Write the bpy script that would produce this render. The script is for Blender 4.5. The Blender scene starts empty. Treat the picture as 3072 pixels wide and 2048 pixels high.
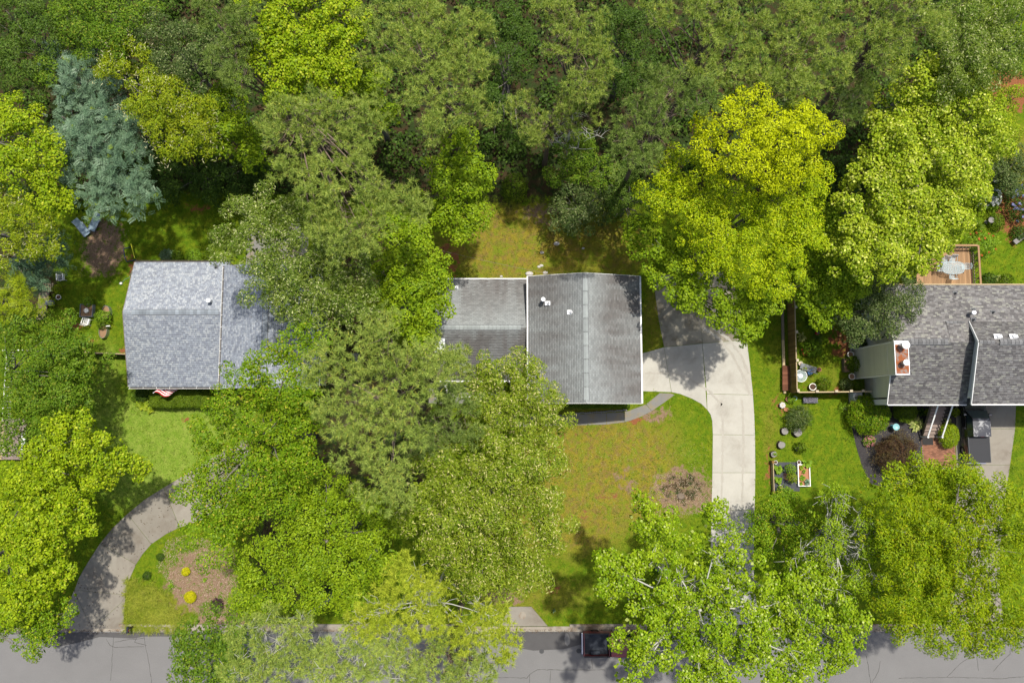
import bpy, math, random
import numpy as np
from math import radians, sin, cos, pi
from mathutils import Matrix, Vector

# ------------------------------------------------------------------ camera, sky, sun, exposure
scn = bpy.context.scene
CAMH, FOC, TILT = 66.0, 2250.0, radians(5.74)      # drone height (m), focal length (photo px), forward tilt
cam_d = bpy.data.cameras.new('camera'); cam = bpy.data.objects.new('camera', cam_d)
scn.collection.objects.link(cam)
cam.location = (0, 0, CAMH); cam.rotation_euler = (TILT, 0, 0)
cam_d.sensor_width = 36.0; cam_d.lens = 36.0 * FOC / 3072.0
cam_d.clip_start = 0.5; cam_d.clip_end = 3000
scn.camera = cam

LIGHT = Vector((-0.18, -0.30, -1.0)).normalized()  # direction the sunlight travels
TO_SUN = -LIGHT
SUN_EL = math.asin(TO_SUN.z); SUN_AZ = math.atan2(TO_SUN.x, TO_SUN.y)
world = bpy.data.worlds.new('World'); scn.world = world; world.use_nodes = True
wn = world.node_tree; bg = wn.nodes['Background']
sky = wn.nodes.new('ShaderNodeTexSky'); sky.sky_type = 'NISHITA'; sky.sun_disc = False
sky.air_density = 0.8; sky.dust_density = 3.0; sky.ozone_density = 0.6
sky.sun_elevation = SUN_EL; sky.sun_rotation = SUN_AZ
wn.links.new(sky.outputs[0], bg.inputs[0]); bg.inputs[1].default_value = 0.125
sun_d = bpy.data.lights.new('sun', 'SUN'); sun = bpy.data.objects.new('sun', sun_d)
scn.collection.objects.link(sun)
sun_d.energy = 3.9; sun_d.angle = radians(1.2); sun_d.color = (1.0, 0.955, 0.87)
sun.rotation_euler = LIGHT.to_track_quat('-Z', 'Y').to_euler(); sun.location = (20, 30, 120)
scn.view_settings.view_transform = 'Standard'; scn.view_settings.look = 'None'
scn.view_settings.exposure = 0.53; scn.view_settings.gamma = 1.0
scn.view_settings.use_curve_mapping = False
scn.cycles.max_bounces = 6; scn.cycles.diffuse_bounces = 3; scn.cycles.glossy_bounces = 2
scn.cycles.transmission_bounces = 4; scn.cycles.transparent_max_bounces = 4
scn.cycles.use_denoising = True

# ------------------------------------------------------------------ survey helpers: photo pixel + height -> metres
CT, ST = cos(TILT), sin(TILT)
def mpp(px, py, z=0.0):
    return (z - CAMH) / (-(py - 1024) * ST - FOC * CT)
def W(px, py, z=0.0):
    t = mpp(px, py, z)
    return Vector(((px - 1536) * t, (-(py - 1024) * CT + FOC * ST) * t, z))

# ------------------------------------------------------------------ scene helpers
C = scn.collection
def tag(o, label=None, cat=None, group=None, kind=None):
    if label: o['label'] = label
    if cat: o['category'] = cat
    if group: o['group'] = group
    if kind: o['kind'] = kind
    return o
def thing(name, label, cat, loc, rz=0.0, group=None):
    o = bpy.data.objects.new(name, None); C.objects.link(o)
    o.empty_display_size = 0.2; o.location = loc; o.rotation_euler = (0, 0, rz)
    return tag(o, label, cat, group)
def chain(o):
    v = Vector((0, 0, 0))
    while o is not None:
        v = v + o.location; o = o.parent
    return v
def finish(name, me, parent, verts_world_origin=True):
    o = bpy.data.objects.new(name, me); C.objects.link(o)
    if parent is not None: o.parent = parent
    return o
def dup(root, loc, rz=0.0, label=None, scale=None):
    r = root.copy(); C.objects.link(r); r.location = loc; r.rotation_euler = (0, 0, rz)
    if scale: r.scale = (scale,) * 3 if isinstance(scale, float) else scale
    if label: r['label'] = label
    for ch in list(root.children):
        c = ch.copy(); C.objects.link(c); c.parent = r
        for g in ch.children:
            d = g.copy(); C.objects.link(d); d.parent = c
    return r

def np_mesh(name, V, F, mat, parent=None, kind=None, smooth=False, col=None, extra=None):
    """V (n,3) world coordinates, F (m,k) faces -> one mesh object"""
    V = np.asarray(V, dtype=np.float64).reshape(-1, 3); F = np.asarray(F, dtype=np.int32)
    me = bpy.data.meshes.new(name)
    if parent is not None: org = np.array(chain(parent))
    elif len(V): org = np.array([V[:, 0].mean(), V[:, 1].mean(), V[:, 2].min()])
    else: org = np.zeros(3)
    Vl = (V - org).astype(np.float32)
    k = F.shape[1]; m = F.shape[0]
    me.vertices.add(len(Vl)); me.vertices.foreach_set('co', Vl.ravel())
    me.loops.add(m * k); me.loops.foreach_set('vertex_index', F.ravel())
    me.polygons.add(m); me.polygons.foreach_set('loop_start', np.arange(0, m * k, k, dtype=np.int32))
    if smooth: me.polygons.foreach_set('use_smooth', np.ones(m, dtype=bool))
    if col is not None:
        for nm, c in (col.items() if isinstance(col, dict) else {'Col': col}.items()):
            a = me.color_attributes.new(nm, 'FLOAT_COLOR', 'POINT')
            cc = np.ones((len(Vl), 4), dtype=np.float32); cc[:, :3] = c
            a.data.foreach_set('color', cc.ravel())
    me.update(calc_edges=True)
    me.materials.append(mat)
    o = finish(name, me, parent)
    if parent is None: o.location = org
    if kind: o['kind'] = kind
    return o

class MB:
    def __init__(s): s.v = []; s.f = []
    def _add(s, pts, faces):
        n = len(s.v); s.v.extend([tuple(p) for p in pts]); s.f.extend([tuple(i + n for i in f) for f in faces])
        return s
    def poly(s, pts): return s._add(pts, [tuple(range(len(pts)))])
    def box(s, c, d, rz=0.0, rx=0.0, ry=0.0):
        M = Matrix.Translation(Vector(c)) @ Matrix.Rotation(rz, 4, 'Z') @ Matrix.Rotation(ry, 4, 'Y') @ Matrix.Rotation(rx, 4, 'X')
        h = [x / 2 for x in d]
        p = [M @ Vector((a * h[0], b * h[1], e * h[2])) for e in (-1, 1) for b in (-1, 1) for a in (-1, 1)]
        return s._add(p, [(0, 2, 3, 1), (4, 5, 7, 6), (0, 1, 5, 4), (2, 6, 7, 3), (0, 4, 6, 2), (1, 3, 7, 5)])
    def bar(s, a, b, w, h):
        a = Vector(a); b = Vector(b); d = b - a; L = d.length
        q = d.to_track_quat('X', 'Z').to_matrix().to_4x4(); M = Matrix.Translation((a + b) / 2) @ q
        p = [M @ Vector((x * L / 2, y * w / 2, z * h / 2)) for z in (-1, 1) for y in (-1, 1) for x in (-1, 1)]
        return s._add(p, [(0, 2, 3, 1), (4, 5, 7, 6), (0, 1, 5, 4), (2, 6, 7, 3), (0, 4, 6, 2), (1, 3, 7, 5)])
    def prism(s, pts, z0, z1):
        n = len(pts)
        a = sum(pts[i][0] * pts[(i + 1) % n][1] - pts[(i + 1) % n][0] * pts[i][1] for i in range(n))
        if a < 0: pts = pts[::-1]
        p = [(q[0], q[1], z0) for q in pts] + [(q[0], q[1], z1) for q in pts]
        f = [tuple(range(n - 1, -1, -1)), tuple(range(n, 2 * n))]
        f += [(i, (i + 1) % n, n + (i + 1) % n, n + i) for i in range(n)]
        return s._add(p, f)
    def slab(s, q, th):
        """q: four top corners (any 3D quad), extruded down by th"""
        p = [Vector(x) for x in q]; b = [x - Vector((0, 0, th)) for x in p]
        return s._add(p + b, [(0, 1, 2, 3), (7, 6, 5, 4), (0, 4, 5, 1), (1, 5, 6, 2), (2, 6, 7, 3), (3, 7, 4, 0)])
    def tube(s, path, rad, n=6):
        path = [Vector(p) for p in path]
        if not hasattr(rad, '__len__'): rad = [rad] * len(path)
        base = len(s.v); m = len(path)
        for i, p in enumerate(path):
            d = (path[min(i + 1, m - 1)] - path[max(i - 1, 0)])
            if d.length < 1e-6: d = Vector((0, 0, 1))
            d.normalize()
            u = d.cross(Vector((0, 0, 1)) if abs(d.z) < 0.9 else Vector((1, 0, 0))).normalized(); w = d.cross(u)
            for k in range(n):
                a = 2 * pi * k / n
                q = p + (u * cos(a) + w * sin(a)) * rad[i]; s.v.append((q.x, q.y, q.z))
        for i in range(m - 1):
            for k in range(n):
                a = base + i * n + k; b = base + i * n + (k + 1) % n
                s.f.append((a, b, b + n, a + n))
        s.f.append(tuple(base + k for k in range(n - 1, -1, -1)))
        s.f.append(tuple(base + (m - 1) * n + k for k in range(n)))
        return s
    def lathe(s, c, prof, n=16, sx=1.0, sy=1.0):
        base = len(s.v); m = len(prof)
        for r, z in prof:
            for k in range(n):
                a = 2 * pi * k / n; s.v.append((c[0] + sx * r * cos(a), c[1] + sy * r * sin(a), c[2] + z))
        for i in range(m - 1):
            for k in range(n):
                a = base + i * n + k; b = base + i * n + (k + 1) % n
                s.f.append((a, b, b + n, a + n))
        s.f.append(tuple(base + k for k in range(n - 1, -1, -1)))
        s.f.append(tuple(base + (m - 1) * n + k for k in range(n)))
        return s
    def ring(s, c, r, t, h, n=18, sx=1.0, sy=1.0):
        """open wall ring: outer radius r, wall thickness t, height h"""
        base = len(s.v)
        for rr, z in ((r, 0), (r, h), (r - t, h), (r - t, 0)):
            for k in range(n):
                a = 2 * pi * k / n; s.v.append((c[0] + sx * rr * cos(a), c[1] + sy * rr * sin(a), c[2] + z))
        for i in range(4):
            j = (i + 1) % 4
            for k in range(n):
                k2 = (k + 1) % n
                s.f.append((base + i * n + k, base + i * n + k2, base + j * n + k2, base + j * n + k))
        return s
    def grid(s, P, nu, nv):
        base = len(s.v); s.v.extend([tuple(p) for p in P])
        for i in range(nu - 1):
            for j in range(nv - 1):
                a = base + i * nv + j; s.f.append((a, a + 1, a + nv + 1, a + nv))
        return s
    def build(s, name, mat, parent=None, smooth=False, kind=None, bevel=0.0):
        me = bpy.data.meshes.new(name)
        V = np.array(s.v, dtype=np.float64).reshape(-1, 3)
        org = np.array(chain(parent)) if parent is not None else np.array([V[:, 0].mean(), V[:, 1].mean(), V[:, 2].min()])
        me.from_pydata([tuple(x) for x in (V - org)], [], s.f); me.update()
        me.materials.append(mat)
        if smooth:
            me.polygons.foreach_set('use_smooth', [True] * len(me.polygons))
        o = finish(name, me, parent)
        if parent is None: o.location = org
        if kind: o['kind'] = kind
        if bevel:
            b = o.modifiers.new('edge', 'BEVEL'); b.width = bevel; b.segments = 2; b.limit_method = 'ANGLE'
        return o

_unit = {}
def piece(name, parent, c, d, mat, rz=0.0, rx=0.0, ry=0.0):
    """one box-shaped board/slab: an object of its own sharing a unit mesh"""
    if mat.name not in _unit:
        m = MB().box((0, 0, 0), (1, 1, 1)); me = bpy.data.meshes.new('board'); me.from_pydata(m.v, [], m.f); me.update()
        me.materials.append(mat); _unit[mat.name] = me
    o = bpy.data.objects.new(name, _unit[mat.name]); C.objects.link(o)
    p = Vector(c)
    if parent is not None: o.parent = parent; p = p - chain(parent)
    o.location = p; o.scale = d; o.rotation_euler = (rx, ry, rz)
    return o

# ------------------------------------------------------------------ materials
MAT = {}
def nodes(name):
    m = bpy.data.materials.new(name); m.use_nodes = True; t = m.node_tree
    return m, t, t.nodes['Principled BSDF'], t.nodes['Material Output']
def nd(t, typ, **kw):
    n = t.nodes.new(typ)
    for k, v in kw.items():
        if k == 'op': n.operation = v
        elif k == 'blend': n.blend_type = v
        elif k == 'dt': n.data_type = v
        else: n.inputs[k].default_value = v
    return n
def noise(t, vec, scale, detail=4.0, rough=0.6, dist=0.0):
    n = nd(t, 'ShaderNodeTexNoise', Scale=scale, Detail=detail, Roughness=rough, Distortion=dist)
    t.links.new(vec, n.inputs['Vector']); return n.outputs['Fac']
def mth(t, op, a, b=None, clamp=False):
    n = t.nodes.new('ShaderNodeMath'); n.operation = op; n.use_clamp = clamp
    for i, x in enumerate((a, b)):
        if x is None: continue
        if isinstance(x, (int, float)): n.inputs[i].default_value = x
        else: t.links.new(x, n.inputs[i])
    return n.outputs[0]
def mix(t, fac, a, b):
    n = t.nodes.new('ShaderNodeMix'); n.data_type = 'RGBA'
    for s, x in ((0, fac), (6, a), (7, b)):
        if isinstance(x, (int, float)): n.inputs[s].default_value = x
        elif isinstance(x, tuple): n.inputs[s].default_value = (*x, 1)
        else: t.links.new(x, n.inputs[s])
    return n.outputs[2]
def ramp(t, fac, lo, hi):
    n = t.nodes.new('ShaderNodeMapRange'); n.interpolation_type = 'SMOOTHSTEP'
    t.links.new(fac, n.inputs[0]); n.inputs[1].default_value = lo; n.inputs[2].default_value = hi
    return n.outputs[0]
def scalecol(t, col, fac):
    n = t.nodes.new('ShaderNodeVectorMath'); n.operation = 'SCALE'
    if isinstance(col, tuple): n.inputs[0].default_value = col
    else: t.links.new(col, n.inputs[0])
    t.links.new(fac, n.inputs['Scale']); return n.outputs[0]
def coords(t, kind='Object'):
    if kind == 'World':
        return t.nodes.new('ShaderNodeNewGeometry').outputs['Position']
    return t.nodes.new('ShaderNodeTexCoord').outputs[kind]
def pm(name, col, rough=0.8, spec=0.25, metal=0.0, var=0.12, scale=3.0, var2=0.10, scale2=40.0, island=0.0, objrand=0.0,
       tint=None, tlo=0.45, thi=0.65, tscale=2.0, bump=0.0, bscale=60.0, attr=False, world=False, stretch=None, coat=0.0):
    m, t, p, out = nodes(name)
    v = coords(t, 'World' if world else 'Object')
    if stretch:
        mp = t.nodes.new('ShaderNodeMapping'); mp.inputs['Scale'].default_value = stretch; t.links.new(v, mp.inputs[0]); v = mp.outputs[0]
    f = mth(t, 'MULTIPLY_ADD', noise(t, v, scale), 2 * var); f.node.inputs[2].default_value = 1 - var
    if var2:
        g = mth(t, 'MULTIPLY_ADD', noise(t, v, scale2, 2.0), 2 * var2); g.node.inputs[2].default_value = 1 - var2
        f = mth(t, 'MULTIPLY', f, g)
    if island:
        r = t.nodes.new('ShaderNodeNewGeometry').outputs['Random Per Island']
        g = mth(t, 'MULTIPLY_ADD', r, 2 * island); g.node.inputs[2].default_value = 1 - island
        f = mth(t, 'MULTIPLY', f, g)
    if objrand:
        r = t.nodes.new('ShaderNodeObjectInfo').outputs['Random']
        g = mth(t, 'MULTIPLY_ADD', r, 2 * objrand); g.node.inputs[2].default_value = 1 - objrand
        f = mth(t, 'MULTIPLY', f, g)
    base = col
    if attr:
        a = t.nodes.new('ShaderNodeVertexColor'); a.layer_name = 'Col'; base = a.outputs['Color']
    if tint: base = mix(t, ramp(t, noise(t, v, tscale, 5.0, 0.65, 0.4), tlo, thi), base, tint)
    t.links.new(scalecol(t, base, f), p.inputs['Base Color'])
    p.inputs['Roughness'].default_value = rough; p.inputs['Specular IOR Level'].default_value = spec
    p.inputs['Metallic'].default_value = metal; p.inputs['Coat Weight'].default_value = coat
    if bump:
        b = t.nodes.new('ShaderNodeBump'); b.inputs['Strength'].default_value = bump; b.inputs['Distance'].default_value = 0.02
        t.links.new(noise(t, v, bscale, 3.0), b.inputs['Height']); t.links.new(b.outputs[0], p.inputs['Normal'])
    MAT[name] = m; return m
def leafmat(name, c1, c2, trans=0.29, c3=None, pc3=0.0, rough=0.5, spec=0.14, nscale=0.8, tcol=None):
    """leaf: two tones picked per leaf, drifting slowly through the crown; part of the light passes through"""
    m, t, p, out = nodes(name)
    v = coords(t, 'Object')
    r = t.nodes.new('ShaderNodeNewGeometry').outputs['Random Per Island']
    k = ramp(t, mth(t, 'ADD', mth(t, 'MULTIPLY', r, 0.55), mth(t, 'MULTIPLY', noise(t, v, nscale, 2.0), 0.9)), 0.35, 1.05)
    col = mix(t, k, c1, c2)
    if c3: col = mix(t, ramp(t, r, 1 - pc3, 1 - pc3 + 0.01), col, c3)
    ob = t.nodes.new('ShaderNodeObjectInfo').outputs['Random']
    g = mth(t, 'MULTIPLY_ADD', mth(t, 'FRACT', mth(t, 'MULTIPLY', r, 17.3)), 0.5); g.node.inputs[2].default_value = 0.75
    col = scalecol(t, col, g)
    t.links.new(col, p.inputs['Base Color'])
    p.inputs['Roughness'].default_value = rough; p.inputs['Specular IOR Level'].default_value = spec
    tr = t.nodes.new('ShaderNodeBsdfTranslucent'); mx = t.nodes.new('ShaderNodeMixShader')
    tc = t.nodes.new('ShaderNodeVectorMath'); tc.operation = 'MULTIPLY'; t.links.new(col, tc.inputs[0])
    tc.inputs[1].default_value = tcol or (1.15, 1.25, 0.4); t.links.new(tc.outputs[0], tr.inputs[0])
    mx.inputs[0].default_value = trans
    t.links.new(p.outputs[0], mx.inputs[1]); t.links.new(tr.outputs[0], mx.inputs[2]); t.links.new(mx.outputs[0], out.inputs[0])
    MAT[name] = m; return m

# ------------------------------------------------------------------ material palette
pm('concrete', (0.36, 0.345, 0.30), 0.9, 0.15, var=0.16, scale=0.7, var2=0.12, scale2=18, objrand=0.06, tint=(0.19, 0.165, 0.13), tlo=0.46, thi=0.95, tscale=0.45, world=True, bump=0.15)
pm('concrete_mark', (0.325, 0.305, 0.262), 0.9, 0.15, var=0.14, scale=1.5, var2=0.15, scale2=12, world=True)
pm('concrete_old', (0.220, 0.200, 0.165), 0.92, 0.15, var=0.16, scale=0.9, var2=0.10, scale2=25, objrand=0.08, tint=(0.13, 0.105, 0.08), tlo=0.40, thi=0.85, tscale=0.45, world=True, bump=0.15)
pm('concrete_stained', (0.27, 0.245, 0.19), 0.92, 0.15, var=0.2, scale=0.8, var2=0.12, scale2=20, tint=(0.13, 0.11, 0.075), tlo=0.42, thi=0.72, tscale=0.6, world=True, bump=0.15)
pm('concrete_walk', (0.17, 0.165, 0.15), 0.92, 0.15, var=0.12, scale=2, var2=0.15, scale2=40, tint=(0.20, 0.17, 0.115), tscale=1.2, world=True, bump=0.2)
pm('asphalt', (0.150, 0.146, 0.141), 0.9, 0.2, var=0.14, scale=0.35, var2=0.16, scale2=14, world=True, bump=0.25, bscale=90)
pm('asphalt_dark', (0.075, 0.072, 0.070), 0.9, 0.2, var=0.2, scale=1.3, var2=0.12, scale2=30, world=True)
pm('crack', (0.065, 0.062, 0.058), 0.95, 0.1)
pm('cast_iron', (0.05, 0.05, 0.05), 0.7, 0.3, var=0.3, scale=20)
pm('curb', (0.26, 0.23, 0.185), 0.92, 0.15, var=0.18, scale=2.0, tint=(0.17, 0.125, 0.085), tscale=1.0, world=True)
pm('mulch_black', (0.040, 0.037, 0.038), 0.95, 0.1, var=0.4, scale=9, var2=0.5, scale2=28, tint=(0.13, 0.11, 0.10), tlo=0.60, thi=0.68, tscale=14, bump=.8, bscale=22)
pm('roof_blue', (0.25, 0.28, 0.32), 0.95, 0.12, var=0.10, scale=2.0, var2=0.10, scale2=40, attr=True)
pm('roof_tan', (0.2, 0.2, 0.2), 0.95, 0.12, var=0.10, scale=1.2, var2=0.10, scale2=40, attr=True)
pm('roof_deck', (0.12, 0.12, 0.125), 0.95, 0.1)
pm('cap_grey', (0.20, 0.225, 0.25), 0.95, 0.12, objrand=0.22)
pm('cap_green', (0.235, 0.255, 0.25), 0.95, 0.12, objrand=0.12, var=0.2)
pm('cap_dark', (0.14, 0.14, 0.14), 0.95, 0.12, objrand=0.25)
pm('white_paint', (0.72, 0.71, 0.68), 0.5, 0.3, var=0.06, var2=0.03)
pm('gutter_inside', (0.10, 0.095, 0.09), 0.8, 0.2, var=0.4, scale=4)
pm('siding', (0.80, 0.77, 0.66), 0.65, 0.25, var=0.06, scale=1.5, island=0.05)
pm('siding_grey', (0.66, 0.67, 0.65), 0.65, 0.25, var=0.06)
pm('siding_cream', (0.45, 0.43, 0.37), 0.7, 0.2, var=0.06)
pm('brick_red', (0.20, 0.085, 0.05), 0.9, 0.2, objrand=0.35, var=0.2, scale=8, tint=(0.26, 0.15, 0.09))
pm('mortar', (0.22, 0.17, 0.13), 0.95, 0.1)
pm('rust', (0.24, 0.075, 0.025), 0.85, 0.2, var=0.25, scale=3, tint=(0.20, 0.16, 0.14), tlo=0.48, thi=0.58, tscale=3.0)
pm('galvanised', (0.36, 0.37, 0.38), 0.4, 0.5, metal=0.7, var=0.2, scale=8)
pm('white_metal', (0.78, 0.79, 0.80), 0.35, 0.4, var=0.08)
pm('lead', (0.10, 0.105, 0.11), 0.6, 0.3, var=0.2)
pm('wood_deck', (0.29, 0.175, 0.088), 0.75, 0.2, objrand=0.22, var=0.2, scale=2.0, var2=0.2, scale2=14, tint=(0.20, 0.115, 0.06), tscale=1.0)
pm('wood_fence', (0.20, 0.12, 0.035), 0.85, 0.15, objrand=0.25, var=0.25, scale=1.5, tint=(0.13, 0.085, 0.035), tscale=1.5)
pm('wood_pale', (0.37, 0.29, 0.17), 0.85, 0.15, objrand=0.15, var=0.2, scale=3)
pm('wood_grey', (0.17, 0.135, 0.10), 0.85, 0.15, objrand=0.25, var=0.2, scale=3)
pm('wood_dark', (0.07, 0.05, 0.035), 0.85, 0.15, objrand=0.25, var=0.2, scale=3)
pm('wood_red', (0.15, 0.062, 0.035), 0.85, 0.15, objrand=0.3, var=0.3, scale=3)
pm('taupe_board', (0.20, 0.155, 0.135), 0.8, 0.2, objrand=0.10, var=0.1)
pm('stair_tread', (0.23, 0.175, 0.145), 0.75, 0.2, objrand=0.12, var=0.1)
pm('stone_pale', (0.42, 0.40, 0.38), 0.9, 0.2, var=0.25, scale=6)
pm('stone_grey', (0.20, 0.19, 0.175), 0.9, 0.2, var=0.3, scale=6)
pm('terracotta', (0.33, 0.15, 0.08), 0.85, 0.2, var=0.15)
pm('soil', (0.075, 0.045, 0.03), 0.95, 0.1, var=0.35, scale=14)
pm('straw_mulch', (0.24, 0.15, 0.085), 0.95, 0.1, var=0.35, scale=25, var2=0.3)
pm('bark_pine', (0.155, 0.115, 0.09), 0.9, 0.15, var=0.3, scale=5, var2=0.25, scale2=25)
pm('bark_oak', (0.15, 0.135, 0.115), 0.9, 0.15, var=0.3, scale=5, var2=0.25, scale2=25)
pm('bark_pale', (0.42, 0.41, 0.36), 0.85, 0.2, var=0.25, scale=4, var2=0.2, scale2=25)
pm('black_paint', (0.012, 0.013, 0.016), 0.25, 0.5, var=0.1, coat=0.8)
pm('red_paint', (0.13, 0.012, 0.012), 0.3, 0.5, var=0.1, coat=0.6)
pm('black_vinyl', (0.018, 0.019, 0.022), 0.55, 0.3, var=0.1, bump=0.2)
pm('bed_liner', (0.028, 0.034, 0.045), 0.7, 0.25, var=0.12)
pm('rubber', (0.018, 0.018, 0.018), 0.85, 0.2)
pm('chrome', (0.55, 0.55, 0.56), 0.2, 0.5, metal=1.0, var=0.05)
pm('glass_dark', (0.02, 0.03, 0.032), 0.08, 0.6, var=0.1)
pm('lamp_red', (0.30, 0.01, 0.01), 0.3, 0.5)
pm('lamp_white', (0.6, 0.6, 0.58), 0.2, 0.5)
pm('white_plastic', (0.74, 0.73, 0.68), 0.45, 0.35, var=0.06)
pm('cream_plastic', (0.62, 0.57, 0.42), 0.5, 0.3, var=0.06)
pm('blue_grey_cloth', (0.22, 0.29, 0.33), 0.8, 0.2, var=0.1)
pm('grey_plastic', (0.17, 0.185, 0.21), 0.5, 0.3, var=0.1)
pm('black_metal', (0.02, 0.02, 0.024), 0.5, 0.4)
pm('patina_metal', (0.36, 0.44, 0.46), 0.5, 0.4, var=0.1)
pm('teal_glaze', (0.22, 0.44, 0.46), 0.3, 0.5, var=0.15, scale=6)
pm('teal_dark', (0.05, 0.16, 0.20), 0.3, 0.5)
pm('blue_plastic', (0.03, 0.13, 0.30), 0.45, 0.35)
pm('yellow_plastic', (0.55, 0.55, 0.03), 0.45, 0.35)
pm('navy_pipe', (0.015, 0.025, 0.10), 0.5, 0.3)
pm('hose_green', (0.12, 0.22, 0.14), 0.5, 0.3)
pm('flag_red', (0.45, 0.02, 0.025), 0.8, 0.2, var=0.1)
pm('flag_white', (0.70, 0.68, 0.66), 0.8, 0.2, var=0.1)
pm('flag_blue', (0.05, 0.06, 0.16), 0.8, 0.2, var=0.1)
pm('lilac_leaf', (0.20, 0.19, 0.23), 0.85, 0.2, island=0.35)
pm('doormat', (0.035, 0.033, 0.032), 0.95, 0.1, bump=0.3)
pm('fabric_black', (0.055, 0.058, 0.068), 0.8, 0.2, var=0.25, scale=5)
pm('tan_cushion', (0.42, 0.36, 0.26), 0.8, 0.2)
m, t, p, out = nodes('table_glass')
p.inputs['Base Color'].default_value = (0.45, 0.55, 0.56, 1); p.inputs['Roughness'].default_value = 0.2
p.inputs['Alpha'].default_value = 0.25; p.inputs['Specular IOR Level'].default_value = 0.6; MAT['table_glass'] = m
# truck roof with peeling clear coat
m, t, p, out = nodes('peeling_paint'); v = coords(t, 'Object')
k = ramp(t, noise(t, v, 1.6, 6.0, 0.62, 0.8), 0.50, 0.60)
t.links.new(mix(t, k, (0.030, 0.032, 0.042), mix(t, noise(t, v, 9.0), (0.36, 0.37, 0.40), (0.16, 0.15, 0.13))), p.inputs['Base Color'])
p.inputs['Roughness'].default_value = 0.42; MAT['peeling_paint'] = m
# ground: grass with clay, dry moss, straw and forest litter showing through
m, t, p, out = nodes('ground'); v = coords(t, 'World')
a = t.nodes.new('ShaderNodeVertexColor'); a.layer_name = 'ZoneA'; sa = t.nodes.new('ShaderNodeSeparateColor'); t.links.new(a.outputs[0], sa.inputs[0])
b = t.nodes.new('ShaderNodeVertexColor'); b.layer_name = 'ZoneB'; sb = t.nodes.new('ShaderNodeSeparateColor'); t.links.new(b.outputs[0], sb.inputs[0])
n1 = noise(t, v, 0.35, 6.0, 0.62, 0.3); n2 = noise(t, v, 1.7, 5.0, 0.65, 0.4); n3 = noise(t, v, 9.0, 3.0, 0.6); n4 = noise(t, v, 45.0, 2.0, 0.6); n5 = noise(t, v, 0.9, 6.0, 0.7, 0.9)
def zone(w, n, amp, lo=0.30, hi=0.62):
    return ramp(t, mth(t, 'ADD', w, mth(t, 'MULTIPLY', mth(t, 'SUBTRACT', n, 0.5), amp)), lo, hi)
g = mix(t, ramp(t, n2, 0.35, 0.7), (0.070, 0.128, 0.006), (0.135, 0.168, 0.009))
g = mix(t, zone(sb.outputs[0], n1, 1.2, .15, .8), g, mix(t, ramp(t, n2, 0.3, 0.7), (0.118, 0.195, 0.018), (0.190, 0.245, 0.040)))
dryc = mix(t, ramp(t, n5, 0.42, 0.66), mix(t, ramp(t, n2, 0.4, 0.62), (0.195, 0.160, 0.020), (0.160, 0.115, 0.032)), (0.130, 0.165, 0.013))
g = mix(t, zone(sa.outputs[1], n5, 2.0, .2, .75), g, dryc)
strawc = mix(t, ramp(t, n3, 0.4, 0.6), (0.255, 0.175, 0.115), (0.150, 0.095, 0.060))
g = mix(t, zone(sa.outputs[2], n2, 2.0), g, strawc)
g = mix(t, zone(sa.outputs[0], n2, 2.2, .4, .7), g, mix(t, n3, (0.245, 0.098, 0.042), (0.170, 0.066, 0.030)))
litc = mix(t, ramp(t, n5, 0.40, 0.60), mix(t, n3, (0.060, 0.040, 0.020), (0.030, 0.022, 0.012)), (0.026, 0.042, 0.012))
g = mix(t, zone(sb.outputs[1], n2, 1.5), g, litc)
f = mth(t, 'MULTIPLY_ADD', n4, 1.3); f.node.inputs[2].default_value = 0.35
f2 = mth(t, 'MULTIPLY_ADD', n3, 1.1); f2.node.inputs[2].default_value = 0.45
t.links.new(scalecol(t, g, mth(t, 'MULTIPLY', f, f2)), p.inputs['Base Color']); p.inputs['Roughness'].default_value = 0.95
p.inputs['Specular IOR Level'].default_value = 0.03
bp = t.nodes.new('ShaderNodeBump'); bp.inputs['Strength'].default_value = 0.6; bp.inputs['Distance'].default_value = 0.05
t.links.new(mth(t, 'ADD', n4, mth(t, 'MULTIPLY', n3, 1.5)), bp.inputs['Height']); t.links.new(bp.outputs[0], p.inputs['Normal']); MAT['ground'] = m

# ------------------------------------------------------------------ ground
xs = np.concatenate([[-700, -300, -140, -80, -60], np.arange(-52, 52.01, 0.4), [60, 80, 140, 300, 700]])
ys = np.concatenate([[-700, -300, -140, -80, -50, -40, -32], np.arange(-25, 42.01, 0.4), [46, 52, 60, 80, 140, 300, 700]])
GX, GY = np.meshgrid(xs, ys, indexing='ij')
def blob(px, py, rx, ry, w=1.0, X=None, Y=None):
    c = W(px, py); s = mpp(px, py)
    d = np.sqrt(((X - c.x) / (rx * s)) ** 2 + ((Y - c.y) / (ry * s)) ** 2)
    k = np.clip((1.55 - d) / 1.15, 0, 1); return w * k * k * (3 - 2 * k)
CLAY = [(3035, 275, 70, 70, 1), (3040, 640, 60, 95, .8), (2530, 1025, 50, 55, .7), (1905, 1260, 28, 12, 1), (228, 975, 26, 16, .8), (372, 1052, 22, 12, .9),
        (556, 1260, 9, 10, 1.1), (1345, 770, 45, 75, .55), (1740, 1545, 60, 14, .45), (1830, 1488, 45, 20, .4), (400, 800, 25, 45, .6), (720, 620, 40, 28, .7), (190, 960, 30, 40, .5),
        (260, 1030, 18, 9, .8), (2335, 1215, 22, 40, .55), (2305, 1410, 14, 70, .6), (2480, 1165, 90, 22, .5), (1150, 360, 40, 20, .5), (1660, 1770, 40, 14, .6), (2505, 1290, 0.1, .1, 0), (1660, 1300, 120, 12, .4), (600, 625, 60, 20, .5), (420, 645, 0.1, .1, 0)]
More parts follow.
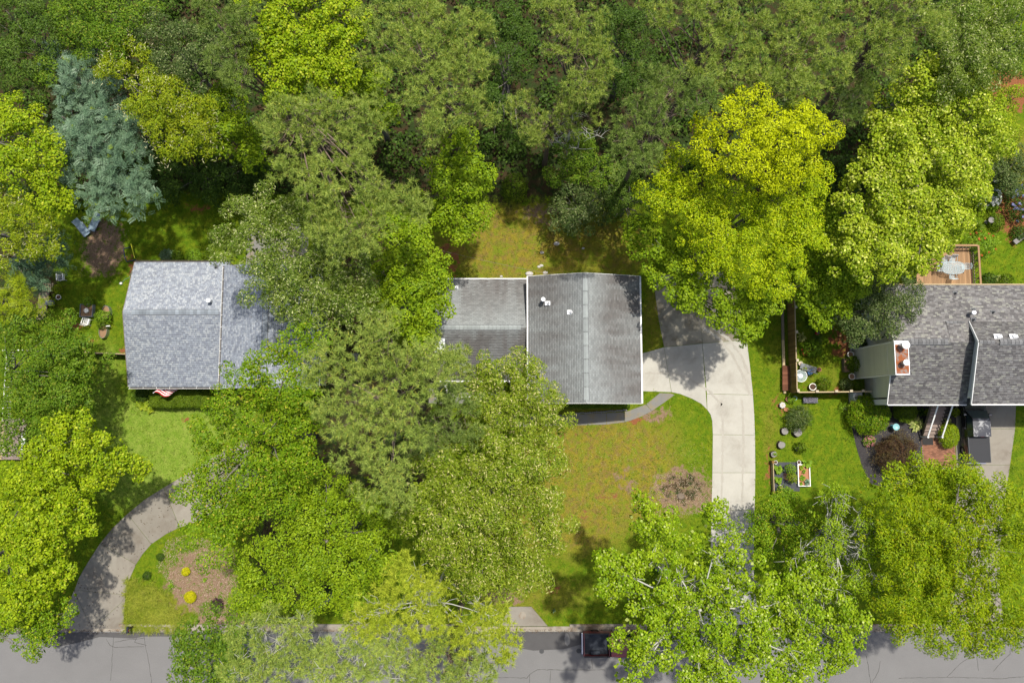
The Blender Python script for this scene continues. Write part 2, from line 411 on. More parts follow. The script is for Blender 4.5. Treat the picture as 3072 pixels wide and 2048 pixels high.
DRY = [(1560, 730, 260, 130, .95), (1830, 740, 160, 110, .75), (1790, 1390, 240, 170, 1.1), (1950, 1300, 120, 70, .55), (1700, 1540, 230, 140, .85), (1600, 1780, 200, 80, .55),
       (2330, 1050, 30, 200, .3), (480, 1830, 130, 60, .6), (1960, 960, 40, 130, .6), (2310, 1300, 30, 120, .5), (1900, 1490, 180, 100, .8), (2470, 1130, 70, 60, .4), (3060, 470, 60, 120, .6)]
STRAW = [(600, 1740, 110, 105, .7), (310, 745, 65, 90, .75), (2050, 1470, 95, 70, .75), (1885, 1440, 50, 45, .4), (660, 1860, 80, 40, .7), (1640, 640, 90, 40, .5), (1985, 870, 20, 90, .4), (1960, 1240, 60, 25, .6), (1510, 1790, 70, 30, .6)]
LIGHTG = [(450, 1330, 250, 170, 1), (560, 1240, 200, 90, .9), (320, 1150, 70, 130, .55), (1700, 1545, 90, 80, .5), (2030, 1330, 80, 110, .22), (3060, 1320, 40, 120, .2)]
def zones(X, Y):
    def mx(L):
        r = np.zeros_like(X)
        for q in L: r = np.maximum(r, blob(*q, X=X, Y=Y))
        return r
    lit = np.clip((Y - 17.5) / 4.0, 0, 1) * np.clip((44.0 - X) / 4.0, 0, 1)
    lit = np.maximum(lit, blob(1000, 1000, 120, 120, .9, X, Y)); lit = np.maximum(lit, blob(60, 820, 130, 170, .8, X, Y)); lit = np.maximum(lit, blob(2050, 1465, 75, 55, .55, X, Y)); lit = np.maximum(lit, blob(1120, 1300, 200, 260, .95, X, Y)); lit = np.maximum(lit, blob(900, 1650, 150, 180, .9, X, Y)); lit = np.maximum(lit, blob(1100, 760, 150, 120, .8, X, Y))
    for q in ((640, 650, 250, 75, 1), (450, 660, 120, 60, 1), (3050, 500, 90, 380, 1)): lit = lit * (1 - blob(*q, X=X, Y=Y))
    return mx(CLAY), mx(DRY), mx(STRAW), mx(LIGHTG), lit
za = zones(GX, GY)
rng = np.random.default_rng(5)
GZ = np.zeros_like(GX)
V = np.stack([GX, GY, GZ], -1).reshape(-1, 3)
nx, ny = GX.shape
ii, jj = np.meshgrid(np.arange(nx - 1), np.arange(ny - 1), indexing='ij'); q = (ii * ny + jj).ravel()
ground = np_mesh('ground', V, np.stack([q, q + ny, q + ny + 1, q + 1], 1), MAT['ground'], None, 'structure',
                 col={'ZoneA': np.stack([za[0], za[1], za[2]], -1).reshape(-1, 3), 'ZoneB': np.stack([za[3], za[4], 0 * za[0]], -1).reshape(-1, 3)})

# ------------------------------------------------------------------ road, kerbs
YR = W(1536, 1893).y
road = MB().prism([(-300, YR), (300, YR), (300, YR - 8.2), (-300, YR - 8.2)], -0.1, 0.004).build('road', MAT['asphalt'], None, kind='structure')
def ribbon(pts, w, z, mb=None):
    mb = mb or MB(); P = [W(*p_) for p_ in pts]; R = random.Random(len(pts) * 7 + int(pts[0][0]))
    Q = []
    for a_, b_ in zip(P[:-1], P[1:]):
        n_ = max(2, int((b_ - a_).length / 0.25))
        for k_ in range(n_): Q.append(a_.lerp(b_, k_ / n_) + Vector((R.uniform(-.03, .03), R.uniform(-.03, .03), 0)))
    Q.append(P[-1])
    for a_, b_ in zip(Q[:-1], Q[1:]):
        d_ = (b_ - a_).normalized(); n_ = Vector((-d_.y, d_.x, 0)) * w * R.uniform(.5, 1.1) / 2
        mb.poly([Vector((x.x, x.y, z)) for x in (a_ - n_, b_ - n_, b_ + n_, a_ + n_)])
    return mb
for pts in [[(340, 1905), (338, 1960), (332, 2040)], [(432, 1905), (436, 1940), (445, 1975), (455, 2048)], [(318, 1915), (330, 1935), (345, 1940), (432, 1938)], [(345, 1925), (380, 1918), (432, 1912)],
            [(1500, 1985), (1490, 2020), (1488, 2035)], [(1485, 2030), (1580, 2032), (1592, 2020), (1612, 2007), (1700, 2008), (1815, 2008)], [(1652, 2010), (1650, 2048)], [(1775, 1975), (1778, 2005)], [(1590, 2022), (1588, 2048)],
            [(2640, 1980), (2636, 2010), (2615, 2048)], [(2695, 2032), (2860, 2030), (3000, 2034), (3072, 2028)], [(3035, 1905), (3030, 1960), (3000, 1990), (2980, 2012)], [(2755, 1915), (2770, 1960), (2860, 1975)], [(3000, 1950), (2930, 1955), (2880, 1990)], [(2600, 1965), (2612, 2048)],
            [(2880, 1990), (2840, 2030)], [(2930, 1955), (2935, 2010)], [(410, 1908), (405, 1925), (440, 1935)]]:
    ribbon(pts, 0.042, 0.009).build('crack', MAT['crack'], road)
dk = [W(x, y) for x, y in ((1470, 1894), (1790, 1894), (1800, 1915), (1720, 1938), (1690, 1946), (1600, 1950), (1540, 1940), (1480, 1925))]
MB().prism([(v_.x, v_.y) for v_ in dk], 0.0, 0.008).build('dark_patch', MAT['asphalt_dark'], road)
lp = [W(x, y) for x, y in ((1697, 1897), (1704, 1899), (1710, 1915), (1709, 1930), (1702, 1936), (1695, 1930), (1693, 1912))]
MB().prism([(v_.x, v_.y) for v_ in lp], 0.0, 0.012).build('pale_patch', MAT['asphalt'], road)
dk = [W(x, y) for x, y in ((150, 1896), (560, 1896), (600, 1908), (430, 1908), (400, 1914), (300, 1909), (240, 1925), (170, 1940), (150, 1930))]
MB().prism([(v_.x, v_.y) for v_ in dk], 0.0, 0.008).build('dark_patch', MAT['asphalt_dark'], road)
for px, py, lb in ((1625, 1952, 'round iron valve cover in the road near the storm drain slab'), (1736, 1951, 'round iron valve cover in the road beside the parked pickup tailgate')):
    o = MB().lathe(W(px, py, 0.002), [(0.20, 0), (0.20, 0.012), (0.17, 0.014), (0.0, 0.016)], 18).build('valve_cover', MAT['cast_iron'])
    tag(o, lb, 'valve cover', 'valve covers in the road')
gut = MB().prism([(-300, YR), (300, YR), (300, YR + 0.42), (-300, YR + 0.42)], -0.1, 0.012).build('gutter', MAT['curb'], None, kind='structure')
kerb = thing('kerb', None, None, (0, YR + 0.5, 0)); kerb['kind'] = 'structure'
del_k = []
OPEN = [(-45.2, -35.0), (-1.2, 3.6), (16.4, 23.2), (38.5, 46.0)]   # dropped at drives and at the drain
x = -60.0
while x < 60:
    L = 2.95
    if not any(x + L > a_ and x < b_ for a_, b_ in OPEN):
        piece('kerb_stone', kerb, (x + L / 2, YR + 0.52 + random.Random(int(x * 9)).uniform(-.015, .015), 0.03), (L - 0.02, 0.2, 0.24), MAT['curb'])
    x += L

# ------------------------------------------------------------------ drives and walks: every slab its own piece with open joints
def slabs(root, name, polys, mat, top=0.03, gap=0.02):
    for pts in polys:
        P = [W(*q_) for q_ in pts]; c = sum(P, Vector()) / len(P)
        Q = []
        for v_ in P:
            d_ = c - v_; Q.append(v_ + d_ * (gap / max(d_.length, .1)))
        MB().prism([(v_.x, v_.y) for v_ in Q], -0.08, top).build(name, mat, root)
dw = thing('driveway', None, None, W(2180, 1100)); dw['kind'] = 'structure'
slabs(dw, 'slab', [
    [(1912, 1062), (1940, 1056), (1992, 1041), (2014, 1176), (1912, 1173)],
    [(1992, 1041), (2107, 1030), (2121, 1228), (2104, 1211), (2076, 1196), (2041, 1182), (2014, 1176)],
    [(2107, 1030), (2240, 1019), (2250, 1096), (2259, 1184), (2120, 1181)],
    [(2120, 1181), (2259, 1184), (2263, 1245), (2265, 1304), (2138, 1303), (2136, 1262), (2131, 1243), (2121, 1228)],
    [(2138, 1303), (2265, 1304), (2266, 1417), (2136.5, 1417)],
    [(2136.5, 1417), (2266, 1417), (2264, 1529), (2134, 1529)],
    [(2134, 1529), (2264, 1529), (2262, 1645), (2132, 1645)],
    [(2132, 1645), (2262, 1645), (2262, 1765), (2130, 1765)],
    [(2130, 1765), (2262, 1765), (2275, 1830), (2300, 1874), (2092, 1874), (2118, 1830)]], MAT['concrete'])
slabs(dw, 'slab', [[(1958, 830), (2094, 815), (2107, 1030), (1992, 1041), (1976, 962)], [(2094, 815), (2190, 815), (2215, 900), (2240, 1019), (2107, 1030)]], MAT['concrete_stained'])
wk = thing('walkway', None, None, W(1850, 1250)); wk['kind'] = 'structure'
slabs(wk, 'slab', [
    [(1979, 1178), (2012, 1179), (2024, 1184), (2000, 1202), (1955, 1233), (1938, 1212)],
    [(1938, 1212), (1955, 1233), (1925, 1249), (1892, 1261), (1873, 1266), (1873, 1235), (1881, 1233), (1911, 1222)],
    [(1820, 1238), (1873, 1235), (1873, 1266), (1820, 1273)], [(1723, 1243), (1820, 1238), (1820, 1273), (1723, 1275)],
    [(1600, 1246), (1723, 1243), (1723, 1275), (1600, 1278)], [(1470, 1240), (1600, 1246), (1600, 1278), (1470, 1280)]], MAT['concrete_walk'])
for pts, w_ in (([(2112, 985), (2150, 1010), (2195, 1060), (2230, 1130), (2250, 1185)], .30), ([(2140, 985), (2185, 1015), (2225, 1070), (2245, 1120)], .26), ([(2165, 1200), (2168, 1300), (2166, 1420), (2164, 1520)], .22), ([(2226, 1200), (2230, 1300), (2228, 1420), (2226, 1520)], .22), ([(1935, 1120), (2000, 1118), (2060, 1130), (2130, 1175), (2165, 1215)], .24)):
    ribbon(pts, w_, .0335).build('tyre_mark', MAT['concrete_mark'], dw)
dl = thing('driveway', None, None, W(420, 1650)); dl['kind'] = 'structure'
def z1(x, y): return (x / 2.2995, 1366 + y / 2.2995)
slabs(dl, 'slab', [[z1(*q_) for q_ in s_] for s_ in (
    [(1130, 220), (1280, 130), (1420, 40), (1700, -120), (1800, 140), (1560, 330), (1400, 440), (1240, 495)],
    [(880, 400), (1000, 300), (1130, 220), (1240, 495), (1150, 540), (1045, 610)],
    [(690, 605), (775, 500), (880, 400), (1045, 610), (985, 680), (940, 750)],
    [(515, 925), (545, 840), (600, 745), (690, 605), (940, 750), (895, 850), (868, 960)],
    [(515, 925), (868, 960), (838, 1012), (640, 1192), (532, 985)],
    [(515, 925), (532, 985), (640, 1192), (375, 1196), (440, 1080)],
    [(868, 960), (860, 1060), (850, 1196), (640, 1192), (838, 1012)])], MAT['concrete_old'])
dr = thing('driveway', None, None, W(2960, 1500)); dr['kind'] = 'structure'
slabs(dr, 'slab', [[(2866, 1150), (3050, 1150), (3045, 1286), (2868, 1286)], [(2868, 1286), (3045, 1286), (3030, 1394), (2868, 1394)],
    [(2868, 1394), (3030, 1394), (3012, 1510), (2868, 1510)], [(2868, 1510), (3012, 1510), (3000, 1640), (2862, 1640)], [(2862, 1640), (3000, 1640), (2998, 1770), (2858, 1770)], [(2858, 1770), (2998, 1770), (3012, 1874), (2838, 1874)]], MAT['concrete_old'])
sd = thing('storm_drain', 'trapezoid concrete storm drain slab behind the kerb', 'storm drain', W(1570, 1850))
P = [W(*q_) for q_ in ((1527, 1818), (1594, 1818), (1643, 1876), (1503, 1876))]
MB().prism([(v_.x, v_.y) for v_ in P], -0.1, 0.13).build('slab', MAT['concrete_old'], sd, bevel=0.02)
MB().lathe(W(1567, 1845, 0.13), [(0.31, 0), (0.31, 0.012), (0.0, 0.014)], 20).build('lid', MAT['curb'], sd)
a_, b_ = W(1503, 1877), W(1643, 1877)
MB().box(((a_.x + b_.x) / 2, a_.y - 0.12, 0.05), (b_.x - a_.x + .9, 0.2, 0.16)).build('throat', MAT['curb'], sd)
MB().box(((a_.x + b_.x) / 2, a_.y - 0.225, 0.07), (b_.x - a_.x - .5, 0.012, 0.07)).build('opening', MAT['crack'], sd)

# mulch beds
mb_ = [W(*q_) for q_ in ((2545, 1195), (2660, 1200), (2870, 1212), (2868, 1330), (2762, 1340), (2766, 1440), (2700, 1470), (2610, 1450), (2585, 1395), (2566, 1330), (2553, 1270), (2540, 1240))]
MB().prism([(v_.x, v_.y) for v_ in mb_], -0.05, 0.012).build('mulch_bed', MAT['mulch_black'], None, kind='structure')

# ------------------------------------------------------------------ houses
def shingles(parent, e0, e1, r0, r1, ex, tw, mat, colfn, wrand=0.0, seed=1, lift=0.0):
    """rows of separate tabs from the eave e0-e1 up to the ridge r0-r1, each lower edge proud of the row below"""
    e0, e1, r0, r1 = [np.array(v_, float) for v_ in (e0, e1, r0, r1)]
    R = np.random.default_rng(seed)
    up = (r0 - e0); Ls = np.linalg.norm(up); n = int(Ls / ex)
    nrm = np.cross(e1 - e0, up); nrm = nrm / np.linalg.norm(nrm); nrm = nrm if nrm[2] > 0 else -nrm
    V = []; F = []; CC = []
    Lw = np.linalg.norm(e1 - e0)
    for i in range(n + 1):
        v0 = i * ex / Ls; v1 = min(1.0, v0 + ex / Ls * 1.02)
        if v0 >= 1: break
        x_ = -R.uniform(0, tw) if wrand else -(tw / 2) * (i % 2)
        while x_ < Lw:
            w_ = tw * (1 + wrand * R.uniform(-1, 1)); a_ = max(0, x_); b_ = min(Lw, x_ + w_ - 0.014); x_ += w_
            if b_ - a_ < 0.02: continue
            ua, ub = a_ / Lw, b_ / Lw
            def pt(u, v_, h): return (e0 * (1 - u) + e1 * u) * (1 - v_) + (r0 * (1 - u) + r1 * u) * v_ + nrm * (h + lift)
            hh = 0.014 + (R.uniform(0, .006) if wrand else 0.0)
            k = len(V)
            V += [pt(ua, v0, hh), pt(ub, v0, hh), pt(ub, v1, 0.003), pt(ua, v1, 0.003), pt(ua, v0, 0.0), pt(ub, v0, 0.0)]
            F += [(k, k + 1, k + 2, k + 3), (k + 4, k + 5, k + 1, k)]
            c = colfn((ua + ub) / 2, (v0 + v1) / 2, R); CC += [c] * 6
    return np_mesh('shingles', np.array(V), np.array(F), mat, parent, 'stuff', col=np.array(CC))
def ridge(parent, a, b, w, drop, h, mat, step=0.3, vent=True):
    """folded cap pieces laid along the ridge on a raised vent"""
    a = Vector(a); b = Vector(b); d = (b - a); L = d.length; d.normalize(); s = Vector((-d.y, d.x, 0))
    n = int(L / step)
    for i in range(n):
        p0 = a + d * (i * step); p1 = a + d * (i * step + step * 0.94); m = MB()
        u0 = Vector((0, 0, h + 0.02)); u1 = Vector((0, 0, h + 0.008))
        for q in (-1, 1):
            P = [p0 + u0, p1 + u1, p1 + s * q * w + Vector((0, 0, h - drop)) + u1 * 0, p0 + s * q * w + Vector((0, 0, h - drop + .012))]
            m.poly(P if q < 0 else P[::-1])
            m.poly([p0 + s * q * w + Vector((0, 0, h - drop + .012)), p1 + s * q * w + Vector((0, 0, h - drop)), p1 + s * q * w + Vector((0, 0, -drop)), p0 + s * q * w + Vector((0, 0, -drop))])
        m.poly([p0 + u0, p0 + s * w + Vector((0, 0, h - drop + .012)), p0 + s * w + Vector((0, 0, -drop)), p0 - s * w + Vector((0, 0, -drop)), p0 - s * w + Vector((0, 0, h - drop + .012))])
        m.build('ridge_cap', mat, parent)
    if h > .03:
        for q in (-1, 1): MB().bar(a + s * q * (w + .012) + Vector((0, 0, h - drop - .03)), b + s * q * (w + .012) + Vector((0, 0, h - drop - .03)), .045, .075).build('ridge_vent', MAT['lead'], parent)
def slope(root, e0, e1, r0, r1, th=0.10):
    return MB().slab([e0, e1, r1, r0], th).build('roof_slope', MAT['roof_deck'], root)
def gutter_run(root, a, b, out, mat, brackets=0.75, name='gutter'):
    """open trough along a-b (top of the eave), out = outward unit vector"""
    a = Vector(a); b = Vector(b); o_ = Vector(out); z = Vector((0, 0, 1)); L = (b - a).length; d = (b - a).normalized()
    g = MB()
    g.bar(a + o_ * 0.07 - z * 0.10, b + o_ * 0.07 - z * 0.10, 0.14, 0.012)
    o = g.build(name, MAT['gutter_inside'], root)
    MB().bar(a + o_ * 0.145 - z * 0.045, b + o_ * 0.145 - z * 0.045, 0.02, 0.12).build('lip', mat, o)
    n = int(L / brackets)
    for i in range(n + 1):
        c = a + d * (L * (i + 0.12) / (n + 0.3))
        MB().box(c + o_ * 0.072 - z * 0.004, (0.03 if abs(d.x) > .5 else 0.135, 0.135 if abs(d.x) > .5 else 0.03, 0.012)).build('bracket', mat, o)
def fascia(root, a, b, mat, w=0.05, h=0.16, dz=-0.02):
    MB().bar(Vector(a) + Vector((0, 0, dz)), Vector(b) + Vector((0, 0, dz)), w, h).build('fascia', mat, root)
def gable_walls(root, x0, x1, y0, y1, ze, axis, rc, zr, mat, inset=0.45, name='wall'):
    """one closed wall body with gabled ends under the roof; axis = ridge direction"""
    zt = ze - 0.16; t_ = inset
    if axis == 'x':
        s_ = (zr - ze) / abs(rc - y0)
        prof = [(y0 + t_, 0), (y1 - t_, 0), (y1 - t_, zt + (zr - ze) / abs(y1 - rc) * t_), (rc, zr - 0.17), (y0 + t_, zt + s_ * t_)]
        A = [(x0 + t_, p[0], p[1]) for p in prof]; B = [(x1 - t_, p[0], p[1]) for p in prof]
    else:
        s_ = (zr - ze) / abs(rc - x0)
        prof = [(x0 + t_, 0), (x1 - t_, 0), (x1 - t_, zt + (zr - ze) / abs(x1 - rc) * t_), (rc, zr - 0.17), (x0 + t_, zt + s_ * t_)]
        A = [(p[0], y0 + t_, p[1]) for p in prof]; B = [(p[0], y1 - t_, p[1]) for p in prof]
    m = MB(); n = 5
    m._add(A + B, [tuple(range(n)), tuple(range(2 * n - 1, n - 1, -1))] + [(i, i + n, (i + 1) % n + n, (i + 1) % n) for i in range(n)])
    return m.build(name, mat, root)
def window(root, c, w, h, face, frame='white_paint'):
    """framed window on a wall; face = 'x+','x-','y+','y-'"""
    s = 1 if face[1] == '+' else -1; ax = face[0]
    dim = (lambda a_, b_, t_: (t_, a_, b_)) if ax == 'x' else (lambda a_, b_, t_: (a_, t_, b_))
    off = Vector((s, 0, 0)) if ax == 'x' else Vector((0, s, 0)); al = Vector((0, 1, 0)) if ax == 'x' else Vector((1, 0, 0)); c = Vector(c)
    o = MB().box(c + off * 0.012, dim(w, h, 0.03)).build('window', MAT['glass_dark'], root)
    f = MB()
    f.box(c + off * 0.03 + Vector((0, 0, h / 2)), dim(w + .12, .07, .05)); f.box(c + off * 0.032 - Vector((0, 0, h / 2)), dim(w + .14, .07, .07))
    for q in (-1, 1): f.box(c + off * 0.03 + al * q * w / 2, dim(.07, h - .08, .045))
    f.box(c + off * 0.03, dim(w, .04, .03)); f.build('frame', MAT[frame], o)
def plumbing(root, x, y, z, kind='white'):
    if kind == 'white':
        o = MB().box((x - 0.08, y, z + 0.015), (0.42, 0.34, 0.02)).lathe((x, y, z), [(0.17, 0), (0.11, 0.13), (0.09, 0.14), (0.09, 0.3)], 14).build('roof_vent', MAT['white_metal'], root)
        MB().lathe((x, y, z + 0.3), [(0.065, 0), (0.065, 0.004)], 12).build('opening', MAT['black_metal'], o)
    elif kind == 'dark':
        o = MB().box((x, y, z + 0.012), (0.36, 0.36, 0.016)).lathe((x, y, z), [(0.13, 0), (0.08, 0.12), (0.06, 0.14), (0.06, 0.34)], 12).build('roof_vent', MAT['lead'], root)
    elif kind == 'flue':
        o = MB().lathe((x, y, z), [(0.16, 0), (0.12, .1), (0.12, 0.62)], 14).build('roof_vent', MAT['galvanised'], root)
        MB().lathe((x, y, z + 0.62), [(0.17, 0), (0.19, 0.03), (0.17, 0.13), (0.06, 0.17)], 16).build('cap', MAT['white_metal'], o)
    elif kind == 'box':
        o = MB().box((x, y, z + 0.1), (0.34, 0.28, 0.2), rx=-0.3).box((x - .12, y + .02, z + 0.02), (0.5, 0.4, 0.015), rx=-.3).build('roof_vent', MAT['white_metal'], root)

# ---- left house
hl = thing('house', 'single-storey house with mottled blue-grey shingle roof and front flag', 'house', (-24, 7.8, 0))
def cblue(u, v, R):
    k = R.random(); b = np.array((0.272, 0.298, 0.336))
    if k > 0.74: b = np.array((0.345, 0.368, 0.392))
    elif k < 0.28: b = np.array((0.215, 0.235, 0.275))
    return b * R.uniform(.92, 1.08)
L0, L1, LB, LT, LRy, Lze, Lzr = -32.2, -24.05, 2.5, 13.12, 8.62, 3.0, 4.5
gable_walls(hl, L0, L1 + .5, LB, LT, Lze, 'x', LRy, Lzr, MAT['siding_cream'])
s1 = slope(hl, (L0, LB, Lze), (L1, LB, Lze), (L0, LRy, Lzr), (L1, LRy, Lzr)); shingles(s1, (L0, LB, Lze), (L1, LB, Lze), (L0, LRy, Lzr), (L1, LRy, Lzr), 0.155, 0.17, MAT['roof_blue'], cblue, 0.5, 1)
s2 = slope(hl, (L1, LT, Lze), (L0, LT, Lze), (L1, LRy, Lzr), (L0, LRy, Lzr)); shingles(s2, (L1, LT, Lze), (L0, LT, Lze), (L1, LRy, Lzr), (L0, LRy, Lzr), 0.155, 0.17, MAT['roof_blue'], cblue, 0.5, 2)
ridge(hl, (L0 + .75, LRy, Lzr), (L1 - .2, LRy, Lzr), 0.21, 0.055, 0.05, MAT['cap_grey'])
ridge(hl, (L0 + .02, LRy, Lzr + .012), (L0 + .72, LRy, Lzr + .012), 0.16, 0.05, 0.012, MAT['cap_grey'])
gutter_run(hl, (L0, LB, Lze), (L1, LB, Lze), (0, -1, 0), MAT['white_paint'], 1.05); gutter_run(hl, (L0, LT, Lze), (L1, LT, Lze), (0, 1, 0), MAT['wood_grey'], 1.05)
fascia(hl, (L0 - .03, LB, Lze), (L0 - .03, LRy, Lzr), MAT['wood_grey'], .04, .14, -.06); fascia(hl, (L0 - .03, LT, Lze), (L0 - .03, LRy, Lzr), MAT['wood_grey'], .04, .14, -.06)
HX0, HX1, HY0, HY1, Hze, HRx, Hzr = -23.9, -15.9, 2.3, 12.5, 4.6, -19.9, 6.0
gable_walls(hl, HX0, HX1, HY0, HY1, Hze, 'y', HRx, Hzr, MAT['siding_cream'])
s3 = slope(hl, (HX0, HY1, Hze), (HX0, HY0, Hze), (HRx, HY1, Hzr), (HRx, HY0, Hzr)); shingles(s3, (HX0, HY1, Hze), (HX0, HY0, Hze), (HRx, HY1, Hzr), (HRx, HY0, Hzr), 0.155, 0.17, MAT['roof_blue'], cblue, 0.5, 3)
s4 = slope(hl, (HX1, HY0, Hze), (HX1, HY1, Hze), (HRx, HY0, Hzr), (HRx, HY1, Hzr)); shingles(s4, (HX1, HY0, Hze), (HX1, HY1, Hze), (HRx, HY0, Hzr), (HRx, HY1, Hzr), 0.155, 0.17, MAT['roof_blue'], cblue, 0.5, 4)
ridge(hl, (HRx, HY0 + .4, Hzr), (HRx, HY1 - .4, Hzr), 0.2, 0.055, 0.05, MAT['cap_grey'])
gutter_run(hl, (HX0, HY0, Hze), (HX0, HY1, Hze), (-1, 0, 0), MAT['white_paint'], 1.0); gutter_run(hl, (HX1, HY0, Hze), (HX1, HY1, Hze), (1, 0, 0), MAT['white_paint'], 1.0)
plumbing(hl, *W(566, 883, 0).xy, 0, 'none')
for px, py, z, k in ((648, 801, 3.25, 'dark'), (634, 905, 4.2, 'flue'), (757, 952, 5.3, 'dark')):
    q = W(px, py, z); plumbing(hl, q.x, q.y, z - .05, k)
for wx in (-30.2, -27.0): window(hl, (wx, LB + .45, 1.6), 1.4, 1.1, 'y-')
window(hl, (-20.0, HY0 + .45, 2.9), 1.8, 1.2, 'y-'); window(hl, (-28.5, LT - .45, 1.7), 1.5, 1.0, 'y+')
# rear sun room of the left house, flat pale roof under the oak
a_, b_ = W(742, 676, 3.2), W(902, 676, 3.2)
MB().box(((a_.x + b_.x) / 2, (a_.y + HY1) / 2 - .2, 1.5), (b_.x - a_.x - .4, a_.y - HY1 - .2, 3.0)).build('sunroom_wall', MAT['siding_cream'], hl)
MB().slab([(a_.x, HY1 - .43, 3.3), (b_.x, HY1 - .43, 3.3), (b_.x, a_.y, 3.15), (a_.x, a_.y, 3.15)], .1).build('sunroom_roof', MAT['concrete_walk'], hl)
gutter_run(hl, (a_.x, a_.y, 3.15), (b_.x, a_.y, 3.15), (0, 1, 0), MAT['white_paint'], 1.1)

# ---- middle house
hm = thing('house', 'stained grey shingle house with a low wing and a higher wing beside the curved driveway', 'house', (2, 6.5, 0))
pal_l, pal_d = np.array((0.235, 0.250, 0.246)), np.array((0.128, 0.121, 0.115))
def vnoise(R0, n):
    G = R0.random((n, n))
    def f(x, y):
        x %= n; y %= n; i, j = int(x), int(y); a, b_ = x - i, y - j; a = a * a * (3 - 2 * a); b_ = b_ * b_ * (3 - 2 * b_); i2, j2 = (i + 1) % n, (j + 1) % n
        return (G[i, j] * (1 - a) + G[i2, j] * a) * (1 - b_) + (G[i, j2] * (1 - a) + G[i2, j2] * a) * b_
    return f
def stain(seed, lo, hi, dark, lw=10.0):
    n1_, n2_, n3_ = [vnoise(np.random.default_rng(seed + k_), 64) for k_ in (0, 50, 90)]
    def f(u, v, R):
        n = .45 * n1_(u * lw / 1.3, v * 1.1) + .35 * n2_(u * lw / .45, v * 2.0) + .30 * n3_(u * lw / .18, v * 4.5)
        w = np.clip((v - lo - .25 * (n1_(u * lw / .8 + 9, .5) - .5)) / (hi - lo), 0, 1)      # upper rows stay clean, algae streaks run down from them
        k = np.clip((dark + 1.5 * (n - .52)) * (1 - w), 0, 1)
        return (pal_l * (1 - k) + pal_d * k) * R.uniform(.86, 1.14)
    return f
M0, M1, MBt, MT, MRy, Mze, Mzr = -6.4, 1.72, 3.0, 11.66, 7.37, 3.0, 4.35
gable_walls(hm, M0, M1 + .3, MBt, MT, Mze, 'x', MRy, Mzr, MAT['siding_grey'])
s = slope(hm, (M0, MBt, Mze), (M1, MBt, Mze), (M0, MRy, Mzr), (M1, MRy, Mzr)); shingles(s, (M0, MBt, Mze), (M1, MBt, Mze), (M0, MRy, Mzr), (M1, MRy, Mzr), 0.14, 0.30, MAT['roof_tan'], stain(11, .8, 1.1, .85), 0, 5)
s = slope(hm, (M1, MT, Mze), (M0, MT, Mze), (M1, MRy, Mzr), (M0, MRy, Mzr)); shingles(s, (M1, MT, Mze), (M0, MT, Mze), (M1, MRy, Mzr), (M0, MRy, Mzr), 0.14, 0.30, MAT['roof_tan'], stain(12, .2, 1.0, .75), 0, 6)
ridge(hm, (M0 + .02, MRy, Mzr), (M1 - .75, MRy, Mzr), 0.19, 0.055, 0.035, MAT['cap_green'], .34)
fascia(hm, (M0, MT + .03, Mze), (M1 - .45, MT + .03, Mze), MAT['white_paint'], .09); fascia(hm, (M0, MBt - .03, Mze), (M1 - .4, MBt - .03, Mze), MAT['white_paint'], .11)
N0, N1, NB, NT, NRx, Nze, Nzr = 1.3, 10.6, 1.1, 11.6, 5.93, 4.6, 6.1
gable_walls(hm, N0, N1, NB, NT, Nze, 'y', NRx, Nzr, MAT['siding_grey'])
s = slope(hm, (N0, NT, Nze), (N0, NB, Nze), (NRx, NT, Nzr), (NRx, NB, Nzr)); shingles(s, (N0, NT, Nze), (N0, NB, Nze), (NRx, NT, Nzr), (NRx, NB, Nzr), 0.14, 0.30, MAT['roof_tan'], stain(13, .45, 1.0, .55), 0, 7)
s = slope(hm, (N1, NB, Nze), (N1, NT, Nze), (NRx, NB, Nzr), (NRx, NT, Nzr)); shingles(s, (N1, NB, Nze), (N1, NT, Nze), (NRx, NB, Nzr), (NRx, NT, Nzr), 0.14, 0.30, MAT['roof_tan'], stain(17, .55, .95, .62), 0, 8)
ridge(hm, (NRx, NB + .22, Nzr), (NRx, NT - .2, Nzr), 0.2, 0.055, 0.04, MAT['cap_green'], 1.1)
fascia(hm, (N0 - .03, NB, Nze), (N0 - .03, NT, Nze), MAT['white_paint'], .10); fascia(hm, (N1 + .03, NB, Nze), (N1 + .03, NT, Nze), MAT['white_paint'], .12)
for y_ in (NB - .02, NT + .02):
    for x_ in (N0, N1): fascia(hm, (x_, y_, Nze - .01), (NRx, y_, Nzr - .01), MAT['siding_grey'], .03, .14, -.07)
for px, py, z, k in ((1629, 900, 5.3, 'flue'), (1646, 908, 5.35, 'white'), (1713, 935, 5.75, 'white'), (1370, 862, 3.25, 'white')):
    q = W(px, py, z + .25); plumbing(hm, q.x, q.y, z - .03, k)
# chimney chase at the west end of the low wing
q0, q1 = W(1304, 1014, 5.1), W(1334, 1060, 5.1)
cx, cy, sx, sy = (q0.x + q1.x) / 2, (q0.y + q1.y) / 2, q1.x - q0.x, q0.y - q1.y
MB().box((cx, cy, 2.5), (sx - .1, sy - .1, 5.0)).build('chimney', MAT['siding_grey'], hm)
ch = MB().box((cx, cy, 5.06), (sx, sy, 0.1)).build('chimney_cap', MAT['white_metal'], hm)
MB().lathe((cx - .02, cy - .18, 5.11), [(.13, 0), (.13, .3), (.22, .3), (.24, .34), (.22, .42), (.05, .46)], 18).build('flue', MAT['white_metal'], ch)
MB().lathe((cx - .06, cy + .28, 5.11), [(.10, 0), (.10, .2), (.14, .2), (.15, .24), (.04, .30)], 16).build('flue', MAT['white_metal'], ch)
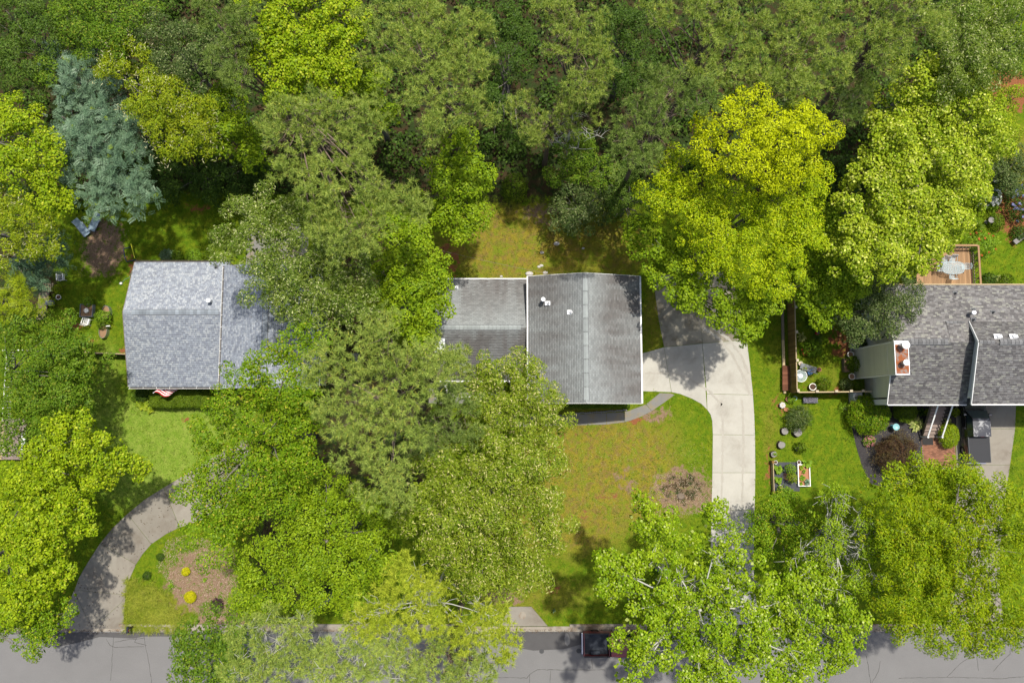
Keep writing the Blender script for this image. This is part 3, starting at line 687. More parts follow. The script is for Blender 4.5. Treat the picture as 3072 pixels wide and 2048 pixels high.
# front porch posts and deck below the low wing
pc = W(1400, 1165, 0.4); MB().box((pc.x, MBt - .75, .2), (6.6, 2.2, .4)).build('porch_floor', MAT['concrete_walk'], hm)
for px, py in ((1339, 1160), (1400, 1190), (1500, 1190)):
    q = W(px, py, 1.6); MB().box((q.x, q.y, 1.5), (.14, .14, 2.5)).build('porch_post', MAT['white_paint'], hm)
q = W(1339, 1158, 2.8); MB().box((q.x, q.y + .1, 2.78), (.16, 1.6, .14)).build('porch_beam', MAT['white_paint'], hm)
q = W(1400, 1190, 1.0); MB().box((q.x + .2, q.y, 1.0), (1.6, .08, .08)).build('porch_rail', MAT['white_paint'], hm)
for x_ in (3.2, 6.0, 8.8): window(hm, (x_, NB + .45, 2.6), 1.4, 1.2, 'y-')
window(hm, (-4.0, MBt + .45, 1.6), 1.6, 1.2, 'y-'); window(hm, (-3.0, MT - .45, 1.6), 1.4, 1.1, 'y+'); window(hm, (5.9, NT - .45, 2.6), 2.0, 1.2, 'y+')
gd = MB().box((N1 - .44, 4.3, 1.15), (.05, 3.2, 2.2)).build('garage_door', MAT['white_paint'], hm)
for i in range(4): MB().box((N1 - .41, 4.3, .35 + .53 * i), (.012, 3.1, .47)).build('panel', MAT['white_metal'], gd)

# ---- right house
hr = thing('house', 'two-storey house with dashed grey shingles and rusty-topped siding chimney at the right edge', 'house', (38, 6, 0))
def cgrey(u, v, R):
    k = R.random(); b = np.array((0.172, 0.164, 0.158))
    if k > .86: b = np.array((0.245, 0.242, 0.212))
    elif k < .28: b = np.array((0.118, 0.112, 0.110))
    elif k < .42: b = np.array((0.205, 0.200, 0.194))
    s_ = 0.5 + 0.5 * math.sin(u * 31 + v * 3) * math.sin(u * 11 + 2)
    return b * R.uniform(.92, 1.08) * (1 - .16 * s_ * (1 - v))
R0, R1, RB, RT, RRy, Rze, Rzr = 30.6, 47.0, 1.0, 10.87, 5.97, 4.7, 6.3
gable_walls(hr, R0, R1, RB + .2, RT, Rze, 'x', RRy, Rzr, MAT['siding'], .42)
XS = 37.0
s = slope(hr, (R0, RB, Rze), (XS, RB, Rze), (R0, RRy, Rzr), (XS, RRy, Rzr)); shingles(s, (R0, RB, Rze), (XS, RB, Rze), (R0, RRy, Rzr), (XS, RRy, Rzr), 0.14, 0.27, MAT['roof_tan'], cgrey, .35, 21)
s = slope(hr, (R1, RT, Rze), (R0, RT, Rze), (R1, RRy, Rzr), (R0, RRy, Rzr)); shingles(s, (R1, RT, Rze), (R0, RT, Rze), (R1, RRy, Rzr), (R0, RRy, Rzr), 0.14, 0.27, MAT['roof_tan'], cgrey, .35, 22)
ridge(hr, (31.3, RRy, Rzr), (35.1, RRy, Rzr), 0.2, 0.06, 0.07, MAT['cap_dark'])
# cricket and small valley shelf left of the raised wing
ridge(hr, (35.1, 7.55, 5.83), (36.8, 7.55, 5.83), 0.16, 0.055, 0.03, MAT['cap_dark'])
MB().slab([(35.1, 5.9, 6.335), (37.0, 5.9, 6.335), (37.0, 7.5, 5.86), (35.1, 7.5, 5.86)], .06).build('saddle', MAT['roof_deck'], hr)
shingles(s, (37.0, 7.5, 5.86), (35.1, 7.5, 5.86), (37.0, 5.92, 6.335), (35.1, 5.92, 6.335), .14, .27, MAT['roof_tan'], cgrey, .35, 25)
K0, KZe, KRy, KZr, KMy, KMz = 36.62, 6.0, 5.85, 7.4, 7.65, 5.80
s = slope(hr, (K0, RB, KZe), (R1, RB, KZe), (K0, KRy, KZr), (R1, KRy, KZr)); shingles(s, (K0, RB, KZe), (R1, RB, KZe), (K0, KRy, KZr), (R1, KRy, KZr), 0.14, 0.27, MAT['roof_tan'], cgrey, .35, 23)
s = slope(hr, (R1, KMy, KMz), (K0 + .35, KMy, KMz), (R1, KRy, KZr), (K0, KRy, KZr)); shingles(s, (R1, KMy, KMz), (K0 + .35, KMy, KMz), (R1, KRy, KZr), (K0, KRy, KZr), 0.14, 0.27, MAT['roof_tan'], cgrey, .35, 24)
ridge(hr, (38.3, KRy, KZr), (46.9, KRy, KZr), 0.2, 0.06, 0.07, MAT['cap_dark']); ridge(hr, (K0 + .1, KRy, KZr + .01), (38.2, KRy, KZr + .01), 0.15, 0.05, 0.012, MAT['cap_dark'])
prof = [(RB + 1.2, 0), (KMy, 0), (KMy, KMz - .12), (KRy, KZr - .14), (RB + 1.2, KZe + .2)]
A = [(XS + .02, p_[0], p_[1]) for p_ in prof]; B = [(R1 - .4, p_[0], p_[1]) for p_ in prof]; m = MB()
m._add(A + B, [tuple(range(5)), tuple(range(9, 4, -1))] + [(i, i + 5, (i + 1) % 5 + 5, (i + 1) % 5) for i in range(5)]); m.build('wing_wall', MAT['siding_grey'], hr)
fascia(hr, (K0, RB, KZe), (K0, KRy, KZr), MAT['siding_grey'], .05, .18, -.06); fascia(hr, (K0, KRy, KZr), (K0 + .35, KMy, KMz), MAT['siding_grey'], .05, .18, -.06)
MB().slab([(K0 + .03, RB + .02, KZe - .12), (XS + .02, RB + .02, KZe - .12), (XS + .02, KRy, KZr - .12), (K0 + .03, KRy, KZr - .12)], .03).build('soffit', MAT['siding_grey'], hr)
fascia(hr, (R0, RB - .03, Rze), (XS, RB - .03, Rze), MAT['white_paint'], .09); fascia(hr, (K0, RB - .03, KZe), (R1, RB - .03, KZe), MAT['white_paint'], .09)
fascia(hr, (R0, RT + .03, Rze), (R1, RT + .03, Rze), MAT['wood_pale'], .09); fascia(hr, (R0 - .03, RB, Rze), (R0 - .03, RRy, Rzr), MAT['white_paint'], .05, .14, -.05); fascia(hr, (R0 - .03, RT, Rze), (R0 - .03, RRy, Rzr), MAT['white_paint'], .05, .14, -.05)
# lap siding boards on the west wall and on the chimney chase
def laps(parent, x, y0, y1, z0, z1, ex=0.115):
    V = []; F = []; n = int((z1 - z0) / ex)
    for i in range(n):
        a_, b_ = z0 + i * ex, z0 + (i + 1) * ex; k = len(V)
        V += [(x - .020, y0, a_), (x - .020, y1, a_), (x - .004, y1, b_), (x - .004, y0, b_), (x, y0, a_), (x, y1, a_)]; F += [(k, k + 3, k + 2, k + 1), (k + 4, k, k + 1, k + 5)]
    np_mesh('siding_boards', V, F, MAT['siding'], parent, 'stuff')
laps(hr, 31.02, 1.62, 10.45, 0.1, 4.62)
ck = MB().box((30.62, 4.62, 3.6), (0.96, 2.56, 7.2)).build('chimney', MAT['siding'], hr)
laps(ck, 30.14, 3.34, 5.90, 0.05, 7.15); MB().box((30.12, 4.62, 6.0), (.02, 2.5, .012)).build('trim', MAT['siding'], ck)
for y_ in (3.33, 5.91): MB().box((30.10, y_, 3.6), (.06, .09, 7.18)).build('corner_board', MAT['siding'], ck)
MB().box((30.64, 4.62, 7.22), (1.12, 2.68, .05)).build('cap_flange', MAT['white_metal'], ck)
cc = MB().box((30.64, 4.52, 7.262), (1.0, 2.28, .03)).build('chimney_cap', MAT['rust'], ck)
for y_, r_, h_ in ((5.55, .30, .62), (4.20, .24, .55)):
    f_ = MB().lathe((30.62, y_, 7.275), [(r_ * .8, 0), (r_ * .8, h_)], 20).build('flue', MAT['galvanised'], cc)
    MB().lathe((30.62, y_, 7.275 + h_), [(r_ * .95, 0), (r_ * 1.02, .03), (r_, .12), (r_ * .2, .16)], 20).build('rain_cap', MAT['white_metal'], f_)
for px, py, z, k in ((2868, 879, 4.95, 'dark'), (2910, 940, 5.55, 'flue'), (2923, 929, 5.4, 'dark'), (2982, 936, 5.5, 'dark'), (2923, 958, 5.75, 'dark'), (3000, 1009, 7.1, 'box'), (3047, 1009, 7.1, 'box')):
    q = W(px, py, z + .15); plumbing(hr, q.x, q.y, z - .02, k)
MB().box((32.0, 1.25, 2.3), (2.0, .45, 4.5)).build('wall_return', MAT['siding'], hr)
window(hr, (34.0, RB + .62, 3.2), 1.6, 1.2, 'y-')
gd = MB().box((42.2, RB + 1.17, 1.2), (4.6, .05, 2.3)).build('garage_door', MAT['white_paint'], hr)
for i in range(4): MB().box((42.2, RB + 1.135, .38 + .55 * i), (4.5, .012, .48)).build('panel', MAT['white_metal'], gd)

# ------------------------------------------------------------------ foliage
leafmat('leaf_maple', (0.125, 0.222, 0.006), (0.245, 0.335, 0.010))
leafmat('leaf_maple_pale', (0.165, 0.260, 0.006), (0.385, 0.450, 0.025), c3=(0.56, 0.59, 0.13), pc3=0.10)
leafmat('leaf_gold', (0.275, 0.335, 0.003), (0.500, 0.545, 0.004))
leafmat('leaf_lime', (0.150, 0.250, 0.004), (0.300, 0.380, 0.009), c3=(0.42, 0.45, 0.03), pc3=0.06)
leafmat('leaf_limegold', (0.195, 0.300, 0.003), (0.385, 0.455, 0.006), c3=(0.48, 0.50, 0.012), pc3=0.07)
leafmat('leaf_sycamore', (0.130, 0.235, 0.004), (0.270, 0.365, 0.010), c3=(0.42, 0.48, 0.13), pc3=0.07)
leafmat('leaf_olive', (0.128, 0.218, 0.002), (0.262, 0.330, 0.004), c3=(0.34, 0.32, 0.012), pc3=0.05)
leafmat('leaf_oak', (0.066, 0.140, 0.006), (0.145, 0.230, 0.014), c3=(0.24, 0.27, 0.03), pc3=0.07)
leafmat('leaf_water_oak', (0.090, 0.185, 0.004), (0.205, 0.300, 0.008), c3=(0.34, 0.32, 0.03), pc3=0.07)
leafmat('leaf_willow_oak', (0.085, 0.150, 0.012), (0.190, 0.250, 0.032), c3=(0.44, 0.47, 0.20), pc3=0.13)
leafmat('leaf_willow_tan', (0.115, 0.190, 0.007), (0.255, 0.315, 0.022), c3=(0.50, 0.47, 0.18), pc3=0.12)
leafmat('leaf_blue', (0.075, 0.143, 0.0748), (0.149, 0.231, 0.1298), trans=0.2, tcol=(1.1, 1.2, .7), spec=.35)
leafmat('leaf_bluedark', (0.054, 0.108, 0.0576), (0.102, 0.168, 0.0900), trans=0.2, tcol=(1.1, 1.2, .7))
leafmat('leaf_newgrowth', (0.231, 0.347, 0.0116), (0.336, 0.420, 0.0173))
leafmat('leaf_chestnut', (0.135, 0.210, 0.006), (0.280, 0.325, 0.010))
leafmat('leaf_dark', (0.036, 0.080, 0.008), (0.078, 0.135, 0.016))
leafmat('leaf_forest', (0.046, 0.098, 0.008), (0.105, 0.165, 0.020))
leafmat('leaf_holly', (0.048, 0.088, 0.018), (0.118, 0.160, 0.042), c3=(0.24, 0.27, .11), pc3=.12)
leafmat('leaf_box', (0.072, 0.132, 0.0053), (0.138, 0.198, 0.0092))
leafmat('leaf_hosta', (0.168, 0.252, 0.0116), (0.273, 0.326, 0.0173))
leafmat('leaf_hosta_cream', (0.154, 0.220, 0.0330), (0.440, 0.440, 0.1540))
leafmat('leaf_veg', (0.120, 0.240, 0.0132), (0.216, 0.324, 0.0198))
leafmat('leaf_yellow', (0.440, 0.430, 0.0033), (0.560, 0.520, 0.0055), trans=.2)
leafmat('leaf_purple', (0.036, 0.017, 0.0264), (0.074, 0.034, 0.0480), trans=.15, tcol=(1.2, .7, .8))
leafmat('leaf_redmaple', (0.072, 0.029, 0.0192), (0.102, 0.084, 0.0264), trans=.2, tcol=(1.2, .8, .5))
leafmat('petal_white', (0.62, 0.64, 0.50), (0.74, 0.74, 0.68), trans=.15, tcol=(1, 1, 1))
leafmat('petal_cream', (0.38, 0.37, 0.17), (0.52, 0.50, 0.28), trans=.15, tcol=(1, 1, .8))
leafmat('petal_blue', (0.10, 0.12, 0.24), (0.20, 0.20, 0.33), trans=.15, tcol=(1, 1, 1))
leafmat('petal_pink', (0.52, 0.13, 0.20), (0.60, 0.26, 0.30), trans=.15, tcol=(1, 1, 1))
leafmat('petal_red', (0.42, 0.02, 0.03), (0.48, 0.05, 0.04), trans=.15, tcol=(1, 1, 1))
leafmat('petal_orange', (0.38, 0.08, 0.02), (0.42, 0.11, 0.03), trans=.15, tcol=(1, 1, 1))
leafmat('needle', (0.205, 0.295, 0.050), (0.400, 0.475, 0.105), trans=.3, c3=(0.58, 0.54, 0.10), pc3=.05, nscale=.8)
leafmat('needle_dim', (0.135, 0.215, 0.040), (0.280, 0.355, 0.085), trans=.3, nscale=.8)
leafmat('needle_lime', (0.290, 0.370, 0.022), (0.470, 0.520, 0.050), trans=.3, c3=(0.56, 0.54, 0.06), pc3=.06)
leafmat('candle', (0.50, 0.44, 0.05), (0.58, 0.50, 0.10), trans=.1)
leafmat('grass', (0.16, 0.215, 0.012), (0.31, 0.325, 0.040), trans=.25)

def unit(v): return v / np.maximum(np.linalg.norm(v, axis=-1, keepdims=True), 1e-9)
def leaves(P, N, L, Wd, R, cup=0.18):
    """diamond leaves at P facing N: four corners, slightly cupped"""
    n = len(P); t_ = unit(np.cross(N, R.normal(size=(n, 3)))); b_ = np.cross(N, t_)
    L = (L * R.uniform(.7, 1.3, n))[:, None]; w = L * (Wd)
    V = np.stack([P - t_ * L * .5, P + b_ * w * .5 + N * w * cup, P + t_ * L * .5 - N * L * .08, P - b_ * w * .5 + N * w * cup], 1)
    return V.reshape(-1, 3), (np.arange(n * 4).reshape(-1, 4))
def fronds(P, D, L, R, pairs=6, lw=0.30):
    """feathery compound leaves: leaflets in pairs along a stalk from P in direction D"""
    n = len(P); up = unit(np.array([0, 0, 1.0]) + R.normal(scale=.35, size=(n, 3))); s = unit(np.cross(D, up)); nn = np.cross(s, D)
    VV = []
    L = L * R.uniform(.75, 1.25, n)
    for i in range(pairs):
        f = (i + .6) / pairs; c = P + D * (L * f)[:, None] - np.array([0, 0, 1.0]) * (L * f * f * .28)[:, None]
        ll = (L * lw * (1 - .45 * abs(f - .45)))[:, None]
        for q in (-1, 1):
            d = unit(s * q + D * .55); e = np.cross(nn, d)
            a = c; VV.append(np.stack([a, a + d * ll * .5 + e * ll * .17, a + d * ll, a + d * ll * .5 - e * ll * .17], 1))
    V = np.concatenate(VV, 0).reshape(-1, 3); return V, np.arange(len(V)).reshape(-1, 4)
def tufts(P, D, nn, L, w, R):
    """needle tufts: nn thin needles fanning out of each twig tip"""
    n = len(P); d = unit(np.repeat(D, nn, 0) * .75 + R.normal(size=(n * nn, 3)) * .68 + np.array([0, 0, .15])); p = np.repeat(P, nn, 0)
    s = unit(np.cross(d, R.normal(size=d.shape))); l = (L * R.uniform(.7, 1.2, n * nn))[:, None]
    V = np.stack([p + d * l * .06 - s * w, p + d * l * .06 + s * w, p + d * l], 1).reshape(-1, 3)
    return V, np.arange(n * nn * 3).reshape(-1, 3)
def lobe_clumps(lobes, R, dens, flat=0.62, sep=0.0):
    """lobes: (x,y,z,r); returns clump centres spread over each lobe's dome (kept apart by sep), and the outward direction"""
    Pc = []; Dc = []; cells = {}
    for (x, y, z, r) in lobes:
        n = max(6, int(dens * r * r)); ph = R.uniform(0, 6.28, 3); z = z + R.uniform(-.42, .35) * r; got = 0
        for _ in range(n * 3):
            if got >= n: break
            a = R.uniform(0, 2 * pi); u = math.sqrt(R.random()); stray = R.random() < .14; h = math.sqrt(max(0, 1 - u * u))
            edge = 1 + .13 * sin(3 * a + ph[0]) + .10 * sin(5 * a + ph[1]) + .07 * sin(9 * a + ph[2]); rr = (u if not stray else R.uniform(.95, 1.32)) * r * edge * .93
            p_ = (x + rr * cos(a), y + rr * sin(a), z + flat * r * ((h if not stray else .12) - .45) + R.normal() * .16)
            if sep:
                ki, kj = int(p_[0] // 1.0), int(p_[1] // 1.0); ok = True
                for i in (-1, 0, 1):
                    for j in (-1, 0, 1):
                        for q in cells.get((ki + i, kj + j), ()):
                            if (q[0] - p_[0]) ** 2 + (q[1] - p_[1]) ** 2 + .35 * (q[2] - p_[2]) ** 2 < sep * sep: ok = False
                if not ok: continue
                cells.setdefault((ki, kj), []).append(p_)
            got += 1; Pc.append(p_); Dc.append((cos(a) * u, sin(a) * u, h + .25))
    return np.array(Pc), unit(np.array(Dc))
def limbs(base, top_z, ends, r0, R, n=5, twig=None, bow=.12):
    """trunk with tapered limbs rising to the ends"""
    m = MB(); b = Vector(base); k = 6
    cen = np.mean([e[:2] for e in ends], 0) if len(ends) else (b.x, b.y)
    tip = Vector((b.x * .6 + cen[0] * .4, b.y * .6 + cen[1] * .4, top_z))
    path = [b.lerp(tip, i / k) + Vector((R.uniform(-1, 1) * .12, R.uniform(-1, 1) * .12, 0)) * (1 if 0 < i else 0) for i in range(k + 1)]
    m.tube(path, [r0 * (1.25 if i == 0 else 1 - .72 * i / k) for i in range(k + 1)], 8)
    for e in ends:
        e = Vector(e); f = R.uniform(.42, .95); s = path[0].lerp(path[-1], f)
        if s.z > e.z - .3: s = path[0].lerp(path[-1], max(.25, (e.z - 1.5 - b.z) / max(top_z - b.z, 1)))
        mid = s.lerp(e, .5) + Vector((0, 0, (e - s).length * bow)) + Vector((R.normal(), R.normal(), 0)) * .15
        rr = r0 * .34 * (1 - .5 * f) + .02
        pts = [s, s.lerp(mid, .55) + Vector((R.normal(), R.normal(), R.normal())) * .06, mid, mid.lerp(e, .5) + Vector((R.normal(), R.normal(), R.normal())) * .08, e]
        m.tube(pts, [rr, rr * .8, rr * .6, rr * .4, rr * .16], n)
        if twig:
            for _ in range(twig):
                g = R.uniform(.35, 1); q = mid.lerp(e, g) if g < 1 else e; d = Vector((R.normal(), R.normal(), abs(R.normal()) * .7 + .1)).normalized()
                l = R.uniform(.5, 1.3); q2 = q + d * l * .55; q3 = q2 + (d + Vector((R.normal(), R.normal(), R.normal())) * .45).normalized() * l * .45
                m.tube([q, q2, q3], [.022, .016, .006], 4)
                if R.random() < .6:
                    q4 = q2 + (d + Vector((R.normal(), R.normal(), R.normal())) * .8).normalized() * l * .4; m.tube([q2, q4], [.012, .005], 3)
    return m
SPEC = { # leaf length, width ratio, leaves per clump, clump radius, clumps per m2 of lobe
    'maple': dict(L=.170, w=.85, n=158, cr=.60, cd=3.9), 'syc': dict(L=.160, w=.85, n=122, cr=.50, cd=3.9), 'oak': dict(L=.168, w=.58, n=168, cr=.60, cd=3.9),
    'willow': dict(L=.205, w=.30, n=215, cr=.60, cd=3.9), 'small': dict(L=.150, w=.55, n=182, cr=.55, cd=4.2), 'fine': dict(L=.19, w=.38, n=172, cr=.55, cd=4.2)}
NT = [0]
def tree(name, label, cat, ht, lobes, leaf, mat, bark='bark_oak', base=None, r0=.24, dens=1.0, drop=.30, twig=None, bow=.12, group=None, nlimb=14, flowers=None, gap=0.0, flat=1.15, bp=None):
    """lobes in photo px (x, y, r); the crown is lifted to ht and its outer lobes hang lower"""
    NT[0] += 1; R = np.random.default_rng(100 + NT[0])
    A = np.array([(q[0], q[1]) for q in lobes], float); rw = np.array([q[2] for q in lobes], float)
    c0 = (A * rw[:, None] ** 2).sum(0) / (rw ** 2).sum(); L3 = []
    for q in lobes:
        dist = math.hypot(q[0] - c0[0], q[1] - c0[1]); z = ht
        for _ in range(2):
            t_ = mpp(q[0], q[1], z); z = max(ht - .6 * q[2] * t_ - drop * dist * t_ + (q[3] if len(q) > 3 else 0), 1.2)
        p_ = W(q[0], q[1], z); L3.append((p_.x, p_.y, z, q[2] * mpp(q[0], q[1], z)))
    L3n = np.array(L3); w2 = L3n[:, 3] ** 2
    b = Vector((float((L3n[:, 0] * w2).sum() / w2.sum()), float((L3n[:, 1] * w2).sum() / w2.sum()), 0)) if base is None else Vector((base[0], base[1], 0))
    if bp is not None: b = W(*bp)
    root = thing(name, label, cat, b, 0, group)
    sp = SPEC.get(leaf, SPEC['oak'])
    zmax = max(q[2] for q in L3)
    if leaf in ('pine',):
        Pc, Dc = lobe_clumps([(q[0], q[1], q[2], q[3] * .92) for q in L3], R, 3.6 * dens, 1.15, .50)
        ends = [Pc[i] - Dc[i] * .2 for i in R.choice(len(Pc), min(len(Pc), nlimb * 2), replace=False)]
        limbs(b, zmax, ends, r0, R, 5, twig if twig is not None else 3, .05).build('trunk', MAT[bark], root, smooth=True)
        nt = 13; cr = .54
        P = np.repeat(Pc, nt, 0) + unit(R.normal(size=(len(Pc) * nt, 3))) * (cr * R.uniform(.35, 1.15, (len(Pc) * nt, 1))) * np.array([1, 1, .6])
        D = unit(P - np.repeat(Pc, nt, 0) + np.array([0, 0, .35]))
        V, F = tufts(P, D, 30, .34, .0165, R); np_mesh('crown', V, F, MAT[mat], root)
        k = R.random(len(P)) < .10; n_ = k.sum()
        V, F = leaves(P[k] + D[k] * .06, unit(R.normal(size=(n_, 3)) + np.array([0, 0, 1.2])), .17, .16, R); np_mesh('candles', V, F, MAT['candle'], root, 'stuff')
        return root
    if leaf == 'frond':
        Pc, Dc = lobe_clumps(L3, R, 3.6 * dens, .8, .45)
        ends = [Pc[i] - np.array([0, 0, .5]) for i in R.choice(len(Pc), min(len(Pc), nlimb), replace=False)]
        limbs(b, zmax, ends, r0, R, 6).build('trunk', MAT[bark], root, smooth=True)
        nf = 17; P = np.repeat(Pc, nf, 0) + R.normal(scale=.22, size=(len(Pc) * nf, 3)); a = R.uniform(0, 2 * pi, len(P))
        D = unit(np.stack([np.cos(a), np.sin(a), R.uniform(-.1, .45, len(P))], 1) + np.repeat(Dc, nf, 0) * .35)
        V, F = fronds(P, D, .56, R, 6, .36); np_mesh('crown', V, F, MAT[mat], root)
        if flowers:
            k = R.choice(len(Pc), int(len(Pc) * .22), replace=False); P2 = np.repeat(Pc[k] + Dc[k] * .25, 7, 0); a = R.uniform(0, 6.28, len(P2))
            V, F = fronds(P2, unit(np.stack([np.cos(a), np.sin(a), .9 + 0 * a], 1)), .24, R, 4, .42); np_mesh('new_growth', V, F, MAT[flowers], root, 'stuff')
        return root
    Pc, Dc = lobe_clumps(L3, R, sp['cd'] * dens, flat, sp['cr'] * .92)
    if gap:
        keep = R.random(len(Pc)) > gap; Pc, Dc = Pc[keep], Dc[keep]
    ends = [Pc[i] - Dc[i] * .15 for i in R.choice(len(Pc), min(len(Pc), nlimb), replace=False)]
    limbs(b, zmax - .5, ends, r0, R, 6 if not twig else 5, twig, bow).build('trunk', MAT[bark], root, smooth=True)
    n = sp['n']; rc = sp['cr'] * R.uniform(.65, 1.3, len(Pc)); cnt = np.maximum(8, (n * (rc / sp['cr']) ** 2 * 1.0).astype(int))
    idx = np.repeat(np.arange(len(Pc)), cnt); m_ = len(idx); d = unit(R.normal(size=(m_, 3))); d[:, 2] = np.where(R.random(m_) < .72, abs(d[:, 2]), d[:, 2])
    P = Pc[idx] + d * (rc[idx] * (.35 + .75 * R.uniform(0, 1, m_) ** .4))[:, None] * np.array([1, 1, .72])
    N = unit(d * .62 + Dc[idx] * .2 + np.array([0, 0, .38]) + R.normal(scale=.36, size=(m_, 3)))
    V, F = leaves(P, N, sp['L'], sp['w'], R)
    # sparser inner and lower leaves that close the view to the ground
    li = R.choice(len(L3), int(sum(q[3] ** 2 for q in L3) * 27 * min(dens, 1.0)), p=w2 / w2.sum()); Lb = L3n[li]; a = R.uniform(0, 6.28, len(li)); u = np.sqrt(R.random(len(li))) * .93
    P2 = np.stack([Lb[:, 0] + np.cos(a) * u * Lb[:, 3], Lb[:, 1] + np.sin(a) * u * Lb[:, 3], Lb[:, 2] - Lb[:, 3] * R.uniform(.5, 1.2, len(li)) - .5], 1)
    V2, F2 = leaves(P2, unit(R.normal(scale=.5, size=P2.shape) + np.array([0, 0, 1])), sp['L'] * 1.7, max(sp['w'], .55), R)
    np_mesh('crown', np.concatenate([V, V2]), np.concatenate([F, F2 + len(V)]), MAT[mat], root)
    if flowers:
        k = R.choice(len(Pc), int(len(Pc) * .55), replace=False); q = np.repeat(k, 16); P3 = Pc[q] + R.normal(scale=.38, size=(len(q), 3)) * np.array([1, 1, .4]) + Dc[q] * .42
        V, F = leaves(P3, unit(R.normal(scale=.6, size=P3.shape) + np.array([0, 0, 1])), .24, .16, R); np_mesh('catkins', V, F, MAT[flowers], root, 'stuff')
    return root
def shrub(name, label, cat, px, py, rpx, h, mat, L=.11, w=.55, lumps=9, dens=1.0, group=None, flower=None, nfl=30, fl=.12, sy=1.0, base_z=0.0, stem='bark_oak', rough=.22, parts=True):
    """rounded bush: leaves over an uneven dome on short stems"""
    NT[0] += 1; R = np.random.default_rng(500 + NT[0]); c = W(px, py, base_z + h * .55); r = rpx * mpp(px, py, h * .6)
    root = thing(name, label, cat, (c.x, c.y, base_z), 0, group)
    m = MB()
    for i in range(5):
        a = R.uniform(0, 6.28); q = Vector((cos(a) * r * .5, sin(a) * r * .5 * sy, h * .6)); m.tube([(c.x, c.y, base_z), (c.x + q.x * .4, c.y + q.y * .4, base_z + h * .35), (c.x + q.x, c.y + q.y, base_z + q.z)], [.03, .02, .008], 4)
    m.build('stem', MAT[stem], root)
    n = int(dens * 2.5 * pi * r * r / (L * L * w * .5)); n = max(60, min(n, 22000))
    d = unit(R.normal(size=(n, 3))); d[:, 2] = abs(d[:, 2]) * np.where(R.random(n) < .85, 1, -.4)
    ph = R.uniform(0, 6.28, 6); az = np.arctan2(d[:, 1], d[:, 0]); f = 1 + rough * .5 * (np.sin(lumps * .5 * az + ph[0]) * np.sin(3 * d[:, 2] * 2 + ph[1]) + .7 * np.sin(lumps * az + 5 * d[:, 2] + ph[2]) + .5 * np.sin(2 * az + ph[3]))
    f = f * R.uniform(.72, 1.06, n) ** .8
    P = np.stack([c.x + d[:, 0] * r * f, c.y + d[:, 1] * r * f * sy, base_z + h * .42 + d[:, 2] * h * .58 * f], 1); P[:, 2] = np.maximum(P[:, 2], base_z + .03)
    V, F = leaves(P, unit(d * .8 + R.normal(scale=.5, size=(n, 3)) + np.array([0, 0, .3])), L, w, R); np_mesh('foliage', V, F, MAT[mat], root)
    if flower:
        d = unit(R.normal(size=(nfl, 3))); d[:, 2] = abs(d[:, 2]) + .2; d = unit(d); Pf = np.stack([c.x + d[:, 0] * r * .98, c.y + d[:, 1] * r * .98 * sy, base_z + h * .45 + d[:, 2] * h * .6], 1)
        q = np.repeat(np.arange(nfl), 7); P3 = Pf[q] + R.normal(scale=fl * .33, size=(len(q), 3)); V, F = leaves(P3, unit(R.normal(scale=.5, size=P3.shape) + np.array([0, 0, 1])), fl, .9, R); np_mesh('flowers', V, F, MAT[flower], root, 'stuff')
    return root
def rosette(name, label, cat, px, py, rpx, mat, nl=26, h=.35, wr=.34, base_z=0.0, group=None, arch=.5, seg=3):
    """hosta, lily or grass clump: broad or strap leaves arching from the crown of the plant"""
    NT[0] += 1; R = np.random.default_rng(900 + NT[0]); c = W(px, py, base_z + h * .5); r = rpx * mpp(px, py, .3)
    root = thing(name, label, cat, (c.x, c.y, base_z), 0, group); V = []; F = []
    for i in range(nl):
        a = R.uniform(0, 6.28); l = r * R.uniform(.45, 1.05); d = np.array([cos(a), sin(a), 0]); s = np.array([-sin(a), cos(a), 0]); k = len(V); hh = h * R.uniform(.6, 1.2) * (1.4 - l / r * .6)
        for j in range(seg + 1):
            u = j / seg; wv = l * wr * .5 * (math.sin(pi * min(.98, u * .9 + .1)) ** .8) + .004; pz = base_z + .03 + hh * math.sin(min(1, u * 1.25) * pi * .5) * (1 - arch * u * u)
            q = np.array([c.x, c.y, 0]) + d * l * u; V += [q + s * wv + np.array([0, 0, pz + wv * .3]), q + np.array([0, 0, pz]), q - s * wv + np.array([0, 0, pz + wv * .3])]
        for j in range(seg):
            o_ = k + j * 3; F += [(o_, o_ + 1, o_ + 4, o_ + 3), (o_ + 1, o_ + 2, o_ + 5, o_ + 4)]
    np_mesh('leaves', np.array(V), np.array(F), MAT[mat], root)
    MB().lathe((c.x, c.y, base_z), [(.05, 0), (.04, h * .25), (.01, h * .4)], 6).build('crown', MAT['leaf_dark'], root)
    return root

# ------------------------------------------------------------------ trees (outlines surveyed in photo px, heights in metres)
T = tree
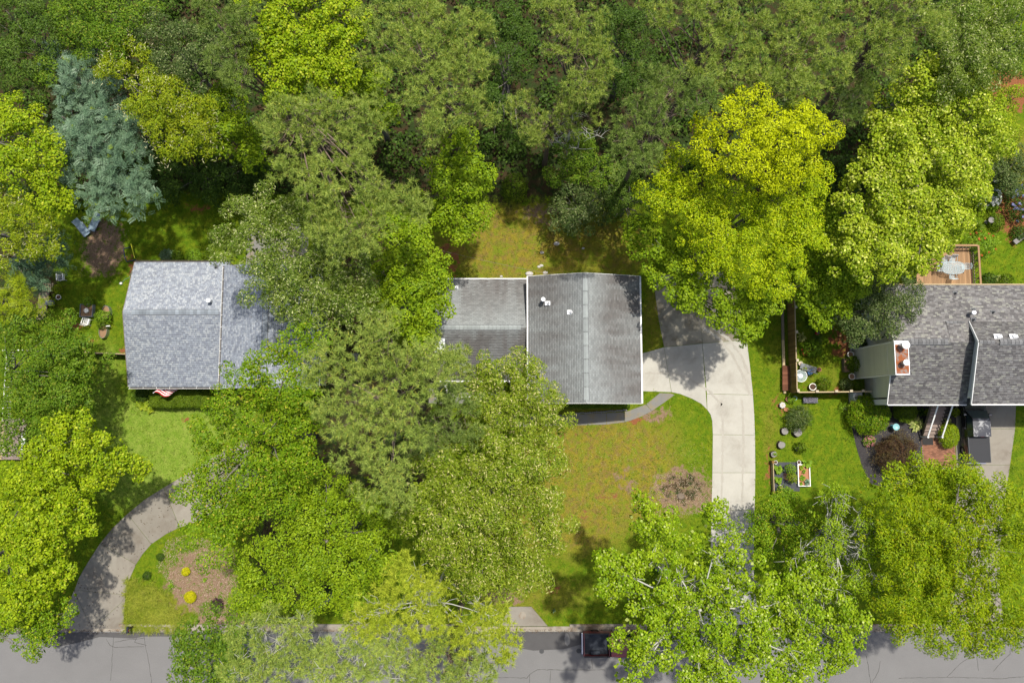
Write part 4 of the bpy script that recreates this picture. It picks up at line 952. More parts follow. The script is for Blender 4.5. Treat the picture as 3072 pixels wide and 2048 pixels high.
# woods along the top
T('compound_leaf_tree', 'tall blue-green feathery-leaved tree with lime tips at the upper left', 'tree', 11, [(190, 190, 60), (255, 255, 85), (235, 340, 80), (325, 300, 75), (300, 420, 105), (390, 370, 65), (280, 530, 85), (380, 500, 80), (410, 590, 60), (320, 600, 70), (230, 440, 60)], 'frond', 'leaf_blue', flowers='leaf_newgrowth', dens=1.15, drop=.12, bp=(330, 480))
T('chestnut_tree', 'yellow-green tree dotted with cream catkins right of the blue-green tree', 'tree', 14, [(330, 190, 60), (400, 185, 70), (430, 260, 70), (500, 300, 75), (560, 340, 75), (520, 400, 75), (590, 410, 60), (440, 330, 45)], 'fine', 'leaf_chestnut', flowers='petal_cream', drop=.15, bp=(480, 330))
T('chestnut_tree', 'cream-catkin tree at the left edge beside the wooden walkway', 'tree', 12, [(30, 640, 60), (80, 690, 70), (30, 730, 55), (110, 740, 45)], 'fine', 'leaf_chestnut', flowers='petal_cream', bp=(40, 720))
T('sweetgum_tree', 'bright lime star-leaved tree at the left edge below the dark woods', 'tree', 13, [(30, 330, 55), (60, 400, 75), (120, 470, 75), (40, 500, 80), (150, 560, 55), (160, 600, 40)], 'maple', 'leaf_lime', drop=.2, bp=(60, 470))
T('mimosa_tree', 'dark blue-green drooping tree over the walkway at left', 'tree', 8.5, [(130, 770, 60), (170, 740, 45), (110, 830, 50), (60, 800, 40)], 'frond', 'leaf_bluedark', bp=(110, 800))
T('pecan_tree', 'mid green feathery tree at the left edge above the broad oak', 'tree', 10, [(40, 880, 60), (85, 920, 45), (20, 940, 45)], 'frond', 'leaf_chestnut', bp=(40, 905))
T('oak_tree', 'broad mid green oak at the left edge above the neighbour deck', 'tree', 9.5, [(70, 1000, 75), (150, 1010, 65), (205, 1035, 50), (240, 1045, 32), (60, 1080, 80), (160, 1090, 85), (230, 1110, 65), (80, 1180, 90), (180, 1190, 75), (230, 1160, 50), (60, 1260, 80), (140, 1280, 60), (40, 1320, 40)], 'oak', 'leaf_oak', drop=.12, bp=(120, 1150))
T('tulip_tree', 'bright yellow-green tree overlapping the lower side of the left oak', 'tree', 10.5, [(190, 1290, 60), (230, 1330, 75), (300, 1370, 60), (370, 1390, 45), (150, 1360, 60), (280, 1430, 55), (200, 1420, 70)], 'maple', 'leaf_lime', drop=.15, bp=(185, 1390))
T('tulip_tree', 'large lime tree at the left edge beside the left driveway curve', 'tree', 11, [(60, 1440, 85), (130, 1490, 80), (60, 1560, 100), (180, 1560, 75), (110, 1640, 80), (40, 1700, 90), (130, 1720, 60), (30, 1800, 80)], 'maple', 'leaf_lime', drop=.12, bp=(75, 1640))
T('oak_tree', 'darker green tree at the lower left corner above the road', 'tree', 9, [(120, 1790, 70), (60, 1870, 80), (150, 1870, 55), (100, 1920, 60)], 'oak', 'leaf_water_oak', bp=(70, 1860))
T('oak_tree', 'shaded green tree in the extreme upper left corner', 'tree', 12, [(50, 60, 80), (60, 180, 80), (130, 110, 60)], 'small', 'leaf_forest')
T('oak_tree', 'olive green tree in the top left woods beside the upper left corner', 'tree', 12, [(190, 60, 80), (260, 110, 70), (150, 210, 50), (230, 30, 60)], 'small', 'leaf_oak')
T('oak_tree', 'grey-green leafy tree at the top edge above the catkin tree', 'tree', 14, [(350, 50, 80), (420, 80, 75), (380, 130, 50), (310, 110, 50)], 'oak', 'leaf_oak')
T('elm_tree', 'soft grey-green tree left of the tall pines in the top left woods', 'tree', 14, [(470, 110, 70), (540, 140, 75), (590, 200, 65), (500, 180, 45), (640, 170, 50)], 'small', 'leaf_holly')
T('pine_tree', 'pine at the top edge left of the bright round maple', 'tree', 20, [(640, 40, 70), (700, 90, 75), (670, 170, 65), (740, 40, 60), (700, 230, 45)], 'pine', 'needle_dim', 'bark_pine')
T('maple_tree', 'large bright lime maple at the top edge between the pines', 'tree', 17, [(800, 50, 80), (880, 40, 90), (990, 60, 85), (800, 140, 75), (890, 140, 95), (1000, 160, 80), (830, 220, 75), (920, 240, 75), (1030, 120, 55), (1040, 30, 50), (1000, 230, 50)], 'maple', 'leaf_lime', drop=.10, r0=.3)
T('maple_tree', 'small green maple peeping out below the bright lime maple', 'tree', 11, [(1090, 240, 50), (1120, 300, 55), (1050, 290, 45), (1160, 340, 40)], 'maple', 'leaf_maple')
T('pine_tree', 'tall grey-green pine in the top woods right of the bright lime maple', 'tree', 20, [(1160, 60, 85), (1260, 60, 95), (1350, 70, 85), (1180, 150, 75), (1280, 160, 90), (1400, 130, 65), (1330, 240, 75), (1210, 240, 70), (1440, 200, 55), (1280, 310, 70), (1380, 320, 75), (1450, 330, 45), (1300, 370, 45), (1420, 60, 60)], 'pine', 'needle', 'bark_pine', drop=.15, r0=.3)
T('pine_tree', 'broad pale pine with grey twigs above the roof of the left house', 'tree', 20, [(830, 330, 65), (930, 330, 80), (1040, 340, 75), (1120, 340, 50), (860, 410, 80), (970, 420, 95), (1080, 420, 70), (880, 500, 75), (990, 520, 85), (1090, 500, 60), (920, 590, 65), (1040, 600, 75), (1120, 570, 50), (960, 670, 55), (1060, 680, 50), (1220, 600, 45), (1260, 630, 40), (1180, 590, 40), (1010, 730, 45), (1090, 730, 45), (1150, 660, 40)], 'pine', 'needle', 'bark_pine', drop=.10, r0=.3, twig=5, bp=(980, 470))
T('maple_tree', 'small bright green maple left of the mossy back yard', 'tree', 11, [(1370, 440, 50), (1330, 500, 55), (1410, 500, 60), (1330, 570, 60), (1410, 570, 60), (1450, 540, 40), (1370, 640, 60), (1420, 660, 35), (1390, 690, 30)], 'maple', 'leaf_maple', drop=.12)
T('ash_tree', 'dark green tree between the two maples above the left house yard', 'tree', 10, [(660, 330, 60), (700, 420, 60), (740, 380, 50), (760, 470, 50), (680, 260, 45)], 'maple', 'leaf_maple', drop=.15)
T('laurel_bank', 'dark leafy bank of laurel behind the left house lawn', 'shrubs', 4, [(480, 570, 45), (540, 540, 60), (620, 550, 60), (700, 550, 60), (660, 490, 50), (590, 480, 50), (760, 560, 40), (480, 500, 50), (750, 500, 45)], 'small', 'leaf_dark', r0=.1)
T('pine_tree', 'thin pine with bare trunk leaning through the centre of the top woods', 'tree', 17, [(1690, 40, 70), (1760, 80, 75), (1810, 150, 60), (1750, 190, 75), (1700, 130, 50), (1800, 230, 45), (1730, 270, 50), (1640, 20, 50)], 'pine', 'needle', 'bark_pine', drop=.15, twig=6, dens=.85)
T('pine_tree', 'low pine with broken grey branches below the thin bare-trunk pine', 'tree', 12, [(1570, 330, 50), (1610, 370, 55), (1680, 370, 50), (1740, 340, 50), (1700, 310, 40), (1600, 410, 35)], 'pine', 'needle', 'bark_pine', twig=6, dens=.9)
T('pine_tree', 'bushy pine left of the golden tree in the middle of the woods', 'tree', 21, [(1900, 340, 60), (1960, 330, 60), (1890, 420, 65), (1960, 410, 60), (2020, 280, 65), (2090, 290, 60), (1980, 230, 55), (1930, 470, 35)], 'pine', 'needle_dim', 'bark_pine', drop=.15, twig=5)
T('pine_tree', 'pine at the top edge above the golden tree', 'tree', 19, [(2090, 60, 75), (2170, 50, 75), (2140, 140, 70), (2220, 130, 60), (2200, 210, 55), (2120, 210, 50), (1980, 40, 50)], 'pine', 'needle', 'bark_pine', drop=.15)
T('pine_tree', 'wide green pine at the top edge right of the golden tree top', 'tree', 19, [(2310, 50, 85), (2390, 70, 80), (2330, 150, 85), (2420, 160, 75), (2270, 240, 65), (2350, 240, 75), (2480, 40, 65), (2500, 130, 65), (2450, 240, 55), (2390, 260, 45), (2520, 210, 45)], 'pine', 'needle', 'bark_pine', drop=.12)
T('pine_tree', 'pine at the top edge above the big pale maple', 'tree', 19, [(2600, 40, 75), (2690, 40, 75), (2780, 40, 70), (2620, 120, 70), (2710, 110, 70), (2800, 90, 50), (2670, 180, 50)], 'pine', 'needle', 'bark_pine', drop=.12)
T('pine_tree', 'small dark round pine tucked between the golden tree and the big pale maple', 'tree', 15, [(2540, 290, 55), (2580, 270, 40), (2520, 340, 45)], 'pine', 'needle_dim', 'bark_pine')
T('willow_oak_tree', 'grey-green narrow-leaved oak in the upper right corner', 'tree', 16, [(2880, 60, 80), (2960, 40, 80), (2850, 140, 70), (2930, 130, 80), (3010, 110, 70), (2900, 200, 65), (2960, 210, 55), (2850, 230, 50), (3050, 50, 60)], 'willow', 'leaf_willow_oak', drop=.12)
T('oak_tree', 'dark tree at the extreme upper right corner above the bare clay', 'tree', 9, [(3060, 140, 60), (3040, 200, 45), (3060, 40, 50)], 'small', 'leaf_forest')
T('golden_elm_tree', 'golden yellow tree in the woods right of centre', 'tree', 19, [(2190, 340, 55), (2250, 330, 65), (2310, 360, 60), (2200, 410, 60), (2270, 420, 75), (2350, 420, 65), (2410, 370, 60), (2460, 400, 45), (2130, 440, 50), (2220, 490, 60), (2320, 500, 70), (2400, 480, 60), (2110, 380, 30)], 'small', 'leaf_gold', drop=.10)
T('elm_tree', 'yellow-green tree below the golden tree spreading above the driveway', 'tree', 15, [(2010, 490, 60), (2070, 540, 65), (1980, 570, 55), (2040, 620, 70), (2130, 580, 65), (2210, 600, 70), (2300, 600, 75), (2390, 580, 75), (2440, 540, 50), (2110, 680, 75), (2200, 700, 80), (2300, 700, 80), (2390, 680, 70), (2160, 770, 70), (2260, 790, 75), (2350, 780, 65), (2330, 850, 50), (2420, 720, 45)], 'small', 'leaf_limegold', drop=.08, r0=.3)
T('maple_tree', 'green maple whose branch tips hang over the top of the curved driveway', 'tree', 11, [(1930, 700, 45), (1970, 760, 55), (2030, 730, 55), (2020, 820, 60), (2090, 860, 60), (2050, 890, 40), (2160, 880, 60), (2190, 940, 45), (2230, 930, 50), (2240, 990, 35), (2260, 890, 45), (2300, 920, 40)], 'maple', 'leaf_maple', drop=.12)
T('maple_tree', 'big pale yellow-green maple above the right house deck', 'tree', 14, [(2760, 260, 75), (2840, 250, 75), (2700, 330, 75), (2790, 340, 85), (2880, 310, 75), (2680, 420, 80), (2770, 430, 90), (2870, 410, 85), (2950, 370, 60), (2980, 430, 50), (2640, 500, 75), (2730, 520, 90), (2840, 510, 90), (2930, 500, 65), (2620, 600, 80), (2720, 610, 90), (2830, 610, 85), (2910, 580, 55), (2580, 690, 75), (2680, 700, 85), (2780, 710, 80), (2850, 670, 50), (2560, 770, 60), (2650, 780, 70), (2720, 780, 48), (2790, 735, 36)], 'maple', 'leaf_maple_pale', drop=.05, twig=2, r0=.34)
T('maple_tree', 'mid green maple beneath the big pale maple beside the wooden fence', 'tree', 8.5, [(2440, 780, 65), (2500, 820, 65), (2410, 860, 55), (2480, 890, 60), (2550, 850, 55), (2420, 800, 50), (2460, 720, 55), (2500, 650, 50), (2520, 920, 30), (2450, 930, 35)], 'maple', 'leaf_maple', drop=.12)
T('holly_tree', 'dark grey-green holly over the west corner of the right house roof', 'tree', 7, [(2640, 860, 55), (2700, 860, 55), (2590, 910, 55), (2660, 930, 65), (2720, 920, 35), (2600, 970, 45), (2550, 960, 40), (2650, 985, 35), (2560, 1000, 25)], 'small', 'leaf_holly', drop=.12)
# trees between the houses
T('willow_oak_tree', 'dark narrow-leaved oak over the east roof of the left house', 'tree', 15, [(720, 660, 55), (790, 620, 70), (690, 720, 45), (780, 720, 75), (870, 650, 65), (850, 750, 80), (940, 740, 60), (820, 830, 70), (910, 830, 80), (980, 800, 60), (1000, 880, 75), (920, 900, 75), (850, 900, 50), (1060, 830, 55), (960, 950, 55), (1050, 930, 50), (670, 750, 30), (1050, 770, 50), (1090, 900, 40)], 'willow', 'leaf_willow_oak', drop=.06, r0=.32, base=(-14.6, 8.5))
T('sweetgum_tree', 'bright green tree against the left end of the middle house', 'tree', 12, [(1170, 700, 60), (1240, 700, 60), (1150, 770, 60), (1230, 780, 75), (1290, 760, 45), (1180, 850, 65), (1260, 860, 70), (1300, 880, 40), (1220, 930, 65), (1290, 950, 40), (1250, 1000, 50), (1310, 840, 25)], 'maple', 'leaf_maple', drop=.10, base=(-9.3, 8.8))
T('pine_tree', 'large pale pine between the left and middle houses', 'tree', 23, [(1120, 980, 50), (1170, 1020, 65), (1090, 1060, 70), (1010, 1050, 45), (960, 1090, 55), (1180, 1100, 85), (1270, 1070, 65), (1330, 1080, 45), (1050, 1140, 75), (980, 1180, 65), (1120, 1180, 90), (1230, 1180, 85), (1020, 1250, 70), (1110, 1280, 90), (1210, 1270, 80), (1060, 1350, 70), (1150, 1370, 85), (1120, 1450, 65), (1200, 1430, 60), (1290, 1140, 55), (1180, 1490, 40)], 'pine', 'needle', 'bark_pine', drop=.06, r0=.32, twig=4)
T('pine_tree', 'darker pine beside the porch of the middle house', 'tree', 17, [(1290, 1260, 60), (1350, 1230, 60), (1380, 1290, 55), (1320, 1330, 60), (1270, 1350, 50), (1400, 1220, 40), (1350, 1180, 35)], 'pine', 'needle_dim', 'bark_pine', drop=.1)
T('pine_tree', 'slim pine twigs over the chimney of the middle house', 'tree', 14, [(1370, 1060, 28), (1350, 1110, 40), (1390, 1120, 30), (1310, 1090, 30)], 'pine', 'needle', 'bark_pine', dens=.5, r0=.12, base=(-7.4, 2.0))
T('willow_oak_tree', 'pale narrow-leaved oak covering the front porch of the middle house', 'tree', 14, [(1470, 1110, 45), (1520, 1150, 65), (1580, 1130, 55), (1620, 1180, 55), (1450, 1180, 55), (1540, 1220, 75), (1630, 1240, 60), (1470, 1250, 65), (1560, 1300, 65), (1660, 1290, 45), (1500, 1330, 60), (1600, 1340, 50), (1440, 1140, 35)], 'willow', 'leaf_willow_tan', drop=.08)
T('willow_oak_tree', 'large tan-tipped willow oak on the front lawn of the middle house', 'tree', 17, [(1330, 1390, 70), (1420, 1370, 75), (1500, 1410, 70), (1270, 1450, 65), (1370, 1470, 85), (1460, 1490, 85), (1560, 1420, 65), (1630, 1400, 55), (1250, 1540, 65), (1340, 1570, 80), (1440, 1580, 85), (1540, 1530, 80), (1640, 1500, 65), (1380, 1650, 75), (1480, 1670, 80), (1580, 1630, 75), (1660, 1590, 45), (1520, 1740, 60), (1440, 1740, 60), (1600, 1720, 40), (1300, 1640, 50)], 'willow', 'leaf_willow_tan', drop=.05, r0=.34, twig=2)
T('water_oak_tree', 'tall water oak between the front lawn and the curved drive of the left house', 'tree', 16, [(920, 1010, 45), (860, 1040, 55), (790, 1080, 50), (880, 1110, 65), (740, 1150, 65), (820, 1180, 75), (900, 1200, 65), (690, 1220, 65), (780, 1270, 85), (880, 1290, 75), (640, 1310, 65), (730, 1360, 85), (840, 1390, 85), (640, 1420, 75), (740, 1460, 80), (910, 1380, 55), (600, 1500, 60), (690, 1540, 70), (580, 1600, 55), (660, 1640, 60), (820, 1490, 60), (760, 1090, 30)], 'oak', 'leaf_water_oak', drop=.05, r0=.34, twig=1)
T('water_oak_tree', 'bright green oak left of the tan-tipped willow oak near the road', 'tree', 14, [(960, 1480, 75), (1050, 1490, 70), (1120, 1530, 60), (920, 1570, 85), (1020, 1590, 90), (1120, 1620, 75), (850, 1640, 75), (950, 1680, 85), (1060, 1690, 80), (770, 1700, 70), (860, 1750, 75), (970, 1780, 70), (740, 1790, 60), (1140, 1700, 50), (820, 1820, 45), (1050, 1790, 45)], 'oak', 'leaf_maple', drop=.05, r0=.3, twig=1)
T('oak_tree', 'green oak whose crown overhangs the road at the lower left', 'tree', 11, [(640, 1880, 55), (590, 1930, 60), (660, 1970, 75), (600, 2010, 65), (700, 1920, 50), (580, 1990, 40), (680, 2040, 60), (560, 1895, 28)], 'oak', 'leaf_oak', drop=.12)
T('pine_tree', 'bright lime pine with bare grey twigs over the kerb at the bottom centre', 'tree', 20, [(1230, 1710, 55), (1180, 1760, 60), (1260, 1770, 60), (1150, 1830, 55), (1230, 1850, 70), (1310, 1800, 60), (1340, 1870, 60), (1090, 1870, 45), (1380, 1910, 45), (1470, 1850, 45), (1510, 1900, 40), (1530, 1950, 38), (1430, 1900, 35)], 'pine', 'needle_lime', 'bark_pale', drop=.06, twig=9, dens=.95, nlimb=9, r0=.13)
T('pine_tree', 'tan-tinged pine at the bottom edge above the road', 'tree', 18, [(730, 1900, 60), (820, 1890, 70), (900, 1890, 55), (760, 1980, 75), (860, 1980, 80), (930, 1960, 50), (800, 2050, 70), (710, 2030, 50)], 'pine', 'needle', 'bark_pale', twig=6, dens=1.1, r0=.14)
T('pine_tree', 'sparse pine with many bare white twigs at the bottom edge centre', 'tree', 19, [(1020, 1940, 55), (1090, 1970, 65), (1050, 2030, 60), (1150, 2020, 65), (1200, 1930, 55), (1130, 1930, 45), (1000, 2000, 50), (960, 2040, 45), (1220, 2030, 50)], 'pine', 'needle', 'bark_pale', twig=11, dens=.95, nlimb=12, r0=.13)
T('pine_tree', 'green pine at the bottom edge beside the storm drain', 'tree', 18, [(1270, 1960, 60), (1350, 1980, 65), (1280, 2040, 60), (1400, 2030, 55), (1420, 1960, 40), (1460, 2030, 35), (1330, 1920, 50)], 'pine', 'needle', 'bark_pine', twig=4, dens=1.1)
# lower right
T('sycamore_tree', 'large sycamore with pale branches over the foot of the curved driveway', 'tree', 16, [(1940, 1510, 32), (1930, 1570, 45), (1990, 1590, 50), (1950, 1650, 50), (1820, 1690, 30), (1880, 1720, 50), (1830, 1750, 40), (2050, 1660, 65), (2130, 1620, 60), (2190, 1690, 65), (1980, 1750, 70), (2080, 1760, 80), (2180, 1790, 80), (2270, 1730, 70), (1930, 1880, 60), (2020, 1860, 80), (2120, 1880, 85), (2220, 1890, 85), (2330, 1850, 80), (1905, 1960, 48), (1960, 1970, 72), (2060, 1980, 85), (2170, 2000, 85), (2280, 1990, 80), (1890, 2035, 45), (2380, 1960, 65), (2150, 1540, 38)], 'syc', 'leaf_sycamore', 'bark_pale', drop=.05, r0=.36, twig=5, nlimb=34, gap=.12, dens=1.1)
T('sycamore_tree', 'sycamore reaching over the road right of the pale-branched one', 'tree', 15, [(2420, 1820, 75), (2500, 1800, 65), (2400, 1900, 75), (2490, 1900, 70), (2560, 1880, 50), (2460, 1960, 55), (2560, 1960, 45), (2500, 2000, 35), (2390, 2010, 60), (2350, 1780, 60), (2430, 1750, 55)], 'syc', 'leaf_sycamore', 'bark_pale', drop=.06, twig=6, nlimb=24, gap=.15)
T('birch_tree', 'thin-leaved tree with bare white branches left of the olive green tree', 'tree', 12, [(2510, 1470, 40), (2560, 1520, 55), (2500, 1570, 60), (2590, 1580, 60), (2470, 1640, 60), (2560, 1650, 70), (2630, 1640, 50), (2520, 1720, 60), (2610, 1730, 55), (2420, 1680, 45)], 'small', 'leaf_maple', 'bark_pale', drop=.08, twig=10, nlimb=36, gap=.35, dens=.75)
T('elm_tree', 'small green tree at the foot of the raised vegetable beds', 'tree', 7, [(2320, 1540, 55), (2390, 1520, 50), (2360, 1580, 60), (2260, 1590, 45), (2420, 1570, 45), (2290, 1640, 50), (2380, 1650, 50)], 'small', 'leaf_water_oak', drop=.1)
T('willow_tree', 'huge olive green fine-leaved tree at the lower right', 'tree', 14, [(2690, 1460, 55), (2770, 1440, 60), (2850, 1430, 55), (2940, 1460, 50), (2680, 1510, 75), (2780, 1490, 85), (2890, 1490, 85), (2980, 1490, 70), (2720, 1600, 85), (2830, 1590, 95), (2940, 1580, 90), (3040, 1560, 70), (2690, 1700, 80), (2800, 1700, 95), (2920, 1690, 95), (3030, 1680, 80), (2680, 1790, 70), (2780, 1800, 90), (2890, 1800, 95), (3000, 1800, 85), (2730, 1870, 60), (2830, 1890, 65), (2930, 1890, 70), (3030, 1880, 55), (2960, 1930, 40), (2650, 1620, 45)], 'fine', 'leaf_olive', drop=.04, r0=.34)
T('redbud_tree', 'yellow bushy small tree by the bare clay at the right edge', 'tree', 5, [(2980, 290, 45), (3030, 290, 40), (2990, 350, 55), (3010, 410, 35)], 'small', 'leaf_lime')
T('yaupon_tree', 'round grey-green shrub tree at the right edge beside the fallen log', 'tree', 4, [(3030, 480, 50), (3060, 520, 50), (3010, 550, 35), (2990, 500, 35)], 'fine', 'leaf_holly')
# understorey standing out in the woods behind the middle house
T('dogwood_tree', 'small dark blue-green tree at the top right of the mossy back yard', 'tree', 6, [(1720, 590, 55), (1780, 620, 55), (1730, 660, 45), (1800, 560, 40), (1690, 640, 35)], 'oak', 'leaf_holly')
T('dogwood_tree', 'olive spreading understorey tree behind the small dark blue-green tree', 'tree', 7, [(1720, 490, 55), (1780, 480, 50), (1740, 440, 45), (1810, 530, 40), (1700, 540, 40)], 'small', 'leaf_oak')
T('dogwood_tree', 'shaded understorey tree left of the elm above the middle house', 'tree', 7, [(1890, 530, 55), (1860, 600, 50), (1930, 590, 45), (1900, 660, 40)], 'small', 'leaf_forest')
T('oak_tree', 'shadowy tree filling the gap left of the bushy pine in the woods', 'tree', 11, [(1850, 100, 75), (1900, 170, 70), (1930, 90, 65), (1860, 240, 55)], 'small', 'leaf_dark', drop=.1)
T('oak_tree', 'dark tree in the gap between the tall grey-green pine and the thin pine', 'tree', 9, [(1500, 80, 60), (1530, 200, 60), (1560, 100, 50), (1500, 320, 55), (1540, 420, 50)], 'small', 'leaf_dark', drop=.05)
# one dead snag with bare grey branches
R = np.random.default_rng(77); bt = W(1700, 470, 3.0); root = thing('dead_tree', 'bare grey dead snag standing in the woods behind the middle house', 'dead tree', (bt.x, bt.y, 0))
limbs((bt.x, bt.y, 0), 8.5, [(bt.x + R.normal() * 1.6, bt.y + R.normal() * 1.6, R.uniform(6.5, 9.5)) for _ in range(13)], .07, R, 5, 6).build('trunk', MAT['bark_pale'], root)
# round clipped shrub and low wood-edge bushes
shrub('round_shrub', 'round light green shrub alone at the wood edge left of the snag', 'shrub', 1545, 562, 42, 2.2, 'leaf_box', .13)
# undergrowth of the woods
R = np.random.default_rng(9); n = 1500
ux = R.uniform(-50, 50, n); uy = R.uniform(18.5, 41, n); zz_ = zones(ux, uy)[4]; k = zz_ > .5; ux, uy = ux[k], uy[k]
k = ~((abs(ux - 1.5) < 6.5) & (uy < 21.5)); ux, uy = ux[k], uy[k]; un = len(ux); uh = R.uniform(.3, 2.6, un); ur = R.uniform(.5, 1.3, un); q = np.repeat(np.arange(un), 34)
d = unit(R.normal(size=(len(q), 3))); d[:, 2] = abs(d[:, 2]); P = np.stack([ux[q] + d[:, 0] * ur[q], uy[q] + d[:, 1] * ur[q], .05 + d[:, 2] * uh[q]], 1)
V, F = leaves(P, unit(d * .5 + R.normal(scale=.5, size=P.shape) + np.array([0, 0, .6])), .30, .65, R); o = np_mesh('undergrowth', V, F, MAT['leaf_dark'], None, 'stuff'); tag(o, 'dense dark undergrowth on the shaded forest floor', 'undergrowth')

# ------------------------------------------------------------------ vehicles
def pickup(label, paint, roof, covered):
    t = thing('pickup_truck', label, 'pickup truck', (0, 0, 0))
    # lower body: stations along x (rear -2.75 .. nose 2.7), half width, top height
    st = [(-2.74, .90, 1.12), (-2.70, .95, 1.16), (-1.6, .97, 1.17), (-.62, .97, 1.18), (-.60, .97, 1.18), (.4, .97, 1.16), (1.22, .965, 1.14), (1.7, .955, 1.10), (2.3, .93, 1.03), (2.62, .86, .95), (2.74, .70, .84)]
    def shell(sel, name, top):
        P = []; ss = [st[i] for i in sel]
        for x, w, h in ss:
            P += [(x, -w * .93, .34), (x, -w, .52), (x, -w, .86), (x, -w * .955, h - .03)]
            if top: P += [(x, -w * .70, h + .015), (x, -w * .45, h + .035), (x, 0, h + .022), (x, w * .45, h + .035), (x, w * .70, h + .015)]
            P += [(x, w * .955, h - .03), (x, w, .86), (x, w, .52), (x, w * .93, .34)]
        nv = len(P) // len(ss); m = MB().grid(P, len(ss), nv)
        m.f.append(tuple(range(nv - 1, -1, -1))); m.f.append(tuple(range((len(ss) - 1) * nv, len(ss) * nv)))
        return m.build(name, MAT[paint], t, smooth=False)
    shell(range(4, 11), 'body', True)
    bed = MB()
    for y in (-.925, .925): bed.box((-1.67, y, .76), (2.12, .09, .84))
    bed.box((-1.67, 0, .44), (2.1, 1.8, .16)); bed.box((-.63, 0, .78), (.05, 1.8, .8)); b_ = bed.build('bed', MAT[paint], t)
    tg = MB().box((-2.72, 0, .80), (.06, 1.78, .70)).build('tailgate', MAT[paint], t); MB().box((-2.755, 0, 1.0), (.02, .24, .07)).build('handle', MAT['black_metal'], tg)
    if covered:
        cv = MB().box((-1.67, 0, 1.215), (2.16, 1.88, .05)).build('tonneau_cover', MAT['black_vinyl'], t, bevel=.015)
        for y in (-.90, .90): MB().box((-1.67, y, 1.248), (2.1, .03, .012)).build('rail', MAT['lead'], cv)
    else:
        ln = MB().box((-1.67, 0, .535), (2.02, 1.74, .02)).build('bed_liner', MAT['bed_liner'], t)
        for i in range(9): MB().box((-1.67, -.72 + .18 * i, .553), (1.98, .07, .016)).build('rib', MAT['bed_liner'], ln)
        for y in (-.72, .72): MB().box((-1.75, y, .68), (.85, .30, .28)).build('wheel_arch', MAT['bed_liner'], ln, bevel=.05)
        for y in (-.925, .925): MB().box((-1.67, y, 1.19), (2.14, .11, .03)).build('rail_cap', MAT['black_vinyl'], b_)
    # cab with raked glass
    B = [(-.60, -.92, 1.16), (1.68, -.92, 1.12), (1.68, .92, 1.12), (-.60, .92, 1.16)]; Tp = [(-.52, -.74, 1.76), (.98, -.73, 1.77), (.98, .73, 1.77), (-.52, .74, 1.76)]
    m = MB(); m._add(B + Tp, [(0, 1, 5, 4), (1, 2, 6, 5), (2, 3, 7, 6), (3, 0, 4, 7)]); cab = m.build('cab', MAT[paint], t)
    P = [(x, y, 1.765 + .035 * (1 - (y / .76) ** 2) * (1 - ((x - .23) / .80) ** 4)) for x in (-.54, -.3, .0, .4, .8, 1.0) for y in (-.75, -.5, -.2, .2, .5, .75)]
    MB().grid(P, 6, 6).box((.23, 0, 1.752), (1.5, 1.49, .02)).build('roof', MAT[roof], t, smooth=True)
    def pane(name, a, b, c, d, k=.10, off=.012):
        q = [Vector(v_) for v_ in (a, b, c, d)]; ce = sum(q, Vector()) / 4; nrm = (q[1] - q[0]).cross(q[3] - q[0]).normalized(); nrm = nrm if nrm.dot(ce - Vector((.2, 0, 1.3))) > 0 else -nrm
        MB().poly([v_ + (ce - v_) * k + nrm * off for v_ in q]).build(name, MAT['glass_dark'], cab)
    pane('windshield', B[1], B[2], Tp[2], Tp[1], .07); pane('rear_window', B[3], B[0], Tp[0], Tp[3], .16)
    for s in (-1, 1):
        y0, y1 = s * .92, s * .74
        pane('side_window', (.10, y0, 1.16), (1.50, y0, 1.14), (.92, y1, 1.76), (.10, y1, 1.76), .10); pane('side_window', (-.56, y0, 1.16), (.05, y0, 1.16), (.05, y1, 1.76), (-.47, y1, 1.76), .14)
        d = MB().box((.62, s * .974, .80), (1.15, .012, .60)).build('door', MAT[paint], t); MB().box((.16, s * .99, .98), (.16, .03, .035)).build('handle', MAT['chrome'], d)
        mr = MB().box((1.36, s * 1.09, 1.24), (.14, .24, .16)).build('mirror', MAT['black_paint'], t, bevel=.03); MB().box((1.28, s * 1.09, 1.24), (.012, .19, .12)).build('mirror_glass', MAT['chrome'], mr)
        MB().box((2.60, s * .66, .78), (.16, .34, .17)).build('headlight', MAT['lamp_white'], t, bevel=.03); MB().box((-2.74, s * .86, .86), (.05, .14, .36)).build('tail_light', MAT['lamp_red'], t)
        for x in (-1.75, 1.72):
            w = MB(); n = 22
            for k in range(n): pass
            prof = [(.20, -.11), (.35, -.12), (.385, -.08), (.385, .08), (.35, .12), (.20, .11)]
            vs = [(x + r * cos(2 * pi * k / n), s * .86 + yy * s, .385 + r * sin(2 * pi * k / n)) for r, yy in prof for k in range(n)]
            fs = [(i * n + k, i * n + (k + 1) % n, (i + 1) * n + (k + 1) % n, (i + 1) * n + k) for i in range(5) for k in range(n)]
            w._add(vs, fs); wh = w.build('wheel', MAT['rubber'], t); r_ = MB(); r_._add([(x + .22 * cos(2 * pi * k / n), s * .955, .385 + .22 * sin(2 * pi * k / n)) for k in range(n)], [tuple(range(n))]); r_.build('rim', MAT['chrome'], wh)
            a_ = MB()
            for k in range(9):
                th = pi * k / 8; a_.box((x + .46 * cos(th), s * .962, .40 + .46 * sin(th)), (.10, .05, .20), ry=-(th - pi / 2) * 0)
            a_.build('wheel_arch_trim', MAT[paint], t)
    MB().box((2.74, 0, .52), (.14, 1.72, .20)).build('front_bumper', MAT['black_vinyl'], t, bevel=.04); MB().box((-2.84, 0, .56), (.14, 1.74, .18)).build('rear_bumper', MAT['chrome'], t, bevel=.03)
